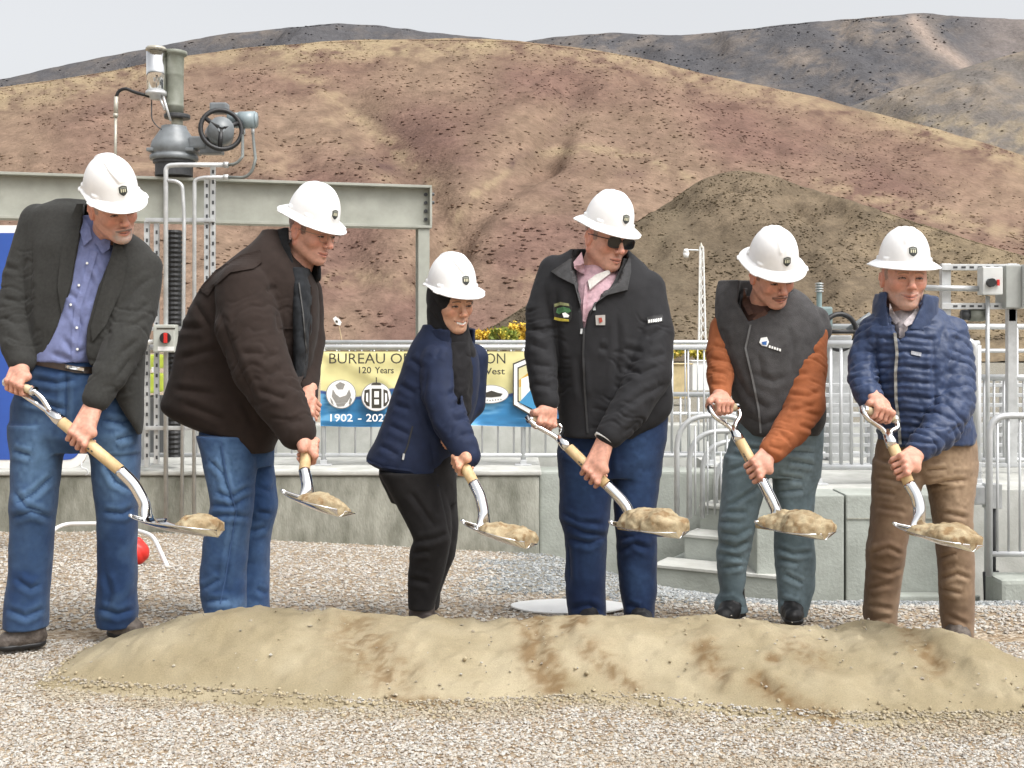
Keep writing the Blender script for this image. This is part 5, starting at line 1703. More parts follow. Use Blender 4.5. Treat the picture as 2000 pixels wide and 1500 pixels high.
        if stubble:
            sm = (smooth01((-.048 - z) / .012) * smooth01((z + .125) / .01) * (y > .0) * (1 - np.exp(-((ax / .024) ** 4 + ((z + .072) / .011) ** 4)))) * (.7 + .5 * noise(V / .004, 9))
            lay(.45 * sm, stubble)
        stub = .16 * (z < -.045) * (y > .0) * (z > -.112)
        if tone != 'warm':
            lay(stub, sk * np.array((.62, .60, .62)))
        return c
    return shape, paint, C, .235 * size, np.asarray(neck, float), nr

# ---- a hand closed round a bar
def hand_mesh(G, T, wrist, r_bar, back, thumb, tone='ruddy', size=1.0, h=.0031, fist=0.0):
    """G: where the palm meets the bar, T: direction of the bar (towards the thumb side when thumb=+1), wrist: world point inside the sleeve,
    back: direction that the back of the hand faces"""
    G, T, wrist = np.asarray(G, float), unit(T) * thumb, np.asarray(wrist, float)
    u = wrist - G
    u = unit(u - T * (u @ T))
    v = np.asarray(back, float)
    v = unit(v - T * (v @ T) - u * (v @ u))
    r = r_bar
    def pt(phi, rad, ax):
        """phi: angle from the back of the hand round the far side of the bar"""
        a = R(phi)
        return G + T * ax + rad * (math.cos(a) * v - math.sin(a) * u)
    s = size
    knk = []
    tip = [None]
    def shape(f):
        pr = r + .0125 * s
        wv_ = wrist
        for k, (ax, rad) in enumerate(((.0325, .0081), (.0110, .0085), (-.0108, .0081), (-.0310, .0071))):
            ax, rad = ax * s, rad * s
            sp = 8 - 5 * abs(k - 1)
            mcp = pt(12 - sp, pr + .006 * s, ax)
            knk.append(mcp)
            seq = [(mcp, rad * 1.12), (pt(62 + 4 * k, r + rad * 1.25 + .004, ax * 1.02), rad * 1.08), (pt(112, r + rad * 1.05, ax), rad), (pt(165, r + rad * .95, ax * .98), rad * .94), (pt(222 + 6 * (k % 2), r + rad * .9, ax * .97), rad * .84)]
            f.chain(seq, .0012)
            # palm ray towards the wrist
            f.cone(mcp, .0108 * s, wv_ + T * ax * .42 + v * .004, .0165 * s, .010)
            f.ell(mcp + v * .0045 * s, (.0088 * s,) * 3, .004)
        # heel of the hand and wrist
        heel = G + u * .036 * s + v * (r + .004)
        f.cone(heel + T * .020 * s, .0155 * s, heel - T * .022 * s, .0140 * s, .015)
        out = unit(wrist - heel)
        f.cone(heel, .021 * s, wrist, .0245 * s, .018)
        f.cone(wrist, .0245 * s, wrist + out * .05, .026 * s, .01)
        # thumb: leaves the side of the palm near the wrist and closes against the fingers
        b0 = heel + T * .026 * s
        seq = [(b0, .0150 * s), (pt(-62, r + .015 * s, .044 * s), .0130 * s), (pt(-112, r + .0115 * s, .041 * s), .0112 * s), (pt(-160, r + .0105 * s, .030 * s), .0092 * s)]
        f.chain(seq, .005)
        tip[0] = seq[-1][0]
    def paint(V):
        sk = np.array(SKIN[tone])
        c = np.tile(sk * np.array((.93, .88, .86)), (len(V), 1)) * (1 + .14 * fbm(V / .010, 3, 8))[:, None]
        for p in knk:
            d = np.linalg.norm(V - p, axis=1)
            m = (.45 * np.exp(-(d / .012) ** 2))[:, None]
            c = c * (1 - m) + sk * np.array((1.0, .68, .62)) * m
        d = np.linalg.norm(V - (tip[0] + unit(tip[0] - G) * .009 * s), axis=1)
        m = (.6 * (d < .0075 * s))[:, None]
        return c * (1 - m) + sk * np.array((1.12, .95, .92)) * m
    return shape, paint, G, wrist

class Local:
    """adds shapes given in head coordinates to a field in world coordinates"""
    def __init__(s, f, C, M, size):
        s.f, s.C, s.M, s.z = f, C, M, size
    def w(s, p):
        return (np.asarray(p, float) * s.z) @ s.M + s.C
    def cone(s, a, ra, b, rb, k=.01, sub=False):
        s.f.cone(s.w(a), ra * s.z, s.w(b), rb * s.z, k * s.z, sub)
    def ell(s, c, r, k=.01, sub=False):
        s.f.ell(s.w(c), np.asarray(r) * s.z, k * s.z, sub, M=s.M)

def body_mesh(head, hands, arms, chest):
    """head, neck, chest, arms and hands grown as ONE continuous surface"""
    hs, hp, C, hr, neck, nr = head
    pts = [C - hr, C + hr, chest - .1, chest + .1] + [h_[2] - .075 for h_ in hands] + [h_[2] + .075 for h_ in hands] + [h_[3] - .05 for h_ in hands] + [h_[3] + .05 for h_ in hands] + [p for a in arms for p, _ in a]
    pts = np.array(pts)
    f = Field(pts.min(0) - .03, pts.max(0) + .03, .0026)
    f.cone(neck, nr * .9, chest, .07, .03)
    for a, h_ in zip(arms, hands):
        f.cone(chest, .06, a[0][0], a[0][1] * .5, .03)
        f.chain([(p, r * .5) for p, r in a] + [(h_[3], .022)], .02)
    for h_ in hands:
        h_[0](f)
    hs(f)
    V, F = f.mesh(1)
    dh = [np.linalg.norm(V - (h_[2] + h_[3]) / 2, axis=1) for h_ in hands]
    c = hp(V)
    far = np.linalg.norm(V - C, axis=1) > hr * 1.05
    for h_, d in zip(hands, dh):
        m = far & (d < .22) & (d == np.minimum.reduce(dh))
        if m.any():
            c[m] = h_[1](V[m])
    return V, F, c

M_SKIN = mat('skin', (1, 1, 1), .5, .11, 70, .0009, 700, attr=True, sss=.12, spec=.4)

class Body:
    """one person: pixel rows and joints from the photo, at the depth where the person stands"""
    def __init__(s, Y0):
        s.Y0, s.sc = Y0, F_PX / Y0
    def q(s, px, py, d=0.0):
        return P(px, py, s.Y0 - d)
    def rows(s, rr):
        o = []
        for py, xl, xr, d, hd in rr:
            Y = s.Y0 - d
            o.append((P(0, py, Y)[2], P(xl, 0, Y)[0], P(xr, 0, Y)[0], Y, hd))
        return o
    def chain(s, cc):
        return [(s.q(x, y, d), r / s.sc) for x, y, d, r in cc]
    def box(s, x0, x1, y0, y1, d0=-.4, d1=.5):
        a, b = P(x0, y1, s.Y0), P(x1, y0, s.Y0)
        return (a[0] - .06, s.Y0 - d1, a[2] - .06), (b[0] + .06, s.Y0 - d0, b[2] + .06)

def garment(B, box, rows=(), chains=(), cuts=(), h=.0056, k=.012, kc=.012, n=2.3, smooth=2, collars=(), planes=(), grow=0.0):
    f = Field(*B.box(*box), h)
    for r in rows:
        f.rows(B.rows(r), k, n, grow)
    for c in chains:
        f.chain(B.chain(c), kc)
    for poly, y0, y1 in cuts:
        f.cut(poly, y0, y1)
    return f

def shoe(B, name, heel, toe, m, parent, w=.046, hgt=.075, sole=None):
    """heel/toe: (px, py of the sole, d)"""
    a, b = B.q(*heel), B.q(*toe)
    z0 = min(a[2], b[2])
    a[2] = b[2] = z0
    f = Field(np.minimum(a, b) - (.08, .08, .03), np.maximum(a, b) + (.08, .08, .16), .006)
    up = np.array((0, 0, 1.0))
    f.cone(a + up * .04, .042, a + (b - a) * .45 + up * .045, .045, .02)
    f.cone(a + (b - a) * .4 + up * .04, .042, b + up * .030, .036, .02)
    f.cone(a + up * .05, .04, a + (b - a) * .15 + up * .12, .045, .03)
    f.plane((0, 0, z0 + .004), (0, 0, -1))
    c = Cloth(f, 2)
    c.rough(.0025, .02, seed=3)
    o = c.build(name, m, parent)
    g = Field(np.minimum(a, b) - (.08, .08, .03), np.maximum(a, b) + (.08, .08, .06), .006)
    g.cone(a + up * .02, .046, b + up * .02, .040, .01)
    g.plane((0, 0, z0), (0, 0, -1))
    g.plane((0, 0, z0 + .022), (0, 0, 1))
    Cloth(g, 1).build('sole', sole or M_BLACK, o)
    return o

def collar_shell(f, a, ra, b, rb, th, k=.006, sq=None):
    """a standing collar: hollow tapered tube from a (bottom) to b (top)"""
    a, b = np.asarray(a, float), np.asarray(b, float)
    m = max(ra, rb) + th + .03
    sl, x, y, z = f.reg(np.minimum(a, b) - m, np.maximum(a, b) + m)
    ba = b - a
    L_ = np.linalg.norm(ba)
    X, Y, Z = x - a[0], y - a[1], z - a[2]
    t = (X * ba[0] + Y * ba[1] + Z * ba[2]) / L_ ** 2
    tc = np.clip(t, 0, 1)
    q = np.sqrt((X - tc * ba[0]) ** 2 + (Y - tc * ba[1]) ** 2 + (Z - tc * ba[2]) ** 2)
    d = np.abs(q - (ra + tc * (rb - ra))) - th
    d = np.maximum(d, np.maximum(-t, t - 1) * L_)
    f.blend(sl, d.astype(np.float32), k, False)

def person(B, label, base_px, skin_parts, arms, chest):
    V, F, c = body_mesh(skin_parts[0], skin_parts[1:], [B.chain(a) for a in arms], B.q(*chest))
    b = B.q(*base_px)
    b[2] = float(ground_z(b[0], b[1]))
    return tag(obj('person', V, F, M_SKIN, base=b, col=c), label, 'person', 'people with shovels behind the sand')

def fabric(name, col, rough=.9, var=.12, scale=14., bump=.0005, bscale=520., col2=None, sheen=.15, spec=.2, stretch=None):
    sheen *= .2
    return mat(name, col, rough, var, scale, bump, bscale, color2=col2, sheen=sheen, spec=spec, stretch=stretch, detail=6)

def denim(name, dark, light):
    return mat(name, (1, 1, 1), .92, .13, 26, .0012, 520, attr=True, spec=.15, sheen=.1)

def fade_and_light(c, dark, light, spots, seed=0):
    """washed-out areas of denim, or side light painted on a leg: pixel spots (x, y, rx, ry, amount), plus seams of wear"""
    q = proj(c.V)
    a = .18 * smooth01(.5 + fbm(c.V / .12, 3, seed))
    for x, y, rx, ry, k in spots:
        a = np.maximum(a, k * np.exp(-(((q[:, 0] - x) / rx) ** 2 + ((q[:, 1] - y) / ry) ** 2)) * c.front())
    # worn ridges, unworn hollows
    curv = ((relax(c.V, c.F, 1.0) - c.V) * c.N).sum(1)
    a = a * np.clip(1 - curv / .0006, .35, 1.6)
    a = np.clip(a + .05 * fbm(c.V / .03, 3, seed + 3), 0, 1)[:, None]
    return np.asarray(dark) * (1 - a) + np.asarray(light) * a

def lay(bvh, name, poly, m, parent, dflt, lift=.004, thick=.006, step=4., wave=0., spread=.12):
    v, f = patch(bvh, poly, dflt, step, lift, thick, wave, spread=spread)
    return obj(name, v, f, m, parent, smooth=False)

def stroke(pts, w):
    """outline of a stripe of width w px along a polyline"""
    pts = np.asarray(pts, float)
    t = np.gradient(pts, axis=0)
    t /= np.linalg.norm(t, axis=1)[:, None] + 1e-9
    n = np.stack((-t[:, 1], t[:, 0]), 1) * w / 2
    return list(map(tuple, np.concatenate((pts + n, (pts - n)[::-1]))))
# ------------------------------------------------------------------ shovels
M_WOOD = mat('ash_wood', (.52, .36, .18), .5, .12, 7, .0006, 90, color2=(.66, .49, .27), stretch=(6, 6, 1.2), detail=6)
M_GRIP = mat('grip_wood', (.50, .40, .25), .55, .1, 30)
def shovel(B, label, bar0, bar1, s0, s1, neck_pts, J, heading, pitch=6, roll=8, blen=.29, heap=None, heap_label='', r=.0205):
    b0, b1, S0, S1, Jw = B.q(*bar0), B.q(*bar1), B.q(*s0), B.q(*s1), B.q(*J)
    t = tag(empty('shovel', Jw), label, 'shovel', 'ceremonial shovels')
    MB().tube([S0, S0 + (S1 - S0) * .5, S1], (r, r * 1.04, r), 16).build('wooden_shaft', M_WOOD, t, smooth=True)
    ax = unit(S1 - S0)
    g = MB().tube([b0, b1], .0155, 14).build('grip_bar', M_GRIP, t, smooth=True)
    y0 = S0 - ax * .045
    for e in (b0, b1):
        k = (e - (b0 + b1) / 2)
        pts = bend([e + k * .06 - ax * .012, e + k * .12 + ax * .035, y0 + k * .18, S0 + ax * .002 + k * .02], .05, 7)
        MB().tube(pts, .0098, 10).build('yoke_arm', M_CHROME, t, smooth=True)
        MB().disc(e, k, .018, .012, 14).build('end_cap', M_CHROME, t, smooth=False)
    MB().tube([y0, S0, S0 + ax * .02], (.015, .0215, .0218), 16).build('yoke_socket', M_CHROME, t, smooth=True)
    h, p, ro = R(heading), R(pitch), R(roll)
    Ld = np.array((math.cos(h) * math.cos(p), -math.sin(h) * math.cos(p), -math.sin(p)))
    W0 = unit(np.array((-math.sin(h), -math.cos(h), 0)))
    N0 = np.cross(Ld, W0)
    if N0[2] < 0:
        N0 = -N0
    Wd = W0 * math.cos(ro) + N0 * math.sin(ro)
    Nd = unit(N0 * math.cos(ro) - W0 * math.sin(ro))
    # blade: dished sheet with a rolled step at the back and a rounded point
    nu_, nv_ = 30, 25
    u_, v_ = np.meshgrid(np.linspace(0, 1, nu_), np.linspace(-1, 1, nv_), indexing='ij')
    hwid = .112 * np.where(u_ < .55, 1 - .04 * u_, (1 - .022) * np.sqrt(np.clip(1 - ((u_ - .55) / .455) ** 2.2, .004, 1)))
    hgt = .024 * (v_ ** 2) * np.sin(np.clip(u_ * 1.25, 0, 1) * math.pi * .5 + .35) + .022 * (1 - u_) ** 6 + .010 * u_ ** 3
    top = Jw + (u_ * blen)[..., None] * Ld + (v_ * hwid)[..., None] * Wd + (hgt - .012)[..., None] * Nd
    bot = top - Nd * .0028
    n_ = nu_ * nv_
    gf = grid_faces(nu_, nv_)
    i_ = np.arange(n_).reshape(nu_, nv_)
    ed = [np.stack((e[:-1], e[1:], e[1:] + n_, e[:-1] + n_), -1) for e in (i_[:, 0][::-1], i_[-1, :][::-1], i_[:, -1], i_[0, :])]
    bl = obj('blade', np.concatenate((top.reshape(-1, 3), bot.reshape(-1, 3))), np.concatenate([gf[:, ::-1], gf + n_] + [e[:, ::-1] for e in ed]), M_CHROME, t)
    step = top[0] + Nd * .003
    MB().tube([step[k] for k in range(0, nv_, 2)], .0055, 8).build('step_roll', M_CHROME, bl, smooth=True)
    # neck: round tube that bends down and flattens into the blade
    path = [S1 - ax * .004] + [B.q(*p_) for p_ in neck_pts] + [Jw + Nd * .012, Jw + Ld * blen * .20 - Nd * .006, Jw + Ld * blen * .36 - Nd * .008]
    path = np.array(path)
    tt = np.r_[0, np.cumsum(np.linalg.norm(np.diff(path, axis=0), axis=1))]
    ts = np.linspace(0, tt[-1], 34)
    pp_ = np.stack([np.interp(ts, tt, path[:, i]) for i in range(3)], 1)
    for _ in range(5):
        pp_[1:-1] = .5 * pp_[1:-1] + .25 * (pp_[:-2] + pp_[2:])
    tj = tt[-3]
    V, F = [], []
    nn = 16
    for i in range(len(pp_)):
        tg = unit(pp_[min(i + 1, len(pp_) - 1)] - pp_[max(i - 1, 0)])
        side = unit(Wd - tg * (Wd @ tg))
        nor = np.cross(side, tg)
        fl = float(smooth01((ts[i] - tj + .06) / .10))
        a_ = .0215 * (1 - fl) + (.046 * (1 - .55 * float(smooth01((ts[i] - tj - .03) / .08)))) * fl
        b_ = .0215 * (1 - fl) + .006 * fl
        for k in range(nn):
            an = 2 * math.pi * k / nn
            V.append(pp_[i] + side * a_ * math.cos(an) + nor * b_ * math.sin(an))
    for i in range(len(pp_) - 1):
        for k in range(nn):
            k2 = (k + 1) % nn
            F.append((i * nn + k, i * nn + k2, (i + 1) * nn + k2, (i + 1) * nn + k))
    F += [tuple(range(nn))[::-1], tuple((len(pp_) - 1) * nn + k for k in range(nn))]
    obj('neck', V, F, M_CHROME, t)
    mid = S0 + (S1 - S0) * .62
    cm = unit(np.array((0, 0, CAM_Z)) - mid)
    cm = unit(cm - ax * (cm @ ax))
    sd = np.cross(ax, cm)
    for k in range(5):
        c_ = S0 + (S1 - S0) * (.40 + .05 * k) + r * 1.02 * (cm * .85 + sd * .5)
        MB().obox(c_, (ax, sd, cm), (.0042, .0035 + .002 * (k % 2), .0012), 0).build('stamp', M_INK, t)
    # the sand it carries
    u0, u1, hh, wv_ = heap
    a = Jw + Ld * blen * u0
    b = Jw + Ld * blen * u1
    f = Field(np.minimum(a, b) - .17, np.maximum(a, b) + .17, .006)
    for k in range(9):
        tk = (k + .5) / 9
        c_ = a + (b - a) * tk + Wd * rng.uniform(-.04, .04) * wv_ + Nd * (.002 + hh * .25 * math.sin(math.pi * min(1, tk * 1.1)) * rng.uniform(.4, 1.2))
        rr_ = hh * (.52 + .42 * math.sin(math.pi * tk)) * rng.uniform(.85, 1.1)
        f.ell(c_, (.034 + .025 * wv_, .042 * wv_ + .018, rr_), .03, M=np.array((Ld, Wd, Nd)))
    f.ell((a + b) / 2 - Nd * .002, (np.linalg.norm(b - a) * .56, .098 * min(wv_, 1.0), hh * .42), .02, M=np.array((Ld, Wd, Nd)))
    # keep it on the sheet: inside the blade's outline and above its surface
    X_, Y_, Z_ = f.ax[0][:, None, None] - Jw[0], f.ax[1][None, :, None] - Jw[1], f.ax[2][None, None, :] - Jw[2]
    ul = (X_ * Ld[0] + Y_ * Ld[1] + Z_ * Ld[2]) / blen
    vl = X_ * Wd[0] + Y_ * Wd[1] + Z_ * Wd[2]
    nl_ = X_ * Nd[0] + Y_ * Nd[1] + Z_ * Nd[2]
    ww = .112 * np.where(ul < .55, 1 - .04 * ul, .978 * np.sqrt(np.clip(1 - ((ul - .55) / .455) ** 2.2, .004, 1)))
    hs_ = .024 * np.clip(vl / np.maximum(ww, .01), -1, 1) ** 2 * np.sin(np.clip(ul * 1.25, 0, 1) * math.pi * .5 + .35) + .010 * np.clip(ul, 0, 1) ** 3
    lump = .5 * noise(np.stack(np.broadcast_arrays(X_ * 60, Y_ * 60, Z_ * 60), -1), 3) * .008
    f.v = np.maximum(f.v + lump.astype(np.float32), np.maximum(np.maximum(np.abs(vl) - ww + .004, (ul - .985) * blen), hs_ - .0125 - nl_).astype(np.float32))
    c = Cloth(f, 1)
    c.rough(.004, .020, seed=int(J[0]), oct=4, mask=smooth01(((c.V - Jw) @ Nd - .008) / .015))
    n1 = smooth01(.5 + .6 * fbm(c.V * 35, 4, 5))[:, None]
    colr = np.array((.30, .222, .128)) * (1 - n1) + np.array((.43, .355, .23)) * n1
    dk = (smooth01((fbm(c.V * 30, 3, 9) - .45) / .25) * .7)[:, None]
    colr = colr * (1 - dk) + np.array((.22, .13, .06)) * dk
    o = c.build('sand_load', M_SAND, base=Jw, col=colr)
    tag(o, heap_label, 'sand', 'sand lying on the shovels')
    return dict(b0=b0, b1=b1, S0=S0, S1=S1, ax=ax)

def at_shaft(sv, t):
    return sv['S0'] + (sv['S1'] - sv['S0']) * t

TOCAM = np.array((0, -1.0, .12))

# ------------------------------------------------------------------ 1: grey blazer, blue shirt, goatee
B = Body(4.50)
sv = shovel(B, 'shovel held by the man in the grey blazer, thin wedge of sand near its tip', (14, 746, .20), (66, 764, .25), (112, 817, .27), (236, 920, .31),
            [(262, 946, .32), (281, 980, .33)], (287, 1022, .335), 18, 6, 12, heap=(.60, 1.0, .048, .9), heap_label='small wedge of sand at the tip of the blazer man\'s shovel')
C1, M1 = B.q(221, 404, .15), frame(44, 22, -14)
parts = [head_mesh(C1, M1, B.q(190, 500, -.02), .062, 'ruddy', 1.0, 1.0, (.20, .15, .12), beard=(.50, .46, .42), hair=(.25, .22, .20)),
         hand_mesh((sv['b0'] + sv['b1']) / 2, sv['b1'] - sv['b0'], B.q(42, 704, .16), .016, (-.3, -.75, .6), -1, 'ruddy', 1.02),
         hand_mesh(at_shaft(sv, .40), sv['ax'], B.q(187, 782, .24), .021, (.55, -.75, .3), -1, 'ruddy', 1.05)]
p1 = person(B, 'man in grey blazer and blue shirt with grey goatee, leaning over his shovel', (150, 1250, 0), parts, [[(74, 440, .0, 34), (44, 540, .03, 34), (30, 620, .08, 32), (34, 676, .14, 27)], [(282, 530, .03, 32), (266, 600, .07, 38), (246, 668, .14, 36), (212, 735, .21, 30)]], (180, 530, -.02))
hard_hat(C1, M1, 'cap', p1, -6, emblem_th=R(0))
Y0 = B.Y0
box1 = (-30, 345, 360, 880)
f = garment(B, box1, rows=[[(391, 128, 172, -.02, .045), (399, 78, 182, -.01, .075), (412, 62, 196, .0, .095), (440, 54, 236, .0, .115), (480, 52, 292, .02, .13), (520, 52, 308, .03, .135), (580, 54, 298, .04, .14), (640, 56, 284, .05, .14), (690, 56, 278, .05, .14), (712, 60, 272, .05, .135)],
                       [(680, 196, 282, .09, .085), (740, 214, 279, .09, .075), (790, 236, 279, .08, .06), (825, 258, 278, .08, .045), (850, 270, 277, .07, .02)]],
            chains=[[(74, 432, .0, 34), (44, 540, .03, 36), (29, 620, .08, 34), (34, 676, .14, 29), (42, 706, .17, 25)],
                    [(284, 522, .03, 34), (266, 600, .07, 40), (246, 668, .14, 39), (212, 735, .21, 32), (190, 778, .245, 26)]], kc=.008,
            cuts=[([(166, 398), (156, 470), (140, 560), (112, 640), (84, 700), (80, 730), (182, 732), (168, 690), (170, 640), (192, 560), (220, 492), (222, 455), (190, 425)], Y0 - .5, Y0 - .0)])
c = Cloth(f, 2)
c.folds([[(4, 582), (40, 590), (58, 580)], [(2, 620), (34, 632), (56, 628)], [(10, 655), (40, 668)], [(62, 470), (60, 560), (58, 650)], [(300, 540), (270, 560), (235, 600)], [(292, 590), (255, 620)], [(275, 660), (236, 690), (222, 720)],
         [(232, 530), (212, 620), (208, 680)], [(256, 700), (228, 740)], [(215, 770), (250, 760), (268, 720)], [(8, 520), (36, 528)], [(250, 640), (282, 622)]], 5, .007)
c.rough(0.00193, .09, seed=11).rings(B.q(60, 500, .02), B.q(34, 690, .15), .085, .004, .05, 4).rings(B.q(268, 590, .07), B.q(195, 775, .24), .09, .004, .055, 6)
M_TWEED = fabric('charcoal_tweed', (.033, .033, .031), .95, .14, 90, .0005, 480, sheen=.25)
jk = c.build('blazer', M_TWEED, p1)
bv = c.bvh()
lay(bv, 'lapel', [(163, 398), (150, 398), (136, 430), (118, 500), (112, 560), (120, 612), (136, 560), (152, 470)], M_TWEED, jk, Y0, .009, .010, spread=.05)
lay(bv, 'lapel', [(222, 480), (238, 478), (250, 505), (240, 560), (206, 636), (180, 668), (177, 640), (199, 560)], M_TWEED, jk, Y0, .009, .010, spread=.05)
f = garment(B, (60, 260, 380, 760), rows=[[(424, 158, 222, .0, .075), (460, 146, 232, .02, .10), (520, 120, 240, .04, .118), (600, 94, 224, .055, .122), (680, 70, 205, .06, .122), (708, 66, 192, .06, .12)]], h=.006)
c = Cloth(f, 2)
c.folds([[(165, 520), (185, 560), (172, 600)], [(140, 600), (160, 640)], [(120, 660), (150, 690), (170, 680)], [(176, 500), (200, 540)], [(130, 570), (158, 590)], [(100, 690), (140, 706)], [(168, 610), (150, 660)]], 5, .008)
c.rough(0.00275, .05, seed=13)
M_SHIRT = fabric('blue_shirt', (.165, .19, .345), .8, .12, 40, .0006, 500, sheen=.05)
sh = c.build('shirt', M_SHIRT, p1)
bv = c.bvh()
lay(bv, 'placket', stroke([(184, 490), (170, 540), (152, 600), (146, 660), (146, 716)], 13), M_SHIRT, sh, Y0, .005, .005)
for x_, y_ in ((170, 514), (154, 557), (138, 595), (150, 640), (151, 682)):
    lay(bv, 'button', ring(x_, y_, 2.6, 2.6, 10), M_WHITE, sh, Y0, .009, .006, 3.)
for poly in ([(162, 420), (156, 452), (164, 480), (180, 466), (176, 444)], [(186, 474), (200, 496), (214, 486), (216, 470), (204, 466)]):
    lay(bv, 'collar', poly, M_SHIRT, sh, Y0 - .08, .014, .012)
for a_, r_ in (((41, 708, .165), 24), ((188, 785, .24), 24.5)):
    e = B.q(*a_)
    w_ = B.q(44, 690, .15) if a_[0] < 100 else B.q(197, 764, .23)
    MB().tube([w_, e, e + unit(e - w_) * .012], (.040, .044, .044), 20).build('shirt_cuff', M_SHIRT, p1, smooth=True)
D1, L1 = (.019, .043, .108), (.105, .185, .305)
f = garment(B, (-20, 300, 690, 1240), rows=[[(692, 66, 194, .05, .112), (704, 62, 196, .05, .115), (740, 42, 226, .04, .128), (790, 24, 260, .03, .128), (850, 21, 270, .03, .122), (882, 24, 268, .02, .10)],
            [(830, 20, 130, .05, .105), (900, 27, 118, .06, .095), (960, 25, 111, .07, .09), (990, 20, 109, .08, .09), (1010, 24, 106, .07, .083), (1060, 21, 103, .06, .08), (1120, 19, 98, .05, .078), (1180, 12, 94, .05, .08), (1226, 8, 92, .05, .084)],
            [(830, 165, 271, .0, .105), (900, 181, 272, -.01, .095), (960, 186, 268, -.02, .09), (1010, 192, 266, -.03, .085), (1100, 193, 265, -.06, .08), (1170, 191, 265, -.08, .08), (1192, 186, 270, -.09, .084), (1222, 192, 266, -.1, .084)]], h=.0058, k=.016)
c = Cloth(f, 2)
c.folds([[(30, 985), (70, 960), (104, 930)], [(24, 1012), (60, 1000), (100, 1012)], [(28, 960), (50, 990), (88, 1000)], [(260, 960), (225, 940), (200, 900)], [(200, 1000), (240, 1004), (262, 992)], [(14, 1190), (50, 1204), (88, 1188)], [(190, 1188), (230, 1200), (264, 1190)],
         [(40, 780), (90, 790), (130, 800)], [(60, 740), (110, 748), (150, 740)], [(200, 820), (240, 826), (262, 818)], [(130, 720), (128, 800), (126, 850)], [(30, 1130), (60, 1150), (80, 1140)], [(205, 1120), (215, 1160), (208, 1190)], [(24, 880), (60, 890)], [(225, 860), (260, 850)]], 5, .009)
c.rough(0.00248, .07, stretch=(1, 1, .8), seed=15)
denim1 = denim('blue_denim', D1, L1)
jn = c.build('jeans', denim1, p1, col=fade_and_light(c, D1, L1, [(70, 900, 45, 110, .75), (225, 900, 40, 90, .75), (60, 965, 40, 30, .6), (150, 790, 60, 60, .3)], 2))
bv = c.bvh()
lay(bv, 'belt', stroke([(60, 704), (110, 714), (150, 722), (194, 724)], 13), mat('brown_leather', (.03, .018, .012), .5, .2, 30), jn, Y0 - .15, .009, .01)
lay(bv, 'buckle', [(128, 713), (164, 719), (164, 725), (128, 719)], M_CHROME, jn, Y0 - .15, .019, .008)
M_HIKE = mat('brown_hiking_leather', (.055, .042, .034), .7, .3, 50, .002, 150, color2=(.12, .10, .085))
shoe(B, 'shoe', (66, 1262, .05), (14, 1266, .10), M_HIKE, p1)
shoe(B, 'shoe', (232, 1240, -.09), (262, 1243, -.08), M_HIKE, p1)

# ------------------------------------------------------------------ 2: brown work jacket, bent to the right
B = Body(4.75)
Y0 = B.Y0
sv = shovel(B, 'shovel held by the man in the brown jacket, blade tilted with dark underside showing', (612, 786, .12), (600, 826, .20), (606, 826, .22), (594, 920, .40),
            [(598, 935, .42), (601, 955, .44)], (598, 980, .45), 52, 5, 16, blen=.245, heap=(.22, .98, .036, 1.0), heap_label='flat layer of sand on the brown-jacketed man\'s shovel')
C2, M2 = B.q(610, 450, .04), frame(56, 19, -2)
parts = [head_mesh(C2, M2, B.q(572, 545, -.02), .064, 'ruddy', 1.03, .7, (.26, .19, .15), hair=(.06, .05, .045), jaw=1.08),
         hand_mesh(at_shaft(sv, .62), sv['ax'], B.q(586, 850, .31), .021, (-.45, -.85, .2), -1, 'ruddy', 1.10),
         hand_mesh((sv['b0'] + sv['b1']) / 2, sv['b1'] - sv['b0'], B.q(600, 772, .10), .016, (.5, -.8, .3), -1, 'ruddy', 1.05)]
p2 = person(B, 'man in brown canvas work jacket and jeans bending sideways with glasses on', (460, 1225, 0), parts, [[(478, 575, .12, 50), (486, 640, .19, 54), (512, 720, .24, 50), (550, 786, .285, 42)], [(585, 575, -.12, 36), (602, 660, -.12, 32), (600, 730, -.03, 25)]], (530, 570, 0))
hard_hat(C2, M2, 'full', p2, -6)
M_DUCK = fabric('brown_duck_canvas', (.025, .0172, .0145), .92, .12, 30, .0005, 400, sheen=.2)
f = garment(B, (295, 640, 430, 905, -.4, .5), rows=[[(452, 520, 556, -.03, .08), (472, 500, 566, -.02, .12), (500, 466, 580, 0, .16), (530, 426, 606, .0, .19), (560, 397, 620, 0, .195), (600, 373, 624, 0, .19), (650, 354, 621, 0, .18), (700, 342, 611, 0, .175), (750, 329, 602, 0, .175), (800, 315, 585, 0, .178), (824, 345, 565, 0, .17), (850, 418, 545, .02, .15), (882, 506, 530, .04, .10)]],
            chains=[[(478, 565, .15, 54), (486, 640, .19, 60), (512, 720, .24, 54), (550, 786, .285, 45), (580, 842, .315, 35)],
                    [(590, 570, -.14, 40), (602, 660, -.12, 34), (600, 730, -.03, 26), (599, 772, .07, 21)]], kc=.010, h=.006)
f.cut([(580, 490), (590, 560), (600, 640), (604, 720), (610, 650), (612, 560), (606, 490)], Y0 - .5, Y0 - .08)
c = Cloth(f, 2)
c.folds([[(425, 600), (452, 680), (476, 740), (500, 790)], [(545, 690), (510, 704)], [(550, 720), (520, 735)], [(590, 760), (560, 750)], [(352, 700), (390, 690), (430, 680)], [(345, 640), (400, 640)], [(340, 760), (420, 770)], [(380, 590), (410, 640), (410, 670)], [(470, 780), (500, 840)], [(548, 650), (540, 610)],
         [(360, 790), (440, 820)], [(590, 820), (560, 826)], [(520, 570), (540, 560)], [(470, 690), (520, 690)], [(500, 760), (560, 780)]], 6, .009)
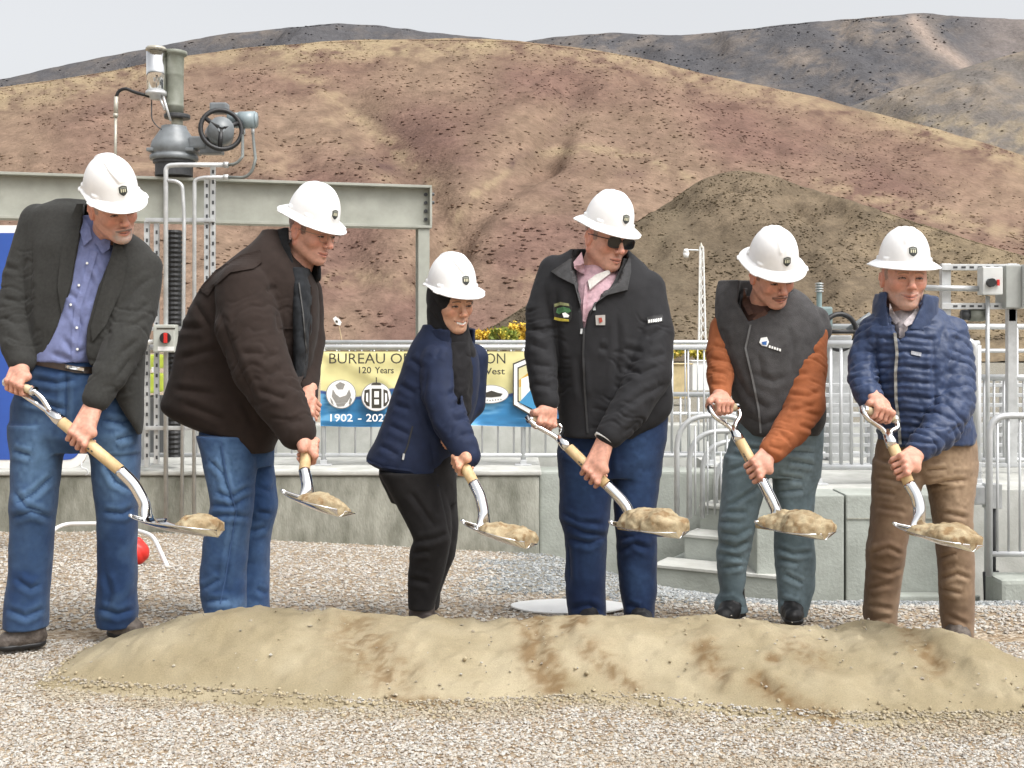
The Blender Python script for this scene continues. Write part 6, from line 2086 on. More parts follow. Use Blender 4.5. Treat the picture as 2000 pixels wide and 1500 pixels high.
c.rough(0.00275, .10, seed=21).rings(B.q(484, 600, .17), B.q(575, 836, .31), .13, .005, .07, 8)
jk = c.build('work_jacket', M_DUCK, p2)
bv = c.bvh()
lay(bv, 'yoke_flap', [(388, 566), (420, 528), (470, 498), (508, 488), (512, 512), (496, 524), (450, 532), (418, 560), (406, 578)], M_DUCK, jk, Y0, .011, .012, wave=.003)
lay(bv, 'chest_pocket', stroke([(548, 640), (570, 640), (588, 638)], 5), M_DUCK, jk, Y0, .006, .006)
lay(bv, 'storm_flap', stroke([(604, 560), (603, 640), (590, 730), (570, 780)], 9), M_DUCK, jk, Y0, .008, .008)
f = Field(*B.box(500, 660, 410, 580, -.3, .3), .006)
collar_shell(f, B.q(576, 545, .02), .098, B.q(578, 456, -.02), .086, .0085)
f.cut([(566, 420), (564, 470), (580, 540), (592, 600), (690, 600), (690, 420)], Y0 - .5, Y0 - .02)
M_CORD = fabric('black_corduroy', (.013, .0135, .015), .95, .2, 60, .002, 240, sheen=.4)
c = Cloth(f, 2)
c.rough(0.00275, .05, seed=23)
c.build('collar', M_CORD, p2)
f = garment(B, (540, 650, 490, 760, -.3, .3), rows=[[(524, 566, 604, .03, .10), (560, 572, 612, .03, .125), (620, 576, 614, .03, .14), (680, 580, 608, .03, .14), (740, 576, 598, .03, .12)]], h=.006)
c = Cloth(f, 2)
c.rough(.004, .04, seed=24)
us = c.build('shirt', fabric('dark_slate_shirt', (.018, .02, .023), .9, .2, 30), p2)
lay(c.bvh(), 'zip', stroke([(584, 552), (592, 610), (599, 690)], 2.4), mat('grey_zip', (.10, .10, .10), .5, .1, 30), us, Y0, .006, .005, 3.)
D2, L2 = (.025, .056, .138), (.11, .195, .335)
f = garment(B, (365, 560, 810, 1240), rows=[[(820, 392, 532, 0, .15), (870, 392, 534, 0, .14), (910, 402, 534, 0, .10)],
            [(850, 384, 500, .08, .10), (900, 397, 502, .08, .10), (950, 408, 496, .08, .096), (990, 413, 494, .08, .094), (1010, 408, 491, .08, .09), (1050, 399, 486, .07, .085), (1100, 393, 482, .06, .082), (1150, 391, 480, .05, .082), (1182, 398, 480, .05, .085), (1236, 409, 479, .05, .085)],
            [(860, 440, 530, -.08, .10), (940, 455, 536, -.08, .096), (985, 470, 544, -.07, .092), (1005, 470, 540, -.08, .088), (1040, 465, 529, -.08, .084), (1100, 460, 525, -.08, .08), (1150, 458, 525, -.08, .08), (1236, 465, 530, -.08, .084)]], h=.0058, k=.010)
c = Cloth(f, 2)
c.folds([[(412, 985), (450, 990), (488, 970)], [(404, 1012), (440, 1006), (488, 1010)], [(420, 960), (450, 972), (490, 950)], [(396, 1150), (430, 1130)], [(400, 1175), (450, 1170)], [(430, 870), (440, 940), (462, 1000), (448, 1080), (440, 1160)], [(500, 1000), (530, 1004)], [(490, 1040), (520, 1030)], [(500, 1150), (522, 1160)], [(410, 900), (440, 930)], [(500, 950), (530, 960)]], 4.5, .008)
c.rough(0.00275, .06, seed=25)
jn = c.build('jeans', denim('blue_denim', D2, L2), p2, col=fade_and_light(c, D2, L2, [(440, 920, 40, 70, .75), (450, 1040, 40, 60, .4), (450, 1180, 50, 16, .6)], 4))
lay(c.bvh(), 'seam', stroke([(432, 862), (442, 930), (462, 1000), (450, 1070), (440, 1130), (430, 1180)], 2.5), mat('seam_thread', (.05, .10, .22), .9, .1, 30), jn, Y0, .003, .004, 4.)
for hx, d_ in ((440, .05), (496, -.08)):
    shoe(B, 'shoe', (hx, 1226, d_), (hx + 36, 1228, d_ + .06), M_HIKE, p2)
# thin wire glasses
def glasses(C, M, size, parent, lens_m, frame_m, lw=.026, lh=.019, fr=.0011, z0=-.003, wrap=.10, solid=False):
    g = empty('glasses', C - origin(parent))
    g.parent = parent
    def L2W(p):
        return (np.asarray(p, float) * size) @ M + C
    for s in (-1, 1):
        pts = [L2W((s * .0325 + lw * math.copysign(abs(math.cos(a)) ** .7, math.cos(a)), .099 - wrap * abs(s * .0325 + lw * math.cos(a)) ** 1.0 * .35, z0 + lh * math.copysign(abs(math.sin(a)) ** .75, math.sin(a)) * (1 if math.sin(a) > 0 else 1.12))) for a in np.linspace(0, 2 * math.pi, 28, endpoint=False)]
        MB().tube(pts + [pts[0], pts[1]], fr, 6, cap=False).build('rim', frame_m, g, smooth=True)
        if solid:
            cn = np.mean(pts, 0)
            v = np.array([cn + M[1] * .002] + [p for p in pts] + [cn - M[1] * .001] + [p - M[1] * .0018 for p in pts])
            n = len(pts)
            ff = [(0, 1 + k, 1 + (k + 1) % n) for k in range(n)] + [(n + 1, n + 2 + (k + 1) % n, n + 2 + k) for k in range(n)]
            obj('lens', v, ff, lens_m, g)
        MB().tube([L2W((s * .0585, .092, z0 + .010)), L2W((s * .077, .078, z0 + .010)), L2W((s * .083, -.012, z0 + .006))], fr * 1.3, 6).build('temple', frame_m, g, smooth=True)
    MB().tube([L2W((-.008, .100, z0 + .006)), L2W((0, .1035, z0 + .008)), L2W((.008, .100, z0 + .006))], fr * 1.2, 6).build('bridge', frame_m, g, smooth=True)
    return g
glasses(C2, M2, 1.03, p2, None, mat('wire_metal', (.30, .25, .2), .3, .05, 10, metal=.8), .021, .0155, .0009)

# ------------------------------------------------------------------ 3: woman in navy jacket and black hijab
B = Body(4.79)
Y0 = B.Y0
sv = shovel(B, 'shovel held by the woman in the navy jacket, rounded lump of sand on it', (868, 846, .10), (884, 876, .18), (886, 872, .20), (926, 944, .36),
            [(938, 968, .39), (945, 1000, .41)], (943, 1036, .42), 50, 7, 14, blen=.25, heap=(.36, 1.0, .044, 1.0), heap_label='rounded lump of sand on the woman\'s shovel')
C3, M3 = B.q(883, 590, .07), frame(33, 12, -3)
parts = [head_mesh(C3, M3, B.q(868, 690, 0), .05, 'warm', .97, 1.25, (.05, .03, .02), teeth=True, hair=None, jaw=.96),
         hand_mesh(at_shaft(sv, .50), sv['ax'], B.q(916, 880, .26), .021, (.35, -.9, .2), -1, 'warm', .92),
         hand_mesh((sv['b0'] + sv['b1']) / 2, sv['b1'] - sv['b0'], B.q(862, 832, .05), .016, (.5, -.8, .3), -1, 'warm', .92)]
p3 = person(B, 'smiling woman in navy zip jacket and black hijab, knees bent over her shovel', (835, 1222, 0), parts, [[(858, 712, .10, 34), (862, 770, .155, 35), (880, 826, .21, 31)], [(915, 705, -.08, 28), (918, 780, -.07, 24), (885, 815, 0, 22)]], (868, 720, 0))
hard_hat(C3, M3, 'cap', p3, -2, emblem_th=R(0), lift=.066)
# hijab
f = Field(C3 - .24, C3 + .2, .005)
Mh = M3
f.ell(C3 + np.array((0, -.020, .018)) @ Mh * 1, (.088, .108, .100), .01, M=Mh)
f.cone(C3 + np.array((0, -.03, -.05)) @ Mh, .082, B.q(872, 680, .03), .085, .03)
f.cone(C3 + np.array((0, -.01, -.10)) @ Mh, .056, B.q(896, 690, .06), .066, .03)
f.cone(C3 + np.array((0, -.085, -.02)) @ Mh, .045, C3 + np.array((0, -.085, .0)) @ Mh, .045, .02)
# opening for the face
f.ell(C3 + np.array((0, .085, -.040)) @ Mh, (.057, .085, .080), .008, sub=True, M=Mh)
f.ell(C3 + np.array((0, .10, -.015)) @ Mh, (.060, .085, .062), .008, sub=True, M=Mh)
c = Cloth(f, 2)
c.rough(0.00275, .05, seed=31)
c.folds([[(830, 590), (850, 620), (870, 650)], [(842, 575), (860, 610), (880, 640)], [(822, 600), (836, 640)], [(900, 668), (908, 700)], [(918, 662), (922, 700)]], 5, .006)
hj = c.build('hijab', fabric('black_jersey', (.0135, .013, .0145), .85, .2, 30, .0008, 300, sheen=.3), p3)
M_NAVY = fabric('navy_softshell', (.0095, .0170, .046), .75, .16, 24, .0008, 420, sheen=.15, spec=.3)
f = garment(B, (700, 955, 610, 975, -.35, .45), rows=[[(634, 828, 872, 0, .09), (648, 818, 905, 0, .12), (668, 806, 928, 0, .14), (700, 792, 936, 0, .15), (740, 777, 937, 0, .15), (780, 763, 933, 0, .15), (820, 750, 920, 0, .15), (860, 733, 903, 0, .155), (888, 718, 886, 0, .16), (904, 713, 876, 0, .16), (920, 760, 868, .02, .13), (954, 844, 860, .08, .05)]],
            chains=[[(858, 705, .12, 36), (862, 770, .155, 37), (880, 826, .21, 33), (906, 874, .255, 27), (914, 890, .265, 24)], [(925, 700, -.10, 30), (922, 790, -.08, 26), (880, 840, .03, 22)]], kc=.008, h=.0056)
f.cut([(882, 655), (884, 720), (892, 790), (898, 790), (908, 720), (926, 650)], Y0 - .5, Y0 - .06)
c = Cloth(f, 2)
c.folds([[(835, 720), (826, 780), (842, 830), (872, 868)], [(896, 720), (890, 760), (870, 780)], [(905, 790), (880, 800)], [(915, 815), (885, 822)], [(925, 850), (898, 850)], [(770, 790), (800, 800)], [(760, 830), (800, 850)], [(742, 870), (780, 890)], [(780, 750), (812, 770)], [(800, 700), (826, 720)], [(905, 760), (878, 772)], [(860, 680), (850, 700)], [(840, 860), (852, 930)]], 5, .007)
c.rough(0.00220, .085, seed=33).rings(B.q(860, 730, .13), B.q(912, 888, .26), .085, .004, .05, 3)
jk = c.build('jacket', M_NAVY, p3)
bv = c.bvh()
lay(bv, 'pocket_zip', stroke([(806, 832), (796, 872), (788, 890)], 3), M_BLACK, jk, Y0, .004, .005, 3.)
lay(bv, 'zip_pull', stroke([(789, 886), (787, 898)], 4), M_GALV, jk, Y0, .008, .006, 3.)
lay(bv, 'hem_band', stroke([(716, 899), (745, 911), (800, 918), (830, 934), (856, 950)], 5), M_NAVY, jk, Y0, .004, .006)
g = garment(B, (830, 960, 650, 860), rows=[[(668, 846, 922, .03, .10), (720, 850, 928, .03, .135), (800, 850, 924, .03, .138), (850, 850, 900, .03, .12)]], h=.006)
cu_ = Cloth(g, 2)
cu_.rough(.004, .04, seed=34).build('shirt', fabric('black_knit', (.014, .0135, .015), .9, .2, 40), p3)
f = Field(*B.box(790, 960, 600, 720, -.3, .3), .0055)
collar_shell(f, B.q(876, 692, .03), .098, B.q(880, 640, .04), .096, .007)
f.cut([(880, 600), (880, 664), (890, 730), (914, 730), (932, 650), (934, 600)], Y0 - .5, Y0 - .02)
c = Cloth(f, 2)
c.rough(.004, .04, seed=35)
c.build('collar', M_NAVY, p3)
M_BLKTR = fabric('black_trousers', (.0125, .0115, .012), .85, .2, 30, .0006, 500, sheen=.15)
f = garment(B, (715, 920, 870, 1225), rows=[[(880, 740, 888, 0, .13), (930, 741, 891, 0, .13), (980, 765, 893, 0, .10)],
            [(920, 740, 862, .06, .11), (960, 760, 872, .065, .105), (1000, 782, 880, .07, .10), (1040, 803, 884, .09, .09), (1056, 810, 882, .095, .085), (1075, 800, 878, .09, .08), (1120, 798, 868, .07, .072), (1170, 797, 852, .055, .068), (1188, 797, 848, .05, .066)],
            [(920, 815, 891, -.06, .10), (1000, 832, 894, -.05, .095), (1050, 838, 894, -.03, .086), (1085, 832, 889, -.04, .08), (1115, 818, 876, -.05, .072), (1160, 810, 860, -.06, .066), (1188, 806, 857, -.06, .064)]], h=.0056)
c = Cloth(f, 2)
c.folds([[(812, 1058), (850, 1052), (880, 1040)], [(804, 1080), (840, 1076)], [(800, 960), (850, 1030)], [(858, 940), (872, 1000), (884, 1060)], [(800, 1130), (840, 1140)]], 5, .008)
c.rough(0.00220, .07, seed=37).build('trousers', M_BLKTR, p3)
M_BOOT = mat('dark_brown_boot', (.030, .022, .020), .6, .3, 40, .0015, 150, color2=(.06, .045, .04))
f = Field(*B.box(780, 880, 1170, 1240, -.2, .25), .006)
zz = float(ground_z(B.q(828, 0)[0], 4.75))
for dd in (.05, -.06):
    f.cone(B.q(826, 1180, dd), .050, B.q(826, 1205, dd), .046, .01)
    a = B.q(818, 1215, dd)
    a[2] = zz + .04
    b = B.q(846, 1218, dd + .10)
    b[2] = zz + .032
    f.cone(a, .042, b, .036, .015)
    if dd > 0:
        f.plane((0, 0, zz + .004), (0, 0, -1))
        bt = Cloth(f, 1)
        bt.fold([(812, 1186), (850, 1187)], 3, .004).build('boot', M_BOOT, p3)
        f = Field(*B.box(780, 880, 1170, 1240, -.2, .25), .006)
f.plane((0, 0, zz + .004), (0, 0, -1))
Cloth(f, 1).build('boot', M_BOOT, p3)
# ------------------------------------------------------------------ 4: black jacket, pink shirt, sunglasses
B = Body(4.85)
Y0 = B.Y0
sv = shovel(B, 'shovel held by the man in sunglasses, piled high with crumbly sand', (1034, 818, .20), (1086, 826, .14), (1104, 868, .22), (1186, 948, .29),
            [(1206, 968, .31), (1226, 992, .325)], (1234, 1028, .335), 56, 1, 3, blen=.27, heap=(.05, 1.0, .078, 1.1), heap_label='high crumbly heap of sand on the sunglasses man\'s shovel')
C4, M4 = B.q(1186, 464, .06), frame(31, 16, 3)
parts = [head_mesh(C4, M4, B.q(1150, 570, 0), .066, 'ruddy', 1.05, .35, (.25, .18, .14), hair=(.16, .12, .10), jaw=1.1),
         hand_mesh((sv['b0'] + sv['b1']) / 2, sv['b1'] - sv['b0'], B.q(1072, 776, .16), .016, (-.35, -.75, .6), -1, 'ruddy', 1.08),
         hand_mesh(at_shaft(sv, .72), sv['ax'], B.q(1184, 856, .27), .021, (.45, -.85, .3), -1, 'ruddy', 1.12)]
p4 = person(B, 'man in black zip jacket and sunglasses, jeans, gripping a heaped shovel', (1190, 1218, 0), parts, [[(1084, 540, .0, 30), (1060, 610, .03, 31), (1056, 690, .08, 29), (1062, 750, .13, 26)], [(1258, 575, .03, 36), (1274, 650, .08, 40), (1268, 730, .15, 40), (1230, 800, .22, 34)]], (1160, 600, -.02))
hard_hat(C4, M4, 'full', p4, -5)
glasses(C4, M4, 1.05, p4, mat('dark_lens', (.012, .013, .013), .12, .05, 10), mat('dark_frame', (.02, .02, .022), .3, .05, 10, metal=.3), .0300, .0195, .0016, -.001, solid=True)
M_BLKJ = fabric('black_softshell', (.0135, .0135, .0155), .8, .15, 24, .0009, 420, sheen=.2, spec=.3)
M_GRYL = fabric('charcoal_fleece', (.055, .055, .057), .95, .2, 40, .0015, 260, sheen=.3)
box4 = (1010, 1335, 470, 890)
f = garment(B, box4, rows=[[(486, 1128, 1222, -.01, .07), (500, 1084, 1240, 0, .10), (518, 1064, 1262, 0, .12), (560, 1052, 1288, .02, .135), (620, 1062, 1296, .03, .14), (700, 1082, 1306, .04, .14), (760, 1088, 1312, .04, .145), (800, 1090, 1314, .04, .145), (832, 1094, 1290, .04, .142), (852, 1100, 1236, .05, .135)]],
            chains=[[(1082, 530, .0, 32), (1060, 610, .03, 33), (1056, 690, .08, 31), (1062, 750, .13, 27), (1068, 782, .16, 24)],
                    [(1262, 566, .03, 38), (1274, 650, .08, 42), (1268, 730, .15, 42), (1230, 800, .22, 36), (1192, 848, .265, 27)]], kc=.008)
f.cut([(1120, 480), (1116, 520), (1128, 560), (1136, 620), (1141, 650), (1150, 610), (1180, 572), (1208, 552), (1226, 510), (1220, 480)], Y0 - .5, Y0 + .02)
c = Cloth(f, 2)
c.folds([[(1032, 640), (1062, 650), (1084, 640)], [(1036, 672), (1070, 684)], [(1040, 712), (1076, 716)], [(1086, 560), (1088, 640), (1096, 740)], [(1205, 610), (1208, 680), (1200, 760)], [(1212, 715), (1250, 730), (1290, 712)], [(1214, 680), (1258, 688)], [(1300, 690), (1270, 700)], [(1190, 810), (1240, 780), (1270, 760)],
         [(1170, 680), (1186, 682)], [(1300, 750), (1262, 770)], [(1250, 820), (1215, 850)], [(1296, 640), (1262, 660)], [(1130, 700), (1138, 780)], [(1040, 750), (1078, 756)]], 5.5, .008)
c.rough(0.00220, .09, seed=41).rings(B.q(1066, 580, .03), B.q(1068, 780, .16), .078, .0045, .05, 3).rings(B.q(1272, 640, .08), B.q(1196, 845, .26), .095, .005, .06, 5)
jk = c.build('jacket', M_BLKJ, p4)
bv = c.bvh()
lay(bv, 'zip', stroke([(1141, 640), (1139, 690), (1142, 760), (1148, 846)], 4), M_BLACK, jk, Y0, .005, .005, 3.)
lay(bv, 'zip_pull', stroke([(1136, 642), (1135, 652)], 4), M_GALV, jk, Y0, .009, .005, 3.)
lay(bv, 'zip_pull', stroke([(1160, 594), (1161, 606)], 5), M_GALV, jk, Y0, .009, .005, 3.)
# embroidered badge, square label, sleeve label
bg_ = lay(bv, 'embroidered_badge', [(1080, 592), (1094, 588), (1112, 592), (1118, 600), (1117, 620), (1112, 629), (1084, 627), (1081, 610)], M_BLACK, jk, Y0, .004, .005, 3.)
M_GRNT = mat('green_thread', (.045, .13, .05), .8, .3, 90)
M_YELT = mat('yellow_thread', (.42, .34, .04), .8, .2, 90)
M_OLVT = mat('olive_thread', (.20, .21, .10), .8, .2, 90)
lay(bv, 'badge_lettering', [(1082, 594), (1094, 590), (1111, 593), (1112, 598), (1094, 596), (1083, 600)], M_OLVT, jk, Y0, .007, .004, 2.5)
lay(bv, 'badge_animal', [(1088, 602), (1100, 599), (1112, 602), (1116, 608), (1108, 612), (1098, 610), (1092, 614), (1086, 610)], M_GRNT, jk, Y0, .007, .004, 2.5)
lay(bv, 'badge_animal', [(1098, 612), (1104, 610), (1112, 616), (1110, 620), (1101, 620)], M_WHITE, jk, Y0, .008, .004, 2.5)
lay(bv, 'badge_lettering', [(1083, 619), (1092, 621), (1111, 624), (1111, 628), (1092, 627), (1082, 624)], M_YELT, jk, Y0, .007, .004, 2.5)
lay(bv, 'square_label', [(1163, 616), (1182, 615), (1182, 635), (1164, 635)], mat('grey_label', (.38, .36, .34), .7, .1, 30), jk, Y0, .005, .004, 3.)
lay(bv, 'label_mark', [(1169, 621), (1175, 620), (1177, 628), (1171, 631)], mat('red_thread', (.30, .05, .03), .8, .1, 30), jk, Y0, .008, .004, 2.)
lay(bv, 'sleeve_label', [(1263, 619), (1294, 613), (1295, 628), (1265, 634)], M_BLACK, jk, Y0, .004, .004, 3.)
for k in range(6):
    x_ = 1266 + k * 4.6
    lay(bv, 'sleeve_letter', [(x_, 625 - k * .7), (x_ + 3.4, 624 - k * .7), (x_ + 3.4, 630 - k * .7), (x_, 631 - k * .7)], M_WHITE, jk, Y0, .008, .004, 2.)
# open collar: two folded flaps
f = Field(*B.box(1040, 1270, 460, 620, -.3, .3), .0058)
collar_shell(f, B.q(1160, 566, .02), .125, B.q(1176, 496, .02), .108, .008)
f.cut([(1122, 440), (1118, 530), (1136, 610), (1150, 610), (1192, 560), (1214, 520), (1224, 440)], Y0 - .5, Y0 - .0)
c = Cloth(f, 2)
c.rough(0.00220, .05, seed=43)
cl = c.build('collar', M_GRYL, p4)
bv2 = BVHTree.FromPolygons([Vector(v) for v in np.concatenate((np.asarray(c.V),))], [tuple(int(i) for i in q) for q in c.F])
lay(bv, 'collar_flap', [(1140, 497), (1112, 506), (1076, 530), (1090, 540), (1106, 548), (1122, 556), (1134, 600), (1138, 560), (1134, 520)], M_GRYL, jk, Y0 - .1, .022, .02)
lay(bv, 'collar_flap', [(1231, 498), (1233, 530), (1226, 566), (1186, 576), (1166, 590), (1152, 614), (1162, 586), (1190, 556), (1214, 532)], M_GRYL, jk, Y0 - .1, .022, .02)
f = garment(B, (1100, 1240, 480, 690), rows=[[(520, 1126, 1204, .0, .085), (560, 1116, 1216, .02, .112), (600, 1110, 1200, .03, .128), (650, 1122, 1170, .03, .118)]], h=.0058)
c = Cloth(f, 2)
c.rough(.004, .04, seed=44)
M_PINK = fabric('pink_check_shirt', (.50, .33, .37), .85, .2, 55, .0006, 400, sheen=.05)
sh = c.build('shirt', M_PINK, p4)
bv3 = c.bvh()
lay(bv3, 'collar', [(1120, 512), (1136, 492), (1141, 516), (1142, 536), (1132, 532), (1122, 524)], M_PINK, sh, Y0 - .1, .016, .014)
lay(bv3, 'collar', [(1148, 548), (1164, 536), (1190, 526), (1192, 534), (1168, 552), (1152, 566)], fabric('white_check_shirt', (.55, .53, .50), .85, .1, 55), sh, Y0 - .1, .018, .014)
lay(bv3, 'placket', stroke([(1146, 552), (1142, 590), (1141, 628)], 6), M_PINK, sh, Y0, .006, .005, 3.)
e = B.q(1183, 858, .27)
w_ = B.q(1194, 842, .26)
MB().tube([w_, e, e + unit(e - w_) * .008], (.043, .047, .047), 20).build('shirt_cuff', M_WHITE, p4, smooth=True)
D4, L4 = (.0095, .019, .055), (.034, .068, .150)
f = garment(B, (1070, 1330, 790, 1235), rows=[[(800, 1092, 1306, .02, .13), (860, 1090, 1302, .02, .128), (900, 1090, 1294, .02, .12), (930, 1092, 1290, .02, .095)],
            [(880, 1090, 1194, .03, .105), (950, 1093, 1196, .04, .098), (1000, 1091, 1192, .05, .094), (1018, 1092, 1190, .055, .092), (1040, 1104, 1187, .05, .088), (1100, 1105, 1184, .04, .082), (1160, 1104, 1182, .03, .084), (1186, 1107, 1184, .03, .086), (1222, 1114, 1182, .03, .084)],
            [(880, 1190, 1294, .01, .105), (950, 1198, 1288, .01, .098), (1000, 1200, 1280, .02, .094), (1050, 1203, 1282, .02, .088), (1100, 1206, 1284, .01, .082), (1160, 1212, 1282, 0, .082), (1190, 1218, 1278, 0, .084), (1222, 1222, 1276, 0, .084)]], h=.0058, k=.012)
c = Cloth(f, 2)
c.folds([[(1098, 1020), (1140, 1040), (1186, 1048)], [(1096, 1000), (1130, 1020), (1180, 1024)], [(1110, 1052), (1150, 1062), (1182, 1050)], [(1206, 1080), (1236, 1062), (1270, 1072)], [(1210, 1050), (1240, 1048)], [(1112, 1190), (1150, 1182), (1180, 1196)], [(1222, 1180), (1250, 1190)], [(1110, 1060), (1112, 1140)], [(1190, 850), (1194, 930)], [(1100, 880), (1130, 890)]], 5, .009)
c.rough(0.00248, .07, seed=45)
c.build('jeans', denim('blue_denim', D4, L4), p4, col=fade_and_light(c, D4, L4, [(1140, 930, 40, 80, .6), (1250, 900, 40, 100, .75), (1246, 1130, 30, 50, .6), (1150, 1080, 30, 60, .4)], 6))
for hx, d_ in ((1146, .03), (1248, 0)):
    shoe(B, 'shoe', (hx, 1217, d_), (hx + 6, 1222, d_ + .12), M_BLACK, p4)

# ------------------------------------------------------------------ 5: grey vest over rust sleeves, moustache
B = Body(4.86)
Y0 = B.Y0
sv = shovel(B, 'shovel held by the man in the grey vest, broad mound of sand covering its blade', (1389, 798, .26), (1437, 795, .20), (1440, 852, .26), (1488, 938, .33),
            [(1500, 962, .35), (1514, 990, .365)], (1522, 1026, .375), 66, 2, 0, blen=.27, heap=(.02, 1.0, .066, 1.2), heap_label='broad mound of sand hiding the vested man\'s shovel blade')
C5, M5 = B.q(1509, 535, .15), frame(17, 27, -7)
parts = [head_mesh(C5, M5, B.q(1480, 630, 0), .064, 'ruddy', 1.02, .0, (.10, .05, .03), tash=(.10, .05, .035), hair=(.10, .06, .045)),
         hand_mesh(sv['b0'] * .62 + sv['b1'] * .38, sv['b1'] - sv['b0'], B.q(1406, 770, .17), .016, (-.1, -.75, .6), -1, 'ruddy', 1.0),
         hand_mesh(at_shaft(sv, .80), sv['ax'], B.q(1500, 884, .29), .021, (.45, -.85, .3), -1, 'ruddy', 1.06)]
p5 = person(B, 'man in grey fleece vest over rust sleeves with moustache, looking down at his shovel', (1490, 1210, 0), parts, [[(1414, 645, .0, 25), (1406, 690, .04, 25), (1406, 735, .10, 23)], [(1582, 655, .045, 30), (1576, 720, .10, 34), (1572, 790, .17, 34), (1545, 838, .225, 30)]], (1492, 660, -.02))
hard_hat(C5, M5, 'full', p5, -4)
M_VEST = fabric('grey_fleece', (.060, .058, .059), .97, .2, 26, .002, 300, sheen=.4)
f = garment(B, (1370, 1650, 530, 870), rows=[[(548, 1405, 1452, -.02, .06), (556, 1402, 1540, -.01, .085), (575, 1398, 1572, 0, .11), (610, 1397, 1600, .02, .13), (645, 1400, 1612, .03, .138), (690, 1408, 1604, .04, .142), (760, 1426, 1606, .04, .142), (800, 1438, 1612, .04, .14), (830, 1446, 1608, .04, .138), (848, 1454, 1596, .04, .13)]],
            chains=[[(1590, 628, .02, 30), (1600, 645, .03, 24)]], kc=.012)
f.cut([(1448, 530), (1440, 590), (1462, 628), (1480, 622), (1516, 600), (1548, 570), (1556, 530)], Y0 - .5, Y0 + .03)
c = Cloth(f, 2)
c.folds([[(1418, 690), (1440, 740), (1470, 790)], [(1470, 730), (1510, 745), (1535, 735)], [(1450, 810), (1490, 830), (1530, 815)], [(1460, 770), (1500, 800)], [(1540, 640), (1552, 680), (1545, 730)], [(1480, 690), (1490, 740)], [(1410, 640), (1420, 680)]], 6, .007)
c.rough(0.00248, .10, seed=51)
vs_ = c.build('vest', M_VEST, p5)
bv = c.bvh()
lay(bv, 'zip', stroke([(1466, 634), (1456, 680), (1470, 740), (1482, 800), (1486, 846)], 4), mat('grey_zip', (.10, .10, .10), .5, .1, 30), vs_, Y0, .005, .005, 3.)
bd_ = lay(bv, 'embroidered_badge', [(1486, 660), (1498, 658), (1502, 668), (1498, 677), (1488, 675), (1483, 669)], M_WHITE, vs_, Y0, .005, .004, 3.)
lay(bv, 'badge_mark', [(1488, 668), (1498, 666), (1497, 674), (1489, 673)], mat('blue_thread', (.03, .12, .35), .8, .1, 40), vs_, Y0, .008, .004, 2.)
for k in range(5):
    lay(bv, 'badge_letter', [(1502 + k * 5, 674 + k * 1.6), (1505.5 + k * 5, 675 + k * 1.6), (1505 + k * 5, 680 + k * 1.6), (1501.5 + k * 5, 679 + k * 1.6)], M_WHITE, vs_, Y0, .006, .004, 2.)
M_RUST = fabric('rust_canvas', (.30, .098, .040), .85, .14, 24, .0009, 420, sheen=.1)
f = garment(B, (1360, 1640, 580, 910), chains=[[(1412, 640, .0, 26), (1406, 690, .04, 26), (1406, 735, .10, 24), (1408, 772, .16, 20)],
            [(1584, 652, .045, 32), (1576, 720, .10, 36), (1572, 790, .17, 36), (1545, 838, .225, 31), (1508, 880, .285, 24)]], rows=[], kc=.02, h=.006)
c = Cloth(f, 2)
c.folds([[(1540, 700), (1575, 695), (1600, 684)], [(1538, 735), (1580, 728)], [(1540, 770), (1580, 774), (1604, 762)], [(1536, 800), (1580, 806), (1600, 812)], [(1560, 830), (1590, 840)], [(1520, 845), (1545, 862)], [(1385, 700), (1424, 705)], [(1386, 725), (1424, 728)], [(1388, 750), (1422, 752)], [(1392, 675), (1420, 680)], [(1550, 800), (1590, 792)], [(1500, 870), (1530, 880)]], 4, .008, .8)
c.rough(0.00193, .06, seed=53).rings(B.q(1582, 680, .06), B.q(1512, 876, .28), .085, .0055, .045, 3).rings(B.q(1410, 650, .0), B.q(1408, 772, .16), .06, .005, .038, 7)
sl_ = c.build('shirt_sleeves', M_RUST, p5)
f = Field(*B.box(1400, 1600, 530, 660, -.3, .3), .0058)
collar_shell(f, B.q(1492, 628, .03), .108, B.q(1500, 566, .03), .100, .0085)
f.cut([(1448, 520), (1446, 600), (1462, 640), (1476, 640), (1520, 600), (1548, 560), (1556, 520)], Y0 - .5, Y0 - .0)
c = Cloth(f, 2)
c.rough(0.00220, .05, seed=54)
c.build('collar', M_VEST, p5)
M_BRSH = fabric('brown_shirt', (.085, .045, .034), .85, .15, 40)
f = garment(B, (1420, 1570, 540, 680), rows=[[(580, 1450, 1540, .0, .085), (610, 1446, 1540, .02, .115), (650, 1446, 1530, .03, .13)]], h=.0058)
c = Cloth(f, 2)
c.rough(.004, .04, seed=55)
bs_ = c.build('shirt', M_BRSH, p5)
bv4 = c.bvh()
lay(bv4, 'collar', [(1453, 562), (1450, 594), (1462, 616), (1472, 612), (1462, 592)], M_BRSH, bs_, Y0 - .1, .015, .012)
lay(bv4, 'collar', [(1470, 622), (1494, 604), (1500, 612), (1476, 632)], M_BRSH, bs_, Y0 - .1, .015, .012)
D5, L5 = (.105, .145, .162), (.26, .345, .39)
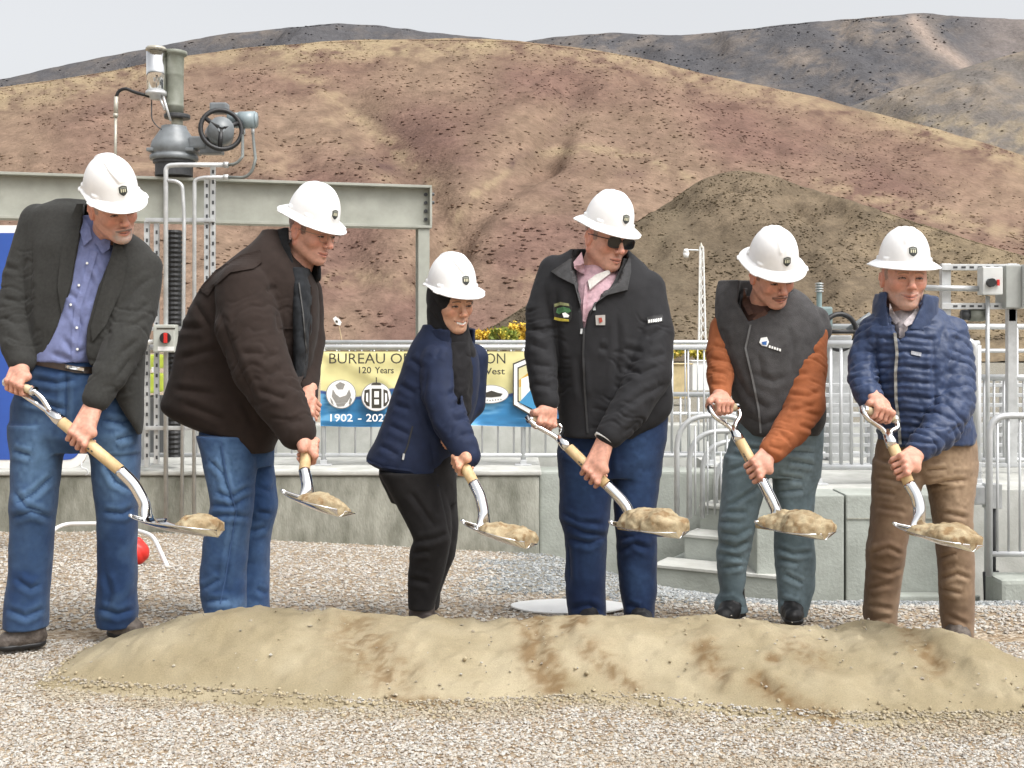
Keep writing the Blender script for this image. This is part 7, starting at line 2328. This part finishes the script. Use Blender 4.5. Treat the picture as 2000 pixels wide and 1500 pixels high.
f = garment(B, (1370, 1630, 810, 1225), rows=[[(822, 1440, 1606, .02, .125), (850, 1430, 1606, .02, .125), (900, 1416, 1603, .02, .12), (930, 1412, 1600, .02, .095)],
            [(890, 1416, 1508, .03, .10), (960, 1410, 1492, .05, .094), (1010, 1405, 1478, .06, .090), (1040, 1402, 1472, .065, .09), (1058, 1406, 1468, .06, .084), (1080, 1400, 1463, .055, .082), (1120, 1402, 1456, .045, .074), (1160, 1408, 1450, .04, .068), (1172, 1396, 1456, .04, .078), (1192, 1396, 1462, .04, .078)],
            [(890, 1506, 1604, .01, .10), (960, 1512, 1592, .01, .094), (1010, 1514, 1586, .02, .09), (1050, 1513, 1588, .02, .086), (1100, 1515, 1592, .02, .082), (1150, 1518, 1590, .01, .078), (1180, 1520, 1580, .01, .074), (1200, 1522, 1574, .01, .074)]], h=.0056, k=.012)
c = Cloth(f, 2)
c.folds([[(1405, 1040), (1440, 1046), (1468, 1030)], [(1404, 1062), (1436, 1070), (1466, 1058)], [(1404, 1018), (1450, 1022)], [(1402, 1082), (1450, 1090)], [(1410, 1110), (1452, 1104)], [(1420, 920), (1480, 900)], [(1420, 990), (1470, 960), (1490, 940)], [(1416, 1000), (1460, 1000)], [(1516, 1070), (1550, 1082), (1586, 1078)], [(1520, 1092), (1560, 1100)], [(1520, 930), (1570, 936)], [(1518, 960), (1570, 956)],
         [(1400, 1176), (1430, 1172), (1456, 1186)], [(1530, 1120), (1570, 1140)], [(1524, 1170), (1560, 1180)], [(1430, 870), (1500, 880)], [(1520, 880), (1590, 884)], [(1540, 900), (1590, 908)]], 4, .0085, .7)
c.rough(0.00275, .06, seed=57)
c.build('jeans', denim('teal_denim', D5, L5), p5, col=fade_and_light(c, D5, L5, [(1565, 900, 50, 110, .8), (1555, 1140, 34, 60, .7), (1450, 1110, 30, 60, .35), (1440, 940, 40, 60, .15)], 8))  # stronger pale spots on the right leg paint in light from that side
for hx, d_, t_ in ((1436, .04, -22), (1546, .01, 4)):
    shoe(B, 'shoe', (hx, 1207, d_), (hx + t_, 1211, d_ + .10), M_BLACK, p5)
w_ = B.q(1502, 882, .29)
MB().tube([w_ - unit(B.q(1508, 876, .285) - w_) * .004, w_ + unit(w_ - B.q(1508, 876, .285)) * .012], .0335, 18).build('wrist_watch', M_DKSTEEL, p5, smooth=True)

# ------------------------------------------------------------------ 6: blue puffer jacket, khaki trousers
B = Body(4.57)
Y0 = B.Y0
sv = shovel(B, 'shovel held by the man in the blue puffer, oval pad of sand on its blade', (1688, 800, .26), (1746, 818, .22), (1740, 862, .26), (1776, 946, .33),
            [(1790, 968, .35), (1797, 996, .365)], (1791, 1038, .375), 68, 5, 8, blen=.27, heap=(.20, 1.0, .050, 1.1), heap_label='oval pad of sand on the puffer-jacketed man\'s shovel')
C6, M6 = B.q(1766, 541, .06), frame(-2, 5, 1)
parts = [head_mesh(C6, M6, B.q(1764, 640, 0), .062, 'ruddy', 1.02, 1.3, (.20, .13, .09), hair=(.22, .17, .14), stubble=(.42, .36, .32)),
         hand_mesh((sv['b0'] + sv['b1']) / 2, sv['b1'] - sv['b0'], B.q(1704, 772, .19), .016, (.0, -.75, .65), -1, 'ruddy', 1.02),
         hand_mesh(at_shaft(sv, .62), sv['ax'], B.q(1792, 880, .27), .021, (.45, -.85, .3), -1, 'ruddy', 1.04)]
p6 = person(B, 'smiling man in blue quilted puffer jacket and khaki trousers facing us', (1795, 1262, 0), parts, [[(1708, 648, .0, 27), (1687, 700, .04, 27), (1684, 740, .10, 26)], [(1852, 655, .03, 32), (1864, 720, .08, 36), (1862, 790, .15, 36), (1834, 842, .21, 31)]], (1766, 670, -.02))
hard_hat(C6, M6, 'full', p6, -3)
M_PUFF = mat('navy_nylon', (.0150, .0325, .088), .56, .14, 26, .0008, 160, spec=.45, sheen=.1, detail=6)
f = garment(B, (1635, 1930, 565, 900), rows=[[(592, 1738, 1820, -.01, .07), (606, 1712, 1838, 0, .10), (622, 1692, 1852, 0, .12), (650, 1682, 1874, .02, .135), (700, 1692, 1884, .03, .142), (760, 1704, 1888, .04, .145), (810, 1712, 1892, .04, .145), (850, 1718, 1902, .04, .142), (866, 1724, 1896, .04, .135)]],
            chains=[[(1706, 642, .0, 28), (1687, 700, .04, 28), (1684, 740, .10, 27), (1698, 780, .18, 24)],
                    [(1856, 650, .03, 34), (1864, 720, .08, 38), (1862, 790, .15, 38), (1834, 842, .21, 33), (1798, 876, .262, 25)]], kc=.008)
f.cut([(1734, 570), (1736, 610), (1748, 650), (1758, 672), (1772, 640), (1796, 606), (1802, 570)], Y0 - .5, Y0 + .02)
c = Cloth(f, 2)
tor = (proj(c.V)[:, 0] > 1714) & (proj(c.V)[:, 0] < 1822)
q_ = proj(c.V)
for k, yy in enumerate(range(628, 866, 29)):
    c.fold([(1690, yy + 2), (1740, yy + 4), (1765, yy), (1820, yy + 6), (1834, yy + 4)], 3.6, .0085, .8)
c.N = vnormals(c.V, c.F)
c.rings(B.q(1704, 640, .0), B.q(1698, 782, .18), .058, .0075, .043, 3, .9, True, .5).rings(B.q(1856, 640, .03), B.q(1862, 800, .16), .075, .0085, .046, 5, .9, True, .5).rings(B.q(1860, 800, .16), B.q(1800, 876, .26), .072, .0085, .042, 7, .9, True, .5)
c.folds([[(1822, 660), (1824, 740), (1826, 800)], [(1712, 650), (1708, 720), (1716, 780)], [(1845, 640), (1832, 690)], [(1870, 660), (1850, 720)], [(1880, 830), (1850, 850)]], 5, .008)
c.rough(.004, .035, seed=61)
jk = c.build('puffer_jacket', M_PUFF, p6)
bv = c.bvh()
lay(bv, 'zip_tape', stroke([(1748, 650), (1752, 690), (1749, 730), (1750, 780), (1756, 830), (1758, 868)], 6), mat('grey_zip_tape', (.20, .195, .18), .7, .1, 30), jk, Y0, .009, .008, 3.)
lay(bv, 'chest_label', [(1780, 685), (1800, 689), (1799, 696), (1779, 692)], mat('pale_label', (.26, .27, .30), .7, .1, 30), jk, Y0, .008, .005, 3.)
f = Field(*B.box(1680, 1860, 540, 690, -.3, .3), .0058)
collar_shell(f, B.q(1765, 650, .03), .115, B.q(1770, 578, .02), .108, .010)
f.cut([(1736, 540), (1732, 590), (1738, 640), (1752, 690), (1762, 690), (1776, 640), (1800, 596), (1806, 540)], Y0 - .5, Y0 - .0)
c = Cloth(f, 2)
c.rough(0.00275, .05, seed=62)
c.build('collar', M_PUFF, p6)
f = garment(B, (1715, 1830, 580, 720), rows=[[(604, 1736, 1796, .0, .08), (630, 1730, 1800, .02, .115), (665, 1742, 1776, .03, .118)]], h=.0058)
c = Cloth(f, 2)
c.rough(.004, .04, seed=63)
M_PALE = fabric('pale_check_shirt', (.46, .42, .43), .85, .2, 60, .0005, 400, sheen=.05)
sh = c.build('shirt', M_PALE, p6)
bv5 = c.bvh()
lay(bv5, 'collar', [(1738, 592), (1736, 622), (1750, 634), (1758, 626), (1744, 606)], M_PALE, sh, Y0 - .1, .015, .012)
lay(bv5, 'collar', [(1764, 630), (1794, 600), (1798, 610), (1786, 630), (1770, 638)], M_PALE, sh, Y0 - .1, .015, .012)
lay(bv5, 'placket', stroke([(1760, 640), (1759, 660)], 7), M_PALE, sh, Y0, .006, .005, 3.)
K6, KL6 = (.155, .100, .064), (.37, .27, .18)
f = garment(B, (1670, 1930, 830, 1265), rows=[[(846, 1722, 1900, .02, .125), (870, 1714, 1905, .02, .128), (910, 1709, 1904, .02, .125), (940, 1707, 1902, .02, .10)],
            [(900, 1708, 1808, .03, .105), (960, 1706, 1794, .05, .10), (1010, 1704, 1778, .06, .094), (1050, 1699, 1770, .07, .09), (1070, 1693, 1766, .075, .088), (1100, 1694, 1763, .06, .082), (1150, 1690, 1756, .05, .076), (1200, 1688, 1750, .045, .072), (1256, 1698, 1748, .04, .072)],
            [(900, 1800, 1905, .01, .105), (960, 1816, 1900, .02, .10), (1010, 1824, 1894, .03, .094), (1060, 1830, 1896, .04, .088), (1100, 1834, 1900, .03, .082), (1150, 1836, 1899, .03, .076), (1200, 1840, 1898, .02, .072), (1256, 1845, 1897, .02, .072)]], h=.0056, k=.012)
c = Cloth(f, 2)
c.folds([[(1712, 930), (1760, 940), (1800, 926)], [(1712, 960), (1750, 966)], [(1810, 950), (1850, 940), (1890, 936)], [(1808, 920), (1850, 916)], [(1700, 1080), (1736, 1070), (1764, 1084)], [(1698, 1110), (1740, 1120), (1760, 1110)], [(1696, 1150), (1740, 1140)], [(1694, 1180), (1744, 1190)], [(1700, 1210), (1740, 1206)], [(1838, 1130), (1870, 1120), (1896, 1130)], [(1840, 1150), (1880, 1160)], [(1850, 1030), (1890, 1050)], [(1836, 1090), (1870, 1080)], [(1850, 1200), (1890, 1220)], [(1722, 900), (1760, 905)],
         [(1840, 1000), (1890, 1010)], [(1712, 990), (1770, 1000)]], 4, .008, .7)
c.rough(0.00275, .055, seed=65)
c.build('trousers', mat('khaki_twill', (1, 1, 1), .9, .12, 26, .0010, 480, attr=True, spec=.15, sheen=.1), p6, col=fade_and_light(c, K6, KL6, [(1860, 930, 50, 110, .75), (1870, 1130, 30, 60, .5), (1750, 930, 40, 60, .25)], 9))  # right leg coloured paler, standing in for the side light on it
for hx, d_ in ((1722, .04), (1870, .02)):
    shoe(B, 'shoe', (hx, 1255, d_), (hx + 4, 1262, d_ + .10), M_HIKE, p6)
